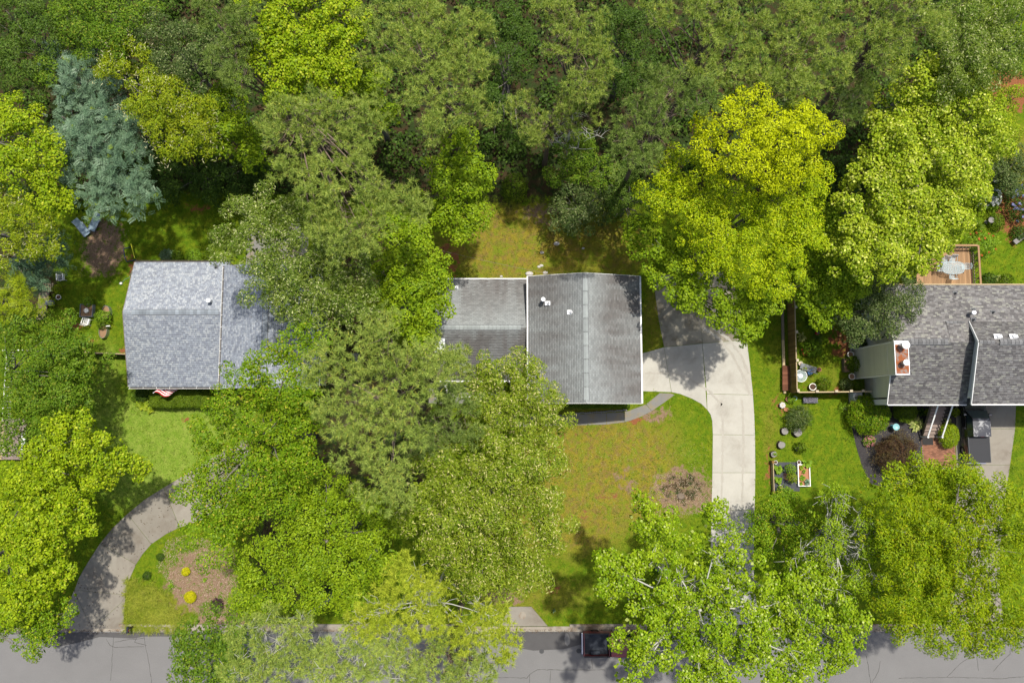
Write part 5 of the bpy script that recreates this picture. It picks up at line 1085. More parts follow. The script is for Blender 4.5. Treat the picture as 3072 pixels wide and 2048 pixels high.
    MB().box((2.735, 0, .78), (.03, .92, .18)).build('grille', MAT['black_metal'], t); MB().box((-.525, 0, 1.735), (.05, .30, .05)).build('brake_light', MAT['lamp_red'], t)
    MB().tube([(1.68, -.6, 1.15), (1.60, -.1, 1.19)], .012, 4).tube([(1.68, .1, 1.15), (1.60, .6, 1.19)], .012, 4).build('wiper', MAT['rubber'], t)
    return t
tk = pickup('black pickup truck with peeling roof and covered bed under the right house eave', 'black_paint', 'peeling_paint', True)
tk.location = (39.98, -1.12, .03); tk.rotation_euler = (0, 0, pi / 2)
tk2 = pickup('dark red pickup truck with open black bed parked at the kerb under the sycamore', 'red_paint', 'red_paint', False)
q = W(1752, 1934, 1.1); tk2.location = (q.x + 2.74, q.y, .006)

# ------------------------------------------------------------------ fences, timbers, deck, stairs
def fence(root, A, B, h, mat, bw=.14, posts=(), pz=0.0, cap=True, rail=True, railside=1):
    A = Vector(A); B = Vector(B); d = (B - A); L = d.length; d.normalize(); rz = math.atan2(d.y, d.x); n_ = Vector((-d.y, d.x, 0)); n = int(L / bw); R_ = random.Random(int(L * 50))
    for i in range(n):
        c = A + d * ((i + .5) * L / n); hh = h + R_.uniform(-.02, .02); piece('board', root, (c.x, c.y, hh / 2 + pz), (L / n - .008, .02, hh), mat, rz)
    if rail:
        for z in (.35, h - .25): c = (A + B) / 2 + n_ * .035 * railside; piece('rail', root, (c.x, c.y, z + pz), (L, .045, .09), MAT['wood_pale'], rz)
        c = (A + B) / 2; piece('top_rail', root, (c.x, c.y, h + .03 + pz), (L, .09, .035), MAT['wood_pale'], rz)
    for f in posts:
        c = A + d * L * f + n_ * .06 * railside; po = piece('post', root, (c.x, c.y, (h + .1) / 2 + pz), (.11, .11, h + .1), MAT['wood_pale'], rz)
        if cap: piece('post_cap', root, (c.x, c.y, h + .14 + pz), (.24, .20, .05), MAT['tan_cushion'], rz)
fa, fb, fc = W(2383, 850, 1.85), W(2392, 1176, 1.85), W(2618, 1174, 1.85)
f1 = thing('wooden_fence', 'tall brown board fence along the west side of the right garden', 'fence', (fa.x, (fa.y + fb.y) / 2, 0)); fence(f1, (fa.x, fa.y, 0), (fb.x, fb.y, 0), 1.8, MAT['wood_fence'], .14, (.02, .22, .45, .71, .985), railside=1)
f2 = thing('wooden_fence', 'board fence with flat post caps along the front of the right garden', 'fence', ((fb.x + fc.x) / 2, fb.y, 0)); fence(f2, (fb.x + .12, fb.y, 0), (fc.x, fc.y, 0), 1.75, MAT['wood_fence'], .14, (.25, .51, .71, .87), railside=1)
fl0, fl1 = W(175, 1054, 1.3), W(384, 1062, 1.3)
f3 = thing('wooden_fence', 'dark weathered board fence between the left oak and the left house', 'fence', ((fl0.x + fl1.x) / 2, fl0.y, 0)); fence(f3, (fl0.x, fl0.y, 0), (fl1.x, fl1.y, 0), 1.3, MAT['wood_dark'], .14, (.1, .4, .7, .97), cap=False, railside=1)
cb = thing('compost_bin', 'low reddish board bin against the outside of the west garden fence', 'bin', W(2360, 1140)); 
for i in range(12):
    a_ = W(2358, 1100 + i * 6.2, .45); piece('board', cb, (a_.x, a_.y, .45), (.62, .165, .03), MAT['wood_red'])
a_, b_ = W(2352, 1100), W(2352, 1170)
piece('side', cb, (a_.x - .02, (a_.y + b_.y) / 2, .22), (.03, a_.y - b_.y, .43), MAT['wood_red'])
for (y0, y1, x0, x1, lb) in ((850, 1020, 2346, 2349, 'long weathered landscape timber along the strip of lawn, upper one'), (1020, 1105, 2349, 2351, 'short pale landscape timber in the middle of the garden edge'), (1095, 1180, 2351, 2354, 'pale landscape timber at the lower end of the garden edge')):
    p0, p1 = W(x0, y0, .15), W(x1, y1, .15); o = MB().bar(p0, p1, .22, .16).build('landscape_timber', MAT['wood_pale'] if y0 > 1000 else MAT['wood_grey'], None, bevel=.02); tag(o, lb, 'timber', 'landscape timbers edging the right garden')
# deck behind the right house
DZ = 2.4; d0, d1 = W(2745, 742, DZ), W(2924, 858, DZ); dk_ = thing('wooden_deck', 'honey brown timber deck behind the right house with patio furniture', 'deck', ((d0.x + d1.x) / 2, (d0.y + d1.y) / 2, 0))
dy0, dy1 = 10.95, d0.y; n = int((d1.x - d0.x) / .142)
for i in range(n): piece('plank', dk_, (d0.x + .142 * (i + .5), (dy0 + dy1) / 2, DZ - .015), (.136, dy1 - dy0, .03), MAT['wood_deck'])
for x_ in (d0.x + .1, (d0.x + d1.x) / 2, d1.x - .1):
    piece('beam', dk_, (x_, (dy0 + dy1) / 2, DZ - .13), (.1, dy1 - dy0, .18), MAT['wood_grey'])
    for y_ in (dy0 + .5, dy1 - .2): piece('deck_post', dk_, (x_, y_, (DZ - .24) / 2), (.13, .13, DZ - .24), MAT['wood_grey'])
rw_ = .9; xr = d1.x - .03
piece('top_rail', dk_, (xr, (dy0 + dy1) / 2, DZ + rw_), (.16, dy1 - dy0, .04), MAT['wood_deck']); piece('bottom_rail', dk_, (xr, (dy0 + dy1) / 2, DZ + .08), (.05, dy1 - dy0, .08), MAT['wood_grey'])
piece('top_rail', dk_, ((d0.x + d1.x) / 2, dy1 - .03, DZ + rw_ + .004), (d1.x - d0.x - .2, .16, .04), MAT['wood_deck']); piece('bottom_rail', dk_, ((d0.x + d1.x) / 2, dy1 - .03, DZ + .1), (d1.x - d0.x - .2, .05, .08), MAT['wood_grey'])
k = int((dy1 - dy0) / .45)
for i in range(k):
    y_ = dy0 + (i + .5) * (dy1 - dy0) / k
    for s in (-1, 1): piece('lattice', dk_, (xr - .01 * s, y_, DZ + .48), (.02, .05, .92), MAT['wood_grey'], 0, .45 * s)
k = int((d1.x - d0.x) / .30)
for i in range(k): piece('baluster', dk_, (d0.x + (i + .5) * (d1.x - d0.x) / k, dy1 - .03, DZ + .5), (.04, .04, .74), MAT['wood_grey'])
# patio table and mesh chairs
tc = W(2860, 803, DZ + .7); tb = thing('patio_table', 'oval glass-topped patio table with pale metal rim on the deck', 'table', (tc.x, tc.y, DZ))
m = MB(); N_ = 28; prof = [(.92 * np.sign(cos(a)) * abs(cos(a)) ** .6, .52 * np.sign(sin(a)) * abs(sin(a)) ** .6) for a in [2 * pi * i / N_ for i in range(N_)]]
MB().prism([(tc.x + x, tc.y + y) for x, y in prof], DZ + .70, DZ + .712).build('glass_top', MAT['table_glass'], tb)
m.tube([(tc.x + x, tc.y + y, DZ + .70) for x, y in prof + prof[:1]], .025, 5).build('rim', MAT['patina_metal'], tb)
for sx_ in (-1, 1):
    for sy_ in (-1, 1): MB().tube([(tc.x + sx_ * .7, tc.y + sy_ * .36, DZ), (tc.x + sx_ * .6, tc.y + sy_ * .3, DZ + .35), (tc.x + sx_ * .72, tc.y + sy_ * .38, DZ + .69)], .018, 5).build('leg', MAT['patina_metal'], tb)
m = MB()
for i in range(9): m.bar((tc.x - .7 + i * .17, tc.y - .35, DZ + .5), (tc.x - .5 + i * .13, tc.y + .35, DZ + .5), .02, .01).bar((tc.x - .5 + i * .13, tc.y - .35, DZ + .51), (tc.x - .7 + i * .17, tc.y + .35, DZ + .51), .02, .01)
m.build('lattice_shelf', MAT['patina_metal'], tb)
def mesh_chair():
    t = thing('patio_chair', 'x', 'chair', (0, 0, 0), 0, 'pale metal mesh chairs round the patio table')
    s = MB(); b = MB()
    for i in range(7):
        u = -.22 + .44 * i / 6; s.bar((u, -.22, .43), (u, .22, .43), .022, .012).bar((-.22, u, .436), (.22, u, .436), .022, .012)
        b.bar((u, -.24, .46), (u, -.34, .88), .02, .012)
    for i in range(6): z = .50 + .07 * i; b.bar((-.22, -.245 - .017 * i, z), (.22, -.245 - .017 * i, z), .02, .012)
    s.tube([(-.23, -.23, .43), (.23, -.23, .43), (.23, .23, .43), (-.23, .23, .43), (-.23, -.23, .43)], .016, 5); b.tube([(-.23, -.24, .44), (-.25, -.34, .86), (0, -.38, .95), (.25, -.34, .86), (.23, -.24, .44)], .018, 5)
    s.build('seat', MAT['patina_metal'], t); b.build('backrest', MAT['patina_metal'], t)
    for x in (-.23, .23):
        MB().tube([(x, -.3, .70), (x * 1.15, 0, .68), (x * 1.1, .2, .62)], .016, 5).build('armrest', MAT['patina_metal'], t)
        for y in (-.22, .22): MB().tube([(x, y, .43), (x * 1.1, y * 1.2, 0)], .014, 5).build('leg', MAT['patina_metal'], t)
    return t
ch0 = mesh_chair()
for i, (px, py, rz, lb) in enumerate(((2834, 783, 2.75, 'mesh patio chair at the upper left corner of the deck table'), (2858, 780, 3.05, 'mesh patio chair tucked in at the far long side of the deck table'), (2893, 800, 1.55, 'mesh patio chair at the right end of the deck table'), (2856, 828, .1, 'mesh patio chair on the house side of the deck table'), (2820, 806, -1.6, 'mesh patio chair at the left end of the deck table'))):
    q = W(px, py, DZ + .43)
    if i == 0: ch0.location = (q.x, q.y, DZ); ch0.rotation_euler = (0, 0, rz); ch0['label'] = lb
    else: dup(ch0, (q.x, q.y, DZ), rz, lb)
# front stairs of the right house
sx0 = W(2768, 1310, .12).x; sx1 = W(2809, 1308, .12).x; sy0 = W(2768, 1312, .1).y; st_ = thing('front_stairs', 'brown wooden front stairs with white handrails at the right house', 'stairs', ((sx0 + sx1) / 2, sy0, 0))
ns = 11; ZT = 2.2; run = (1.55 - sy0) / ns
for i in range(ns):
    z = ZT * (i + 1) / ns; y_ = sy0 + run * (i + .5); xo = 0.0
    piece('tread', st_, ((sx0 + sx1) / 2, y_, z - .02), (sx1 - sx0 + .06, run + .02, .04), MAT['stair_tread']); piece('riser', st_, ((sx0 + sx1) / 2, y_ - run / 2 + .02, z - ZT / ns / 2 - .02), (sx1 - sx0, .02, ZT / ns - .04), MAT['wood_grey'])
for x_ in (sx0 - .02, sx1 + .02):
    MB().bar((x_, sy0, .0 + .02), (x_, 1.55, ZT - .1), .05, .28).build('stringer', MAT['wood_grey'], st_)
    MB().bar((x_, sy0 + .1, .98), (x_, 1.45, ZT + .92), .11, .06).build('handrail', MAT['white_paint'], st_)
    for i in range(ns): y_ = sy0 + run * (i + .5); z = ZT * (i + 1) / ns; piece('baluster', st_, (x_, y_, z + .42), (.045, .045, .9), MAT['wood_grey'])
    for y_, zb in ((sy0 + .06, 0.0), (1.48, ZT)): piece('newel_post', st_, (x_, y_, zb + .52), (.13, .13, 1.04), MAT['white_paint'])
bw0, bw1 = W(2765, 1335), W(2868, 1400); bwk = thing('brick_walk', None, None, ((bw0.x + bw1.x) / 2, (bw0.y + bw1.y) / 2, 0)); bwk['kind'] = 'structure'
MB().box(((bw0.x + bw1.x) / 2, (bw0.y + bw1.y) / 2 + .25, .012), (bw1.x - bw0.x, bw0.y - bw1.y + .9, .03)).build('bed', MAT['mortar'], bwk)
nb = 0; y_ = bw0.y + .62; r_ = 0
while y_ > bw1.y - .1:
    x_ = bw0.x + (.11 if r_ % 2 else 0)
    while x_ < bw1.x - .1:
        if not (y_ > bw0.y and x_ > bw0.x + 1.45): 
            piece('brick', bwk, (x_ + .105, y_, .035), (.205, .096, .03), MAT['brick_red']); nb += 1
        x_ += .217
    y_ -= .108; r_ += 1
q = W(2783, 1324, .06); o = MB().box((q.x, q.y, .062), (.95, .58, .022)).build('doormat', MAT['doormat'], None); tag(o, 'black rectangular doormat on the brick walk at the stair foot', 'doormat')

# ------------------------------------------------------------------ garden furniture and pots
def pot(label, px, py, r, h, mat, fill='soil', cat='pot', name='flower_pot', group=None, prof=None, z=0.0):
    c = W(px, py, z + h * .9); t = thing(name, label, cat, (c.x, c.y, z), 0, group)
    MB().lathe((c.x, c.y, z), [(r * .72, 0), (r * .86, h * .5), (r, h * .96), (r * 1.06, h), (r * .9, h), (r * .86, h * .85), (.0, h * .84)] if prof is None else prof, 18).build('bowl', MAT[mat], t, smooth=False)
    MB().lathe((c.x, c.y, z + h * .85), [(r * .85, 0), (r * .5, .02), (0, .025)], 14).build('soil', MAT[fill], t)
    return t
pot('white round pot beside the upper corner of the chimney base', 2552, 1063, .27, .42, 'white_plastic', 'straw_mulch'); pot('white round pot beside the lower corner of the chimney base', 2556, 1129, .27, .42, 'white_plastic', 'straw_mulch')
pot('large white tub of dry soil at the front corner of the right garden', 2438, 1160, .30, .40, 'white_plastic'); pot('cream pot at the left end of the garden bench', 2402, 1090, .18, .3, 'cream_plastic', 'tan_cushion'); pot('tan pot at the right end of the garden bench', 2458, 1108, .18, .3, 'terracotta', 'soil')
pot('small brown pot outside the garden fence corner', 2364, 1197, .20, .28, 'terracotta'); pot('wire-rimmed pale green pot beside the leafy plant outside the fence', 2385, 1194, .17, .25, 'teal_glaze', 'leaf_veg')
pot('white wire ring pot at the top of the left raised bed', 2327, 1386, .15, .3, 'white_plastic', 'soil'); pot('white bucket at the top left corner of the white raised bed', 2397, 1386, .16, .3, 'white_plastic', 'soil'); pot('white ring pot at the foot of the left raised bed', 2342, 1460, .16, .25, 'white_plastic', 'terracotta')
pot('white ringed pot of soil beside the leafy plant at the wooden walkway', 175, 891, .21, .25, 'white_plastic', 'soil')
def stump(label, px, py, r, h):
    c = W(px, py, h); R_ = random.Random(px); t = thing('tree_stump', label, 'tree stump', (c.x, c.y, 0), 0, 'sawn stumps on the right front lawn'); n = 16; j = [R_.uniform(.9, 1.1) for _ in range(n)]; m = MB(); vs = []
    for rr, z in ((1.18, 0), (1.05, h * .4), (1, h)): vs += [(c.x + r * rr * j[k] * cos(2 * pi * k / n), c.y + r * rr * j[k] * sin(2 * pi * k / n), z) for k in range(n)]
    m._add(vs, [(i * n + k, i * n + (k + 1) % n, (i + 1) * n + (k + 1) % n, (i + 1) * n + k) for i in range(2) for k in range(n)]); m.build('bark', MAT['wood_dark'], t)
    MB().prism([(c.x + r * .97 * j[k] * cos(2 * pi * k / n), c.y + r * .97 * j[k] * sin(2 * pi * k / n)) for k in range(n)], h - .03, h + .012).build('cut_face', MAT['stone_grey'], t)
stump('round sawn stump on the lawn left of the biggest stump', 2355, 1293, .30, .35); stump('biggest sawn stump on the lawn below the dark round bush', 2394, 1296, .37, .42); stump('sawn stump with a stick across it on the lawn', 2345, 1334, .31, .38); stump('small stump planter sprouting green above the raised beds', 2322, 1362, .26, .35)
rosette('seedling', 'small green sprout in the lowest stump planter', 'plant', 2325, 1362, 8, 'leaf_veg', 12, .25, .35, .36)
# lawn stump in the bare patch of the middle lawn
c = W(2043, 1488, .1); o = MB().lathe((c.x, c.y, 0), [(.42, 0), (.36, .06), (.30, .12), (.18, .10), (0, .08)], 13, .85, .7).build('tree_stump', MAT['wood_grey']); tag(o, 'old grey ground-down stump in the bare brown patch of the middle lawn', 'tree stump')
# bench, bistro table, chair
c = W(2426, 1103, .45); bn = thing('garden_bench', 'dark lattice metal bench in the fenced right garden', 'bench', (c.x, c.y, 0)); m = MB()
for i in range(16): m.bar((c.x - .68 + i * .09, c.y - .24, .42), (c.x - .68 + i * .09, c.y + .24, .42), .05, .02)
for i in range(5): m.bar((c.x - .7, c.y - .22 + i * .11, .43), (c.x + .7, c.y - .22 + i * .11, .43), .04, .015)
m.build('seat', MAT['grey_plastic'], bn); m = MB()
for i in range(16): m.bar((c.x - .68 + i * .09, c.y - .26, .45), (c.x - .68 + i * .09, c.y - .36, .88), .03, .02)
m.bar((c.x - .72, c.y - .36, .9), (c.x + .72, c.y - .36, .9), .05, .04).build('backrest', MAT['black_metal'], bn)
for x in (-.65, .65):
    for y in (-.22, .22): MB().tube([(c.x + x, c.y + y, 0), (c.x + x, c.y + y, .42)], .025, 6).build('leg', MAT['black_metal'], bn)
bn.rotation_euler = (0, 0, -.30)
c = W(2403, 1127, .72); bt_ = thing('bistro_table', 'round pale glass garden table against the west fence', 'table', (c.x, c.y, 0))
MB().lathe((c.x, c.y, .70), [(.52, 0), (.53, .012), (.52, .024)], 28).build('top', MAT['table_glass'], bt_); MB().ring((c.x, c.y, .69), .54, .03, .04, 28).build('rim', MAT['white_metal'], bt_)
MB().lathe((c.x, c.y, 0), [(.28, 0), (.06, .05), (.04, .35), (.05, .62), (.22, .69)], 10).build('pedestal', MAT['galvanised'], bt_)
c = W(2431, 1117, .4); o = thing('garden_chair', 'small blue plastic chair between the bench and the round table', 'chair', (c.x, c.y, 0))
MB().box((c.x, c.y, .36), (.42, .36, .03)).build('seat', MAT['blue_plastic'], o, bevel=.01); MB().box((c.x + .03, c.y + .18, .58), (.40, .04, .4), rx=-.2).build('backrest', MAT['blue_plastic'], o)
for x in (-.18, .18):
    for y in (-.14, .14): MB().tube([(c.x + x, c.y + y, 0), (c.x + x * .95, c.y + y, .36)], .018, 5).build('leg', MAT['blue_plastic'], o)
o.rotation_euler = (0, 0, .35)
c = W(2540, 1095, .4); tr = thing('trough_planter', 'long dark-sided wooden trough planter beside the chimney base', 'planter', (c.x, c.y, 0))
for x in (-.24, .24): piece('side', tr, (c.x + x, c.y, .24), (.04, 1.16, .48), MAT['wood_grey'])
for y in (-.57, .57): piece('end', tr, (c.x, c.y + y, .24), (.44, .04, .47), MAT['wood_grey'])
MB().box((c.x, c.y, .36), (.43, 1.09, .03)).build('soil', MAT['straw_mulch'], tr)
shrub('potted_shrub', 'glossy green shrub growing over the trough planter', 'shrub', 2562, 1091, 24, 1.3, 'leaf_box', .12)
c = W(2563, 1040, .4); gb = thing('slatted_bench', 'short grey slatted bench at the west wall of the right house', 'bench', (c.x, c.y, 0))
for i in range(5): piece('slat', gb, (c.x - .3 + i * .14, c.y, .40), (.125, .62, .03), MAT['grey_plastic'], -.15)
piece('backrest', gb, (c.x + .38, c.y + .03, .62), (.04, .62, .5), MAT['grey_plastic'], -.15)
for x in (-.28, .3):
    for y in (-.25, .25): piece('leg', gb, (c.x + x, c.y + y, .19), (.06, .06, .38), MAT['grey_plastic'], -.15)
c = W(2574, 1191, .75); ac = thing('air_conditioner', 'white boxy air conditioner at the front corner of the right house', 'air conditioner', (c.x, c.y, 0))
MB().box((c.x, c.y, .40), (.78, .78, .72)).build('cabinet', MAT['white_metal'], ac, bevel=.03); MB().box((c.x, c.y, .02), (.95, .95, .06)).build('pad', MAT['concrete'], ac); MB().lathe((c.x, c.y, .762), [(.30, 0), (.28, .03), (.05, .035), (0, .035)], 18).build('fan_grille', MAT['galvanised'], ac)
c = W(2689, 1280, .75); bb = thing('birdbath', 'round teal glazed birdbath on the black mulch', 'birdbath', (c.x, c.y, 0)); MB().lathe((c.x, c.y, 0), [(.19, 0), (.17, .06), (.09, .12), (.08, .5), (.13, .62)], 14).build('pedestal', MAT['teal_dark'], bb)
MB().lathe((c.x, c.y, .62), [(.13, 0), (.27, .08), (.29, .12), (.27, .12), (.16, .07), (0, .05)], 20).build('bowl', MAT['teal_glaze'], bb)
c = W(2974, 660, .7); bb = thing('birdbath', 'small stone birdbath in the clay garden at the right edge', 'birdbath', (c.x, c.y, 0)); MB().lathe((c.x, c.y, 0), [(.18, 0), (.09, .1), (.08, .5), (.12, .6)], 12).build('pedestal', MAT['stone_grey'], bb); MB().lathe((c.x, c.y, .6), [(.12, 0), (.25, .08), (.26, .11), (.14, .06), (0, .05)], 16).build('bowl', MAT['stone_grey'], bb)
c = W(2348, 1215, .35); so = thing('stone_ornament', 'pale sculpted stone flower ornament outside the garden fence', 'ornament', (c.x, c.y, 0)); MB().lathe((c.x, c.y, 0), [(.2, 0), (.14, .1), (.16, .26)], 12).build('foot', MAT['stone_grey'], so)
for k in range(7): a = k * 2 * pi / 7; MB().lathe((c.x + .17 * cos(a), c.y + .17 * sin(a), .26), [(.05, 0), (.11, .04), (.10, .09), (0, .10)], 9).build('petal', MAT['stone_pale'], so)
MB().lathe((c.x, c.y, .27), [(.12, 0), (.10, .08), (0, .09)], 10).build('centre', MAT['tan_cushion'], so)
c = W(2359, 1228, .15); o = MB().lathe((c.x, c.y, 0), [(.10, 0), (.2, .1), (.21, .14), (.18, .14), (.1, .06), (0, .06)], 12, 1.1, .8).build('clay_dish', MAT['terracotta']); tag(o, 'small clay dish beside the stone flower ornament', 'dish')
c = W(2456, 998, .5); gn = thing('garden_gnome', 'small red and white gnome figure among the garden plants', 'gnome', (c.x, c.y, 0)); MB().lathe((c.x, c.y, 0), [(.15, 0), (.17, .18), (.11, .32), (.06, .36)], 12).build('body', MAT['flag_red'], gn); MB().lathe((c.x, c.y, .34), [(.07, 0), (.10, .06), (.07, .14), (.02, .17)], 12).build('head', MAT['white_plastic'], gn); MB().lathe((c.x, c.y, .44), [(.10, 0), (.06, .12), (.01, .24)], 10).build('hat', MAT['stone_grey'], gn)
c = W(2432, 1200, .35); lv = thing('lavender_trough', 'low trough of grey-lilac foliage along the outside of the front fence', 'planter', (c.x, c.y, 0)); MB().box((c.x, c.y, .13), (1.15, .38, .26), -.12).build('trough', MAT['grey_plastic'], lv)
R = np.random.default_rng(3); P = np.stack([c.x + R.uniform(-.62, .62, 900), c.y + R.uniform(-.24, .24, 900), R.uniform(.24, .45, 900)], 1); V, F = leaves(P, unit(R.normal(scale=.6, size=P.shape) + np.array([0, 0, 1])), .10, .4, R); np_mesh('foliage', V, F, MAT['lilac_leaf'], lv)
# raised beds
c0, c1 = W(2312, 1385, .5), W(2322, 1476, .5); rb = thing('raised_bed', 'raised bed with a tall tan board side and black fabric', 'raised bed', ((c0.x + c1.x) / 2, (c0.y + c1.y) / 2, 0)); L = c0.y - c1.y
xe = W(2400, 1430, .2).x
for i in range(3): piece('side_board', rb, (c1.x, (c0.y + c1.y) / 2, .10 + .19 * i), (.05, L, .18), MAT['wood_pale'])
for y_ in (c0.y, c1.y): piece('end_post', rb, (c1.x - .02, y_, .32), (.2, .2, .64), MAT['wood_fence'])
MB().box(((c1.x + xe) / 2 + .04, (c0.y + c1.y) / 2, .03), (xe - c1.x - .1, L - .1, .05)).build('fabric', MAT['fabric_black'], rb)
c0, c1 = W(2394, 1393, .35), W(2431, 1457, .35); rb = thing('raised_bed', 'white-framed rectangular raised bed full of vegetables', 'raised bed', ((c0.x + c1.x) / 2, (c0.y + c1.y) / 2, 0))
for x_ in (c0.x, c1.x): piece('side_board', rb, (x_, (c0.y + c1.y) / 2, .18), (.07, c0.y - c1.y + .07, .36), MAT['white_paint'])
for y_ in (c0.y, c1.y): piece('end_board', rb, ((c0.x + c1.x) / 2, y_, .178), (c1.x - c0.x - .07, .07, .35), MAT['white_paint'])
MB().box(((c0.x + c1.x) / 2, (c0.y + c1.y) / 2, .12), (c1.x - c0.x - .08, c0.y - c1.y - .08, .2)).build('soil', MAT['terracotta'], rb)
V_ = lambda lb, px, py, r, n=22, h=.3, wr=.5, mat='leaf_veg', z=.2: rosette('vegetable_plant', lb, 'plant', px, py, r, mat, n, h, wr, z, 'vegetables in the raised beds')
V_('large squash plant at the top of the black-fabric bed', 2335, 1405, 18, 18, .35, .75, z=.06); V_('squash plant at the lower left of the black-fabric bed', 2335, 1438, 16, 16, .3, .75, z=.06)
V_('leafy plant spilling over the top right corner of the white bed', 2421, 1388, 17, 30, .35, .5); V_('pale lettuce at the top left inside the white bed', 2404, 1402, 9, 20, .2, .6, 'leaf_hosta'); V_('pepper plant in the middle of the white bed', 2413, 1414, 8, 20, .25, .5); V_('bright bush bean in the lower half of the white bed', 2408, 1432, 11, 26, .25, .5); V_('blue-green cabbage at the bottom right of the white bed', 2421, 1446, 13, 20, .25, .7, 'leaf_blue'); V_('dark chard at the bottom left of the white bed', 2402, 1450, 8, 16, .2, .6)
shrub('tomato_plant', 'tall airy tomato plant at the top of the black-fabric bed', 'plant', 2372, 1407, 17, 1.1, 'leaf_veg', .10); shrub('tomato_plant', 'tomato plant in a round wire cage in the black-fabric bed', 'plant', 2376, 1432, 16, 1.1, 'leaf_hosta', .10)
c = W(2366, 1430, .9); o = MB()
for z in (.3, .6, .9): o.ring((c.x, c.y, z), .28, .012, .012, 16)
for k in range(4): o.tube([(c.x + .28 * cos(k * pi / 2), c.y + .28 * sin(k * pi / 2), 0), (c.x + .28 * cos(k * pi / 2), c.y + .28 * sin(k * pi / 2), .92)], .008, 4)
tag(o.build('tomato_cage', MAT['wood_red']), 'round rusty wire cage in the black-fabric bed', 'plant cage')

# ------------------------------------------------------------------ right side planting
shrub('shrub', 'loose green shrub at the foot of the left raised bed', 'shrub', 2355, 1490, 32, 1.0, 'leaf_veg', .14); shrub('round_bush', 'dark feathery round bush on the right front lawn above the stumps', 'bush', 2396, 1255, 38, 1.3, 'leaf_holly', .12, .35, rough=.4); shrub('potted_shrub', 'small leafy potted bush right of the stick-topped stump', 'bush', 2402, 1341, 17, .9, 'leaf_box', .13)
pot('grey pot under the small leafy bush on the right lawn', 2392, 1346, .17, .35, 'grey_plastic')
shrub('large_bush', 'biggest dark green glossy bush beside the white air conditioner', 'bush', 2608, 1243, 62, 2.0, 'leaf_water_oak', .13, rough=.12, dens=1.3); shrub('clipped_bush', 'round clipped dark bush under the eave left of the front stairs', 'bush', 2717, 1233, 35, 1.3, 'leaf_box', .09, rough=.08, dens=1.5); shrub('clipped_bush', 'bright green clipped bush right of the front stairs beside the black pickup', 'bush', 2847, 1306, 30, 1.2, 'leaf_lime', .085, rough=.08, sy=1.3, dens=1.8)
shrub('small_bush', 'small yellow-green bush left of the front stairs top', 'bush', 2786, 1238, 13, .7, 'leaf_hosta', .11); shrub('small_bush', 'small yellow-green bush between the stairs and the pickup bonnet', 'bush', 2867, 1236, 13, .7, 'leaf_hosta', .11)
rosette('hosta', 'large cream-green hosta left of the front stairs', 'plant', 2751, 1272, 27, 'leaf_hosta_cream', 60, .4, .30); rosette('hosta', 'cream-green hosta right of the stair handrail', 'plant', 2843, 1262, 16, 'leaf_hosta_cream', 30, .4, .22); rosette('hosta', 'shaded hosta under the eave behind the stairs hosta', 'plant', 2765, 1236, 16, 'leaf_dark', 30, .35, .25)
shrub('flowering_plant', 'pink flowering plant on the black mulch', 'plant', 2608, 1322, 18, .55, 'leaf_veg', .08, flower='petal_pink', nfl=70, fl=.055); shrub('japanese_maple', 'large dark red-brown Japanese maple bush on the black mulch', 'bush', 2690, 1362, 60, 1.8, 'leaf_redmaple', .10, .3, rough=.35, dens=1.2); shrub('small_plant', 'small white-flowered plant at the left edge of the brick walk', 'plant', 2748, 1371, 15, .4, 'leaf_holly', .08, flower='petal_white', nfl=12, fl=.07)
rosette('hosta', 'striped hosta against the west fence near the top post cap', 'plant', 2404, 1010, 18, 'leaf_hosta_cream', 36, .4, .3); rosette('lily_clump', 'strap-leaved lily clump under the maple in the right garden', 'plant', 2437, 968, 28, 'leaf_oak', 60, .7, .09, arch=.75)
shrub('broad_leaf_shrub', 'bright broad-leaved shrub in the middle of the right garden', 'shrub', 2440, 1045, 28, 1.1, 'leaf_veg', .20, .6, rough=.3); shrub('red_flowers', 'red flowers at the foot of the west fence', 'plant', 2414, 1053, 13, .4, 'leaf_veg', .09, flower='petal_red', nfl=16, fl=.12); shrub('hydrangea', 'shaded shrub with scattered white flowers under the holly', 'shrub', 2478, 942, 38, 1.4, 'leaf_dark', .14, flower='petal_white', nfl=40, fl=.10); shrub('shrub', 'green rounded shrub at the inner front fence corner', 'shrub', 2472, 1152, 22, 1.0, 'leaf_box', .12)
shrub('shrub', 'blue-green shrub inside the front fence beside the house wall', 'shrub', 2540, 1153, 19, .9, 'leaf_holly', .12); shrub('shrub', 'small fern-green shrub against the west wall below the chimney', 'shrub', 2576, 1155, 13, .8, 'leaf_oak', .11); shrub('topiary', 'dark upright bush at the west wall above the chimney base', 'bush', 2584, 1028, 15, 1.2, 'leaf_dark', .09); rosette('fern', 'shaded ferny clump below the strap-leaved lily', 'plant', 2452, 1018, 22, 'leaf_forest', 50, .4, .12); shrub('weedy_plant', 'loose weedy plant along the mulch edge by the largest bush', 'plant', 2535, 1222, 20, .5, 'leaf_veg', .10, dens=.4); shrub('leafy_plant', 'bright leafy plant outside the garden fence corner', 'plant', 2375, 1199, 12, .5, 'leaf_veg', .12); shrub('leafy_plant', 'low yellow-green plants at the west fence behind the bench', 'plant', 2412, 1108, 14, .5, 'leaf_hosta', .10)
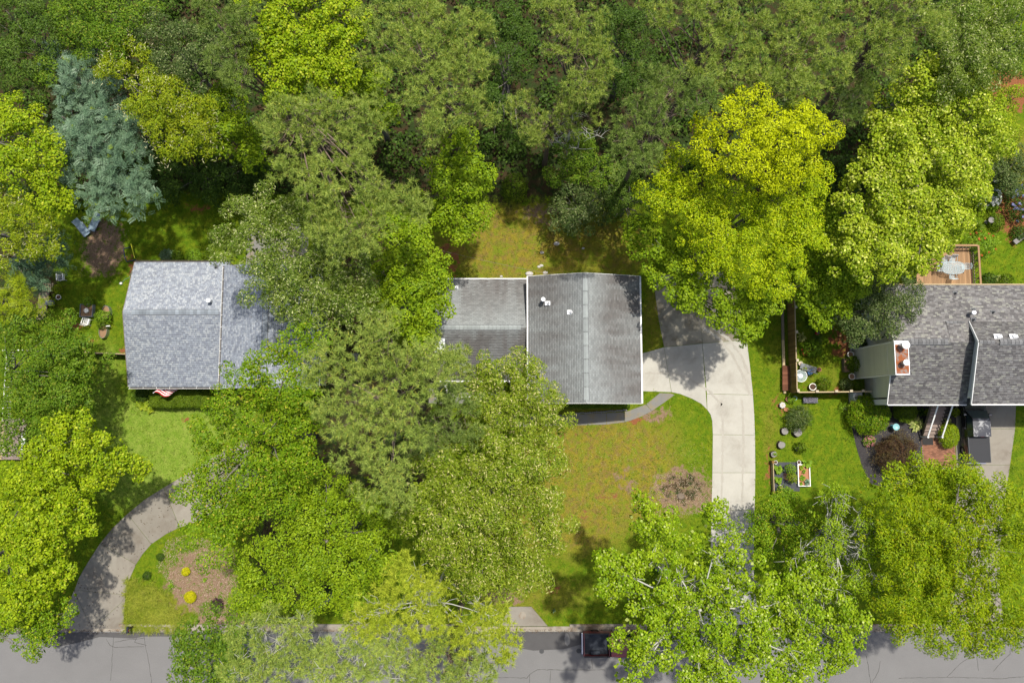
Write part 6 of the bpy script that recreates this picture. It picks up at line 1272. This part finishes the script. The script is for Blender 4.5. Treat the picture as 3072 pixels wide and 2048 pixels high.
# behind the right house
shrub('trumpet_vine', 'trumpet vine with orange flowers on the deck corner', 'vine', 2935, 738, 46, 3.4, 'leaf_veg', .17, flower='petal_orange', nfl=12, fl=.13, rough=.3); shrub('hydrangea', 'white-flowered hydrangea beside the fallen log at the right', 'shrub', 2960, 590, 42, 1.3, 'leaf_veg', .16, flower='petal_white', nfl=46, fl=.20); shrub('hydrangea', 'blue-flowered hydrangea at the right edge', 'shrub', 3058, 610, 42, 1.4, 'leaf_dark', .15, flower='petal_blue', nfl=36, fl=.17, sy=1.4); shrub('shrub', 'green bush around the small stone birdbath', 'shrub', 2990, 665, 26, .8, 'leaf_box', .14); rosette('palm_plant', 'spiky palm-like plant at the edge of the big pale maple', 'plant', 2932, 682, 32, 'leaf_box', 46, .9, .07, arch=.7); shrub('shrub', 'dark shrub on the lawn against the rear eave right of the deck', 'shrub', 2968, 838, 22, .8, 'leaf_dark', .13); rosette('hosta', 'pale striped hosta by the rear eave', 'plant', 2990, 834, 15, 'leaf_hosta_cream', 30, .35, .3); shrub('shrub', 'leafy shrub by the rear eave near the right edge', 'shrub', 3020, 840, 22, .8, 'leaf_box', .13); shrub('shrub', 'low dark shrubs at the right edge below the blue hydrangea', 'shrub', 3062, 700, 26, .7, 'leaf_dark', .13); shrub('shrub', 'loose bush between the yellow tree and the grey-green shrub tree', 'shrub', 2975, 455, 30, 1.2, 'leaf_box', .14)
a_, b_ = W(2953, 547, .2), W(3002, 544, .2); o = MB().tube([a_, a_.lerp(b_, .5) + Vector((0, .02, 0)), b_], [.14, .13, .11], 9).build('fallen_log', MAT['bark_pale']); tag(o, 'pale fallen log beside the grey-green shrub tree', 'log')
a_, b_ = W(3043, 728, .4), W(3080, 700, .4); o = thing('stone_bench', 'mossy grey stone bench at the right edge of the rear lawn', 'bench', ((a_.x + b_.x) / 2, (a_.y + b_.y) / 2, 0)); MB().bar(a_, b_, .42, .1).build('seat', MAT['stone_grey'], o)
for f in (.2, .8): q = a_.lerp(b_, f); MB().box((q.x, q.y, .17), (.2, .3, .34), .6).build('leg', MAT['stone_grey'], o)

# ------------------------------------------------------------------ left side objects
fp = W(475, 1179, 2.1); q2 = W(487, 1165, 2.75); fg = thing('flag', 'striped flag on a white pole at the front eave of the left house', 'flag', (q2.x + .1, q2.y + .3, 2.4))
MB().tube([(q2.x + .15, q2.y + .45, 2.55), (fp.x, fp.y, 3.0)], .018, 6).build('pole', MAT['white_paint'], fg); MB().lathe((fp.x, fp.y, 2.98), [(.0, 0), (.035, .03), (0, .06)], 8).build('finial', MAT['white_paint'], fg)
e0, e1 = Vector((fp.x, fp.y, 2.98)), Vector((q2.x + .12, q2.y + .36, 2.58)); cl = e0.lerp(e1, .8); hang = Vector((1.0, -.38, -.75))
for i in range(9):
    m = MB(); P = []
    for a in range(2):
        f = .04 + .84 * (i + a) / 9
        for j in range(9): u = j / 8; v_ = e0.lerp(e1, f) + hang * u * .95 + Vector((.03 * sin(u * 9 + f * 3), .09 * sin(u * 7 + f * 2), .06 * sin(u * 8 + f * 4))); P.append(v_)
    m.grid(P, 2, 9).build('stripe', MAT['flag_red'] if i % 2 == 0 else MAT['flag_white'], fg)
P = [e0.lerp(e1, .40 + .48 * a / 3) + hang * (u * .38) * .95 + Vector((0, .09 * sin(u * .38 * 7), .012)) for a in range(4) for u in (0, .33, .66, 1)]
MB().grid(P, 4, 4).build('canton', MAT['flag_blue'], fg)
def hedge(label, x0, y0, x1, y1, h, mat, L=.09, n=9000, name='hedge', cat='hedge'):
    a_, b_ = W(x0, y0, h), W(x1, y1, h); R = np.random.default_rng(int(x0)); c = (a_ + b_) / 2; hx, hy = abs(b_.x - a_.x) / 2, abs(a_.y - b_.y) / 2; t = thing(name, label, cat, (c.x, c.y, 0))
    u = R.uniform(-1, 1, n); v_ = R.uniform(-1, 1, n); s = R.random(n); z = np.full(n, h); k = s > .62; z = np.where(k, R.uniform(.05, 1, n) * h, z); ed = R.random(n)
    X = np.where(k & (ed < .25), np.sign(u), u); Y = np.where(k & (ed >= .25), np.sign(v_), v_); bump = .10 * np.sin(u * 11 + 1) * np.sin(v_ * 3) + .07 * np.sin(u * 23) ; z = z + bump * ~k - .18 * (abs(X) ** 6 + abs(Y) ** 6) * ~k + R.normal(scale=.03, size=n)
    P = np.stack([c.x + X * hx + R.normal(scale=.05, size=n), c.y + Y * hy * (1 - .12 * (1 + np.sin(X * 5)) * .5) + R.normal(scale=.05, size=n), np.maximum(z, .03)], 1)
    N = np.where(k[:, None], np.stack([X * (ed < .25), Y * (ed >= .25), .4 + 0 * X], 1), np.array([0, 0, 1.0])); V, F = leaves(P, unit(N + R.normal(scale=.45, size=P.shape)), L, .55, R); np_mesh('foliage', V, F, MAT[mat], t)
    m = MB()
    for i in range(7): x_ = c.x - hx * .85 + i * hx * 1.7 / 6; m.tube([(x_, c.y, 0), (x_ + .1, c.y + .1, h * .8)], [.05, .02], 5)
    m.build('stem', MAT['bark_oak'], t); return t
hedge('clipped green hedge along the front of the left house', 450, 1168, 628, 1222, 1.25, 'leaf_box', .09, 16000)
shrub('shrub', 'dark shrub at the left front corner of the left house', 'shrub', 424, 1184, 22, 1.0, 'leaf_dark', .11); shrub('shrub', 'loose green plant at the far left end of the hedge', 'shrub', 403, 1185, 16, .8, 'leaf_oak', .11); rosette('hosta', 'bright chartreuse hosta at the left end of the hedge', 'plant', 428, 1213, 22, 'leaf_hosta', 60, .4, .5); rosette('hosta', 'chartreuse hosta along the lower edge of the hedge', 'plant', 452, 1228, 16, 'leaf_hosta', 40, .35, .5)
for i, (px, py, r, mt, lb) in enumerate(((500, 765, 20, 'leaf_blue', 'silvery plant in the bed behind the left house'), (530, 768, 20, 'leaf_oak', 'green shrub in the bed behind the left house'), (580, 768, 24, 'leaf_veg', 'bright green shrub in the rear bed beside the oak'), (625, 770, 20, 'leaf_box', 'fine green plant at the oak end of the rear bed'))): shrub('bed_plant', lb, 'plant', px, py, r, .8, mt, .12)
bwd = thing('wooden_walkway', 'weathered grey wooden walkway at the left garden edge', 'walkway', W(130, 910, 0)); 
for i in range(15):
    p0, p1 = W(118 - i * .6, 868 + i * 6.3, .25), W(150 - i * 1.0, 868 + i * 6.3, .25); piece('plank', bwd, ((p0 + p1) / 2), ((p1 - p0).length, .165, .04), MAT['wood_grey'])
p0, p1 = W(134, 868, .12), W(122, 958, .12); MB().bar(p0, p1, .5, .2).build('bearer', MAT['wood_dark'], bwd)
c = W(145, 862, .3); pl = thing('pallet', 'small wooden pallet leaning on the walkway planks', 'pallet', (c.x, c.y, .28))
for i in range(6): piece('slat', pl, (c.x - .4 + i * .16, c.y, .36), (.09, .75, .025), MAT['wood_pale'])
for y in (-.3, 0, .3): piece('runner', pl, (c.x, c.y + y, .31), (.95, .07, .07), MAT['wood_grey'])
def lawn_chair(label, px, py, rz, frame, sling):
    c = W(px, py, .4); t = thing('lawn_chair', label, 'chair', (c.x, c.y, 0)); m = MB()
    m.tube([(c.x - .28, c.y - .26, .38), (c.x + .28, c.y - .26, .38), (c.x + .28, c.y + .26, .38), (c.x - .28, c.y + .26, .38), (c.x - .28, c.y - .26, .38)], .03, 6).build('seat_frame', MAT[frame], t)
    m = MB()
    for i in range(5): m.bar((c.x - .22 + i * .11, c.y - .24, .39), (c.x - .22 + i * .11, c.y + .24, .39), .06, .015)
    m.build('seat', MAT[sling], t); m = MB()
    for i in range(5): m.bar((c.x - .22 + i * .11, c.y + .27, .42), (c.x - .22 + i * .11, c.y + .42, .88), .06, .015)
    m.build('backrest', MAT[sling], t)
    for x in (-.28, .28):
        MB().bar((c.x + x, c.y - .26, .60), (c.x + x, c.y + .30, .62), .07, .03).build('armrest', MAT[frame], t)
        for y in (-.24, .26): MB().tube([(c.x + x, c.y + y, 0), (c.x + x, c.y + y, .6)], .022, 5).build('leg', MAT[frame], t)
    t.rotation_euler = (0, 0, rz); return t
lawn_chair('white-framed lawn chair beside the wooden walkway', 183, 832, .1, 'white_paint', 'grey_plastic'); lawn_chair('white plastic garden chair beside the square planter', 259, 964, 2.9, 'white_plastic', 'white_plastic'); lawn_chair('cream chair on the neighbour deck at the left edge', 24, 1346, .6, 'cream_plastic', 'cream_plastic').location.z = .62
def lounger(label, px, py, rz):
    c = W(px, py, .35); t = thing('sun_lounger', label, 'lounger', (c.x, c.y, 0), 0, 'blue-grey loungers under the blue-green tree')
    MB().box((c.x, c.y - .2, .33), (.62, 1.2, .025)).build('sling', MAT['blue_grey_cloth'], t); MB().box((c.x, c.y + .62, .52), (.62, .6, .025), rx=.6).build('backrest', MAT['blue_grey_cloth'], t)
    for x in (-.34, .34):
        MB().bar((c.x + x, c.y - .8, .33), (c.x + x, c.y + .5, .33), .045, .045).build('side_rail', MAT['grey_plastic'], t)
        for y in (-.7, .3): MB().tube([(c.x + x, c.y + y, 0), (c.x + x, c.y + y, .33)], .02, 5).build('leg', MAT['grey_plastic'], t)
    t.rotation_euler = (0, 0, rz)
lounger('blue-grey lounger half under the blue-green tree, nearer the left edge', 246, 684, .7); lounger('blue-grey lounger poking out under the tip of the blue-green tree', 284, 667, -.4)
c = W(148, 908, .6); jb = thing('storage_drum', 'blue-grey plastic drum lying on the wooden walkway', 'drum', (c.x, c.y, .28)); MB().tube([(c.x - .32, c.y + .05, .55), (c.x - .25, c.y + .04, .55), (c.x + .25, c.y - .03, .55), (c.x + .32, c.y - .04, .55)], [.20, .25, .25, .19], 14).build('body', MAT['grey_plastic'], jb); MB().tube([(c.x + .32, c.y - .04, .55), (c.x + .42, c.y - .055, .55)], [.10, .10], 10).build('lid', MAT['lead'], jb)
shrub('potted_shrub', 'small yellow-green shrub beside the pallet', 'shrub', 172, 866, 15, .9, 'leaf_chestnut', .12)
c = W(259, 931, .4); sp_ = thing('square_planter', 'square grey planter of leaf mulch with a white bucket in it', 'planter', (c.x, c.y, 0)); s_ = .54
for x in (-s_, s_): piece('side', sp_, (c.x + x, c.y, .22), (.05, 2 * s_ + .05, .44), MAT['grey_plastic'])
for y in (-s_, s_): piece('side', sp_, (c.x, c.y + y, .219), (2 * s_ - .05, .05, .43), MAT['grey_plastic'])
MB().box((c.x, c.y, .3), (2 * s_ - .06, 2 * s_ - .06, .1)).build('mulch', MAT['straw_mulch'], sp_); pot('white bucket standing in the square planter', 259, 931, .2, .3, 'white_plastic', 'white_plastic', 'bucket', 'bucket', z=.33)
shrub('leafy_plant', 'bright leafy plant at the top of the square planter', 'plant', 266, 905, 15, .9, 'leaf_veg', .15)
for px, py, lb in ((316, 937, 'upper oval galvanised trough planter by the left house'), (308, 993, 'lower oval galvanised trough planter by the left house')):
    c = W(px, py, .5); t = thing('oval_planter', lb, 'planter', (c.x, c.y, 0), 0, 'galvanised trough planters'); MB().ring((c.x, c.y, 0), .52, .02, .5, 22, .68, 1.2).build('wall', MAT['galvanised'], t); MB().lathe((c.x, c.y, .40), [(.49, 0), (.3, .03), (0, .04)], 20, .68, 1.2).build('soil', MAT['straw_mulch'], t)
shrub('tomato_plant', 'leafy tomato plant sprawling over the upper oval planter', 'plant', 309, 950, 22, 1.3, 'leaf_veg', .12, rough=.4); shrub('tomato_plant', 'tomato plant between the two oval planters', 'plant', 308, 973, 15, 1.2, 'leaf_box', .12); c = W(323, 978, .6); o = MB().tube([(c.x - .18, c.y, .55), (c.x + .18, c.y + .02, .55)], [.06, .05], 10).tube([(c.x, c.y, 0), (c.x, c.y, .55)], .02, 5).build('garden_lamp', MAT['white_plastic']); tag(o, 'small white stake lamp between the oval planters', 'lamp')
c = W(363, 850, .1); o = MB().lathe((c.x, c.y, 0), [(.05, 0), (.12, .08), (.10, .18), (.02, .21)], 12).build('sprinkler', MAT['white_plastic']); tag(o, 'white sprinkler head on the lawn beside the left house', 'sprinkler')
o = MB().tube([W(364, 849, .04), W(375, 838, .03), W(388, 832, .03), W(396, 812, .05), W(402, 800, .1)], .025, 6).build('garden_hose', MAT['hose_green']); tag(o, 'pale green hose from the sprinkler to the left house', 'hose')
go_ = thing('sports_goal', 'small yellow and blue pipe goal frame on the left rear lawn', 'goal', W(388, 765)); g = [W(393, 731, .9), W(398, 752, .95), (W(404, 773, .95)), W(410, 778, .2)]
MB().tube(g, .035, 7).tube([W(393, 731, .9), W(401, 741, .05)], .035, 7).build('yellow_pipe', MAT['yellow_plastic'], go_); MB().tube([W(393, 741, .05), W(370, 746, .05), W(374, 770, .05), W(380, 785, .05), W(409, 779, .05)], .035, 7).build('base_pipe', MAT['navy_pipe'], go_)
# neighbour deck at the far left
e0_, e1_ = W(-60, 1255, .6), W(76, 1378, .6); nd_ = thing('neighbour_deck', 'taupe board deck at the left edge under the oak', 'deck', ((e0_.x + e1_.x) / 2, (e0_.y + e1_.y) / 2, 0)); n = int((e1_.x - e0_.x) / .15)
for i in range(n): piece('plank', nd_, (e0_.x + .15 * (i + .5), (e0_.y + e1_.y) / 2, .585), (.143, e0_.y - e1_.y, .03), MAT['taupe_board'])
piece('skirt', nd_, ((e0_.x + e1_.x) / 2, (e0_.y + e1_.y) / 2, .28), (e1_.x - e0_.x - .1, e0_.y - e1_.y - .1, .55), MAT['wood_dark']); piece('bench', nd_, (e1_.x - .05, (e0_.y + e1_.y) / 2 - .3, .95), (.32, 1.6, .05), MAT['siding_grey'])
piece('divider', nd_, (W(7, 1320, .6).x, (e0_.y + e1_.y) / 2, .63), (.16, e0_.y - e1_.y, .05), MAT['wood_pale'])
for i in range(5): p_ = W(104, 1346 + i * 7, .35 - .05 * i); piece('step', nd_, (p_.x, p_.y, .34 - .05 * i), (1.25, .22, .04), MAT['wood_grey'])
wr_ = thing('white_railing', 'white picket railing at the left edge glimpsed through the oak', 'railing', W(10, 1160)); r0_, r1_ = W(8, 1050, 1.0), W(20, 1262, 1.0); Lr = r0_.y - r1_.y
piece('rail', wr_, ((r0_.x + r1_.x) / 2, (r0_.y + r1_.y) / 2, 1.0), (.08, Lr, .05), MAT['white_paint'])
for i in range(24): f = (i + .5) / 24; piece('picket', wr_, (r0_.x + (r1_.x - r0_.x) * .5, r0_.y - Lr * f, .5), (.05, .09, .98), MAT['white_paint'])
r2_ = W(100, 1050, 1.0); piece('rail', wr_, ((r0_.x + r2_.x) / 2, r0_.y, 1.006), (r2_.x - r0_.x, .08, .05), MAT['white_paint'])
# bottom-left bed
shrub('golden_shrub', 'upper bright yellow round shrub in the straw bed', 'shrub', 557, 1714, 13, .6, 'leaf_yellow', .06, rough=.08, dens=1.4); shrub('golden_shrub', 'lower larger bright yellow round shrub in the straw bed', 'shrub', 570, 1790, 18, .7, 'leaf_yellow', .06, rough=.08, dens=1.4); shrub('purple_shrub', 'dark purple shrub in the straw bed near the road', 'shrub', 650, 1815, 20, .7, 'leaf_purple', .07); shrub('small_shrub', 'small dark green round shrub near the drive in the straw bed', 'shrub', 480, 1670, 12, .5, 'leaf_dark', .07); shrub('small_shrub', 'dark green round shrub at the edge of the tall grass', 'shrub', 440, 1726, 13, .5, 'leaf_dark', .07); rosette('weed_clump', 'green weed clump in the middle of the straw bed', 'plant', 512, 1760, 12, 'leaf_veg', 26, .3, .3); rosette('weed_clump', 'bright weed clump right of the yellow shrubs', 'plant', 615, 1738, 9, 'leaf_veg', 22, .25, .3)
c = W(383, 1888, 1.1); mbx = thing('mailbox', 'black curb mailbox beside the left driveway', 'mailbox', (c.x, c.y, 0)); m = MB(); n = 10; ring_ = [(.10 * cos(pi * k / n), .10 * sin(pi * k / n)) for k in range(n + 1)]; vs = [(c.x + a, c.y + y, 1.12 + b) for y in (-.27, .27) for a, b in ring_] + [(c.x + a, c.y + y, 1.0) for y in (-.27, .27) for a in (.10, -.10)]
m._add(vs, [(k, k + 1, n + 2 + k, n + 1 + k) for k in range(n)] + [tuple(range(n, -1, -1)) + (22, 23)[:0], tuple(range(n + 1, 2 * n + 2))]); m.box((c.x, c.y, 1.06), (.199, .538, .12)); m.build('box', MAT['black_paint'], mbx); MB().box((c.x, c.y + .05, .5), (.09, .09, 1.0)).build('post', MAT['wood_dark'], mbx); MB().box((c.x + .115, c.y - .05, 1.16), (.012, .14, .05)).build('signal', MAT['lamp_red'], mbx)
q = W(1662, 1832, .4); o = thing('marker_posts', 'pair of short grey-green utility marker posts near the storm drain', 'marker', (q.x, q.y, 0)); MB().box((q.x - .06, q.y, .42), (.05, .09, .84)).build('post', MAT['hose_green'], o); MB().box((q.x + .06, q.y + .08, .40), (.05, .09, .8)).build('post', MAT['hose_green'], o)
# middle house planting and stones
hedge('dark ivy hedge under the front eave of the middle house', 1700, 1196, 1888, 1222, .7, 'leaf_oak', .11, 7000); se = thing('stone_edging', 'rough dark stone edging along the front walk of the middle house', 'stone edging', W(1800, 1236)); R_ = random.Random(4)
for i in range(24): q = W(1722 + i * 6.8, 1240 - i * .45 + R_.uniform(-1, 1), .05); MB().lathe((q.x, q.y, 0), [(.12, 0), (.13, .07), (.08, .14), (0, .15)], 7, R_.uniform(.8, 1.1), R_.uniform(.6, .9)).build('stone', MAT['stone_grey'], se)
for px, py, r, lb in ((1588, 821, .34, 'largest pale stone in the back yard beside the middle house roof'), (1636, 818, .2, 'pale stone near the high roof corner'), (1624, 797, .22, 'pale stone in the moss above the roof step'), (1617, 800, .14, 'small pale stone beside its larger twin in the moss'), (1626, 758, .2, 'flat pale stone higher up in the moss'), (1670, 731, .24, 'tall pale stone in the middle of the back yard'), (1750, 745, .16, 'lone pale stone in the shaded part of the back yard'), (1504, 829, .12, 'little pale stone above the low roof eave')):
    q = W(px, py); R_ = random.Random(px); o = MB().lathe((q.x, q.y, -.02), [(r, 0), (r * .95, r * .3), (r * .6, r * .55), (0, r * .6)], 8, R_.uniform(.8, 1.3), R_.uniform(.6, 1.0)).build('field_stone', MAT['stone_pale']); tag(o, lb, 'stone', 'pale field stones in the back yard')
a_, b_ = W(1345, 757, 6.5), W(1655, 823, 5.3); pts = [a_.lerp(b_, i / 10) - Vector((0, 0, .25 * sin(pi * i / 10))) for i in range(11)]; pts = [a_ + (a_ - b_) * .9 + Vector((0, 0, 1.2))] + pts; o = MB().tube(pts, .013, 5).build('service_wire', MAT['wood_grey']); tag(o, 'thin service wire slung across the back yard to the middle house', 'wire')
# side yard between left and middle house
c0 = W(1000, 978, .5); ld = thing('wooden_ladder', 'wooden ladder lying beside the east wall of the left house', 'ladder', (c0.x, c0.y, 0)); l0, l1 = W(986, 940, .15), W(990, 1040, .15)
for dx in (0, .36): piece('rail', ld, (l0.x + dx, (l0.y + l1.y) / 2, .16), (.05, l0.y - l1.y, .09), MAT['wood_pale'])
for i in range(9): piece('rung', ld, (l0.x + .18, l1.y + (i + .5) * (l0.y - l1.y) / 9, .16), (.31, .04, .04), MAT['wood_pale'])
c0 = W(1066, 1072, .8); bn_ = thing('wheeled_bin', 'dark blue-grey wheeled bin in the shade between the houses', 'bin', (c0.x, c0.y, 0)); MB().box((c0.x, c0.y, .5), (.55, .65, .95)).build('body', MAT['grey_plastic'], bn_, bevel=.03); MB().box((c0.x, c0.y, 1.0), (.60, .70, .06)).build('lid', MAT['lead'], bn_, bevel=.02)

# ------------------------------------------------------------------ grass, litter
leafmat('leaf_weed', (0.095, 0.165, 0.008), (0.170, 0.235, 0.012))
vn_ = vnoise(np.random.default_rng(8), 64); vn_mask = np.vectorize(lambda x_, y_: .6 * vn_(x_ / 2.2 + 40, y_ / 2.2 + 40) + .4 * vn_(x_ / .8 + 90, y_ / .8 + 90))
R = np.random.default_rng(21)
def in_poly(X, Y, pts):
    P = [W(*q_) for q_ in pts]; r = np.zeros(len(X), bool); n = len(P); j = n - 1
    for i in range(n):
        a, b = P[i], P[j]; c = ((a.y > Y) != (b.y > Y)) & (X < (b.x - a.x) * (Y - a.y) / (b.y - a.y + 1e-12) + a.x); r ^= c; j = i
    return r
HARD = [[(1958, 830), (2190, 815), (2240, 1019), (2259, 1184), (2266, 1417), (2262, 1765), (2300, 1880), (2092, 1880), (2130, 1765), (2136, 1300), (2121, 1228), (2076, 1196), (2014, 1176), (1912, 1173), (1912, 1062), (1992, 1041)],
        [(1979, 1178), (2024, 1184), (1955, 1233), (1892, 1261), (1820, 1273), (1470, 1280), (1470, 1240), (1723, 1243), (1881, 1233), (1938, 1212)],
        [z1(*q_) for q_ in ((375, 1200), (515, 925), (600, 745), (690, 605), (880, 400), (1130, 220), (1700, -120), (1800, 140), (1240, 495), (1045, 610), (940, 750), (868, 960), (850, 1200))],
        [(2866, 1150), (3050, 1150), (3030, 1394), (3000, 1640), (3012, 1880), (2838, 1880), (2868, 1394)], [(2545, 1195), (2870, 1212), (2868, 1410), (2700, 1470), (2610, 1450), (2566, 1330)]]
n = 75000; X = R.uniform(-46, 46, n); Y = R.uniform(YR + .75, 20, n); bad = np.zeros(n, bool)
for h_ in HARD: bad |= in_poly(X, Y, h_)
for x0, x1, y0, y1 in ((-32, -16, 2.6, 13), (-6.2, 10.4, 1.3, 11.5), (31, 47, 1.4, 10.7)): bad |= (X > x0) & (X < x1) & (Y > y0) & (Y < y1)
zc = zones(X, Y); bad |= (zc[4] > .5) & (R.random(n) < .9); bad |= (zc[2] + zc[0] > .45) & (R.random(n) < .75); bad |= (zc[1] > .5) & (R.random(n) < .35)
X, Y = X[~bad], Y[~bad]; zc = [q_[~bad] for q_ in zc]; n = len(X)
col = np.array((0.098, 0.160, 0.007)) * (1 - zc[3][:, None]) + np.array((0.155, 0.235, 0.026)) * zc[3][:, None]; dr_ = np.clip(zc[1] * 1.1, 0, 1)[:, None] * R.uniform(.2, 1, (n, 1)); col = col * (1 - dr_) + np.array((0.190, 0.165, 0.022)) * dr_
col = col * R.uniform(.55, 1.4, (n, 1)); q = np.repeat(np.arange(n), 3); m_ = len(q); a = R.uniform(0, 6.28, m_); l = R.uniform(.07, .16, m_); P = np.stack([X[q] + R.normal(scale=.035, size=m_), Y[q] + R.normal(scale=.035, size=m_), 0 * l], 1)
d = np.stack([np.cos(a) * .75, np.sin(a) * .75, R.uniform(.35, .9, m_)], 1); s = np.stack([-np.sin(a), np.cos(a), 0 * a], 1) * .022
V = np.stack([P - s, P + s, P + d * l[:, None]], 1).reshape(-1, 3); pm('lawn_blade', (0, 0, 0), .8, .06, var=.1, attr=True, island=.25)
o = np_mesh('grass', V, np.arange(m_ * 3).reshape(-1, 3), MAT['lawn_blade'], None, 'stuff', col=np.repeat(col[q], 3, 0)); tag(o, 'short patchy lawn grass around the three houses', 'grass')
# tall grass by the mailbox
n = 420; px = R.uniform(378, 560, n); py = R.uniform(1735, 1892, n); k = (px - 372) / 190 + (1892 - py) / 190 < 1.15 + R.normal(scale=.12, size=n); px, py = px[k], py[k]; C0 = np.array([W(a_, b_) for a_, b_ in zip(px, py)]); q = np.repeat(np.arange(len(C0)), 22); m_ = len(q); a = R.uniform(0, 6.28, m_); l = R.uniform(.25, .6, m_)
d = np.stack([np.cos(a), np.sin(a), 0 * a], 1); s = np.stack([-np.sin(a), np.cos(a), 0 * a], 1) * .012; P = C0[q] + R.normal(scale=.06, size=(m_, 3)) * np.array([1, 1, 0]); up = np.array([0, 0, 1.0])
V = np.stack([P - s, P + s, P + d * (l * .45)[:, None] + up * (l * .5)[:, None] + s * .8, P + d * (l * .45)[:, None] + up * (l * .5)[:, None] - s * .8], 1); V2 = np.stack([V[:, 3], V[:, 2], P + d * l[:, None] + up * (l * .38)[:, None]], 1)
VV = np.concatenate([V.reshape(-1, 3), V2.reshape(-1, 3)]); F1 = np.arange(m_ * 4).reshape(-1, 4); F1 = np.concatenate([F1[:, [0, 1, 2]], F1[:, [0, 2, 3]]]); F2 = np.arange(m_ * 3).reshape(-1, 3) + m_ * 4
o = np_mesh('tall_grass', VV, np.concatenate([F1, F2]), MAT['grass'], None, 'stuff'); tag(o, 'tall unmown tufted grass behind the mailbox', 'grass')
# fallen leaves: straw bed, drives, woods' edge
def litter(name, label, pts, n, L, mat, z=.012, spread=None):
    P0 = [W(*q_) for q_ in pts]; x0, x1 = min(v.x for v in P0), max(v.x for v in P0); y0, y1 = min(v.y for v in P0), max(v.y for v in P0); X = R.uniform(x0, x1, n); Y = R.uniform(y0, y1, n); k = in_poly(X, Y, pts); X, Y = X[k], Y[k]
    P = np.stack([X, Y, R.uniform(z, z + .03, len(X))], 1); V, F = leaves(P, unit(R.normal(scale=.25, size=P.shape) + np.array([0, 0, 1])), L, .5, R); o = np_mesh(name, V, F, MAT[mat], None, 'stuff'); tag(o, label, 'leaf litter')
leafmat('dead_leaf_mid', (0.20, 0.13, 0.085), (0.33, 0.26, 0.18), trans=.05, tcol=(1, 1, 1)); leafmat('dead_leaf', (0.30, 0.17, 0.09), (0.38, 0.27, 0.17), trans=.05, tcol=(1, 1, 1)); leafmat('dead_leaf_dark', (0.045, 0.035, 0.024), (0.09, 0.06, 0.035), trans=.05, tcol=(1, 1, 1)); leafmat('dead_leaf_pale', (0.26, 0.21, 0.08), (0.33, 0.29, 0.13), trans=.05, tcol=(1, 1, 1))
litter('leaf_litter', 'dry pinkish leaf litter over the straw bed by the left driveway', [(500, 1620), (560, 1600), (700, 1640), (740, 1880), (640, 1890), (560, 1820), (470, 1700)], 8000, .09, 'dead_leaf_mid')
litter('leaf_litter', 'dark fallen leaf clumps scattered on the left driveway', [z1(*q_) for q_ in ((420, 1190), (515, 925), (690, 605), (880, 400), (1130, 220), (1240, 495), (940, 750), (850, 1190))], 420, .13, 'dead_leaf_dark', .032)
litter('leaf_litter', 'brown leaf litter on the bare ground at the left rear lawn', [(230, 830), (250, 720), (300, 690), (390, 690), (360, 760), (280, 830)], 450, .08, 'dead_leaf_mid')
litter('leaf_litter', 'pale dry leaves strewn over the middle front lawn', [(1680, 1290), (1900, 1280), (2120, 1330), (2130, 1540), (1950, 1560), (1700, 1560)], 1300, .07, 'dead_leaf_pale')
litter('leaf_litter', 'brown leaves around the old stump in the middle lawn', [(1960, 1420), (2080, 1415), (2125, 1470), (2120, 1540), (1960, 1550), (1940, 1490)], 1500, .09, 'dead_leaf_mid')
litter('leaf_litter', 'dark leaves and grit drifted along the road gutter', [(0, 1889), (3072, 1884), (3072, 1897), (0, 1900)], 3000, .09, 'dead_leaf_dark', .016)
litter('leaf_litter', 'pale leaf specks on the black mulch bed', [(2560, 1260), (2660, 1270), (2760, 1300), (2750, 1420), (2620, 1430)], 900, .07, 'dead_leaf_pale', .02)

# broad-leaved weeds and clover breaking up the lawns
n = 6500; X = R.uniform(-46, 46, n); Y = R.uniform(YR + .8, 18.5, n); bad = np.zeros(n, bool)
for h_ in HARD: bad |= in_poly(X, Y, h_)
for x0, x1, y0, y1 in ((-32, -16, 2.6, 13), (-6.2, 10.4, 1.3, 11.5), (31, 47, 1.4, 10.7)): bad |= (X > x0) & (X < x1) & (Y > y0) & (Y < y1)
bad |= vn_mask(X, Y) < .5 + R.normal(scale=.08, size=n); X, Y = X[~bad], Y[~bad]; q = np.repeat(np.arange(len(X)), 7); P = np.stack([X[q] + R.normal(scale=.10, size=len(q)), Y[q] + R.normal(scale=.10, size=len(q)), R.uniform(.03, .10, len(q))], 1)
V, F = leaves(P, unit(R.normal(scale=.35, size=P.shape) + np.array([0, 0, 1])), .085, .7, R); o = np_mesh('lawn_weeds', V, F, MAT['leaf_weed'], None, 'stuff'); tag(o, 'clover and broad-leaved weeds scattered through the lawns', 'weeds')
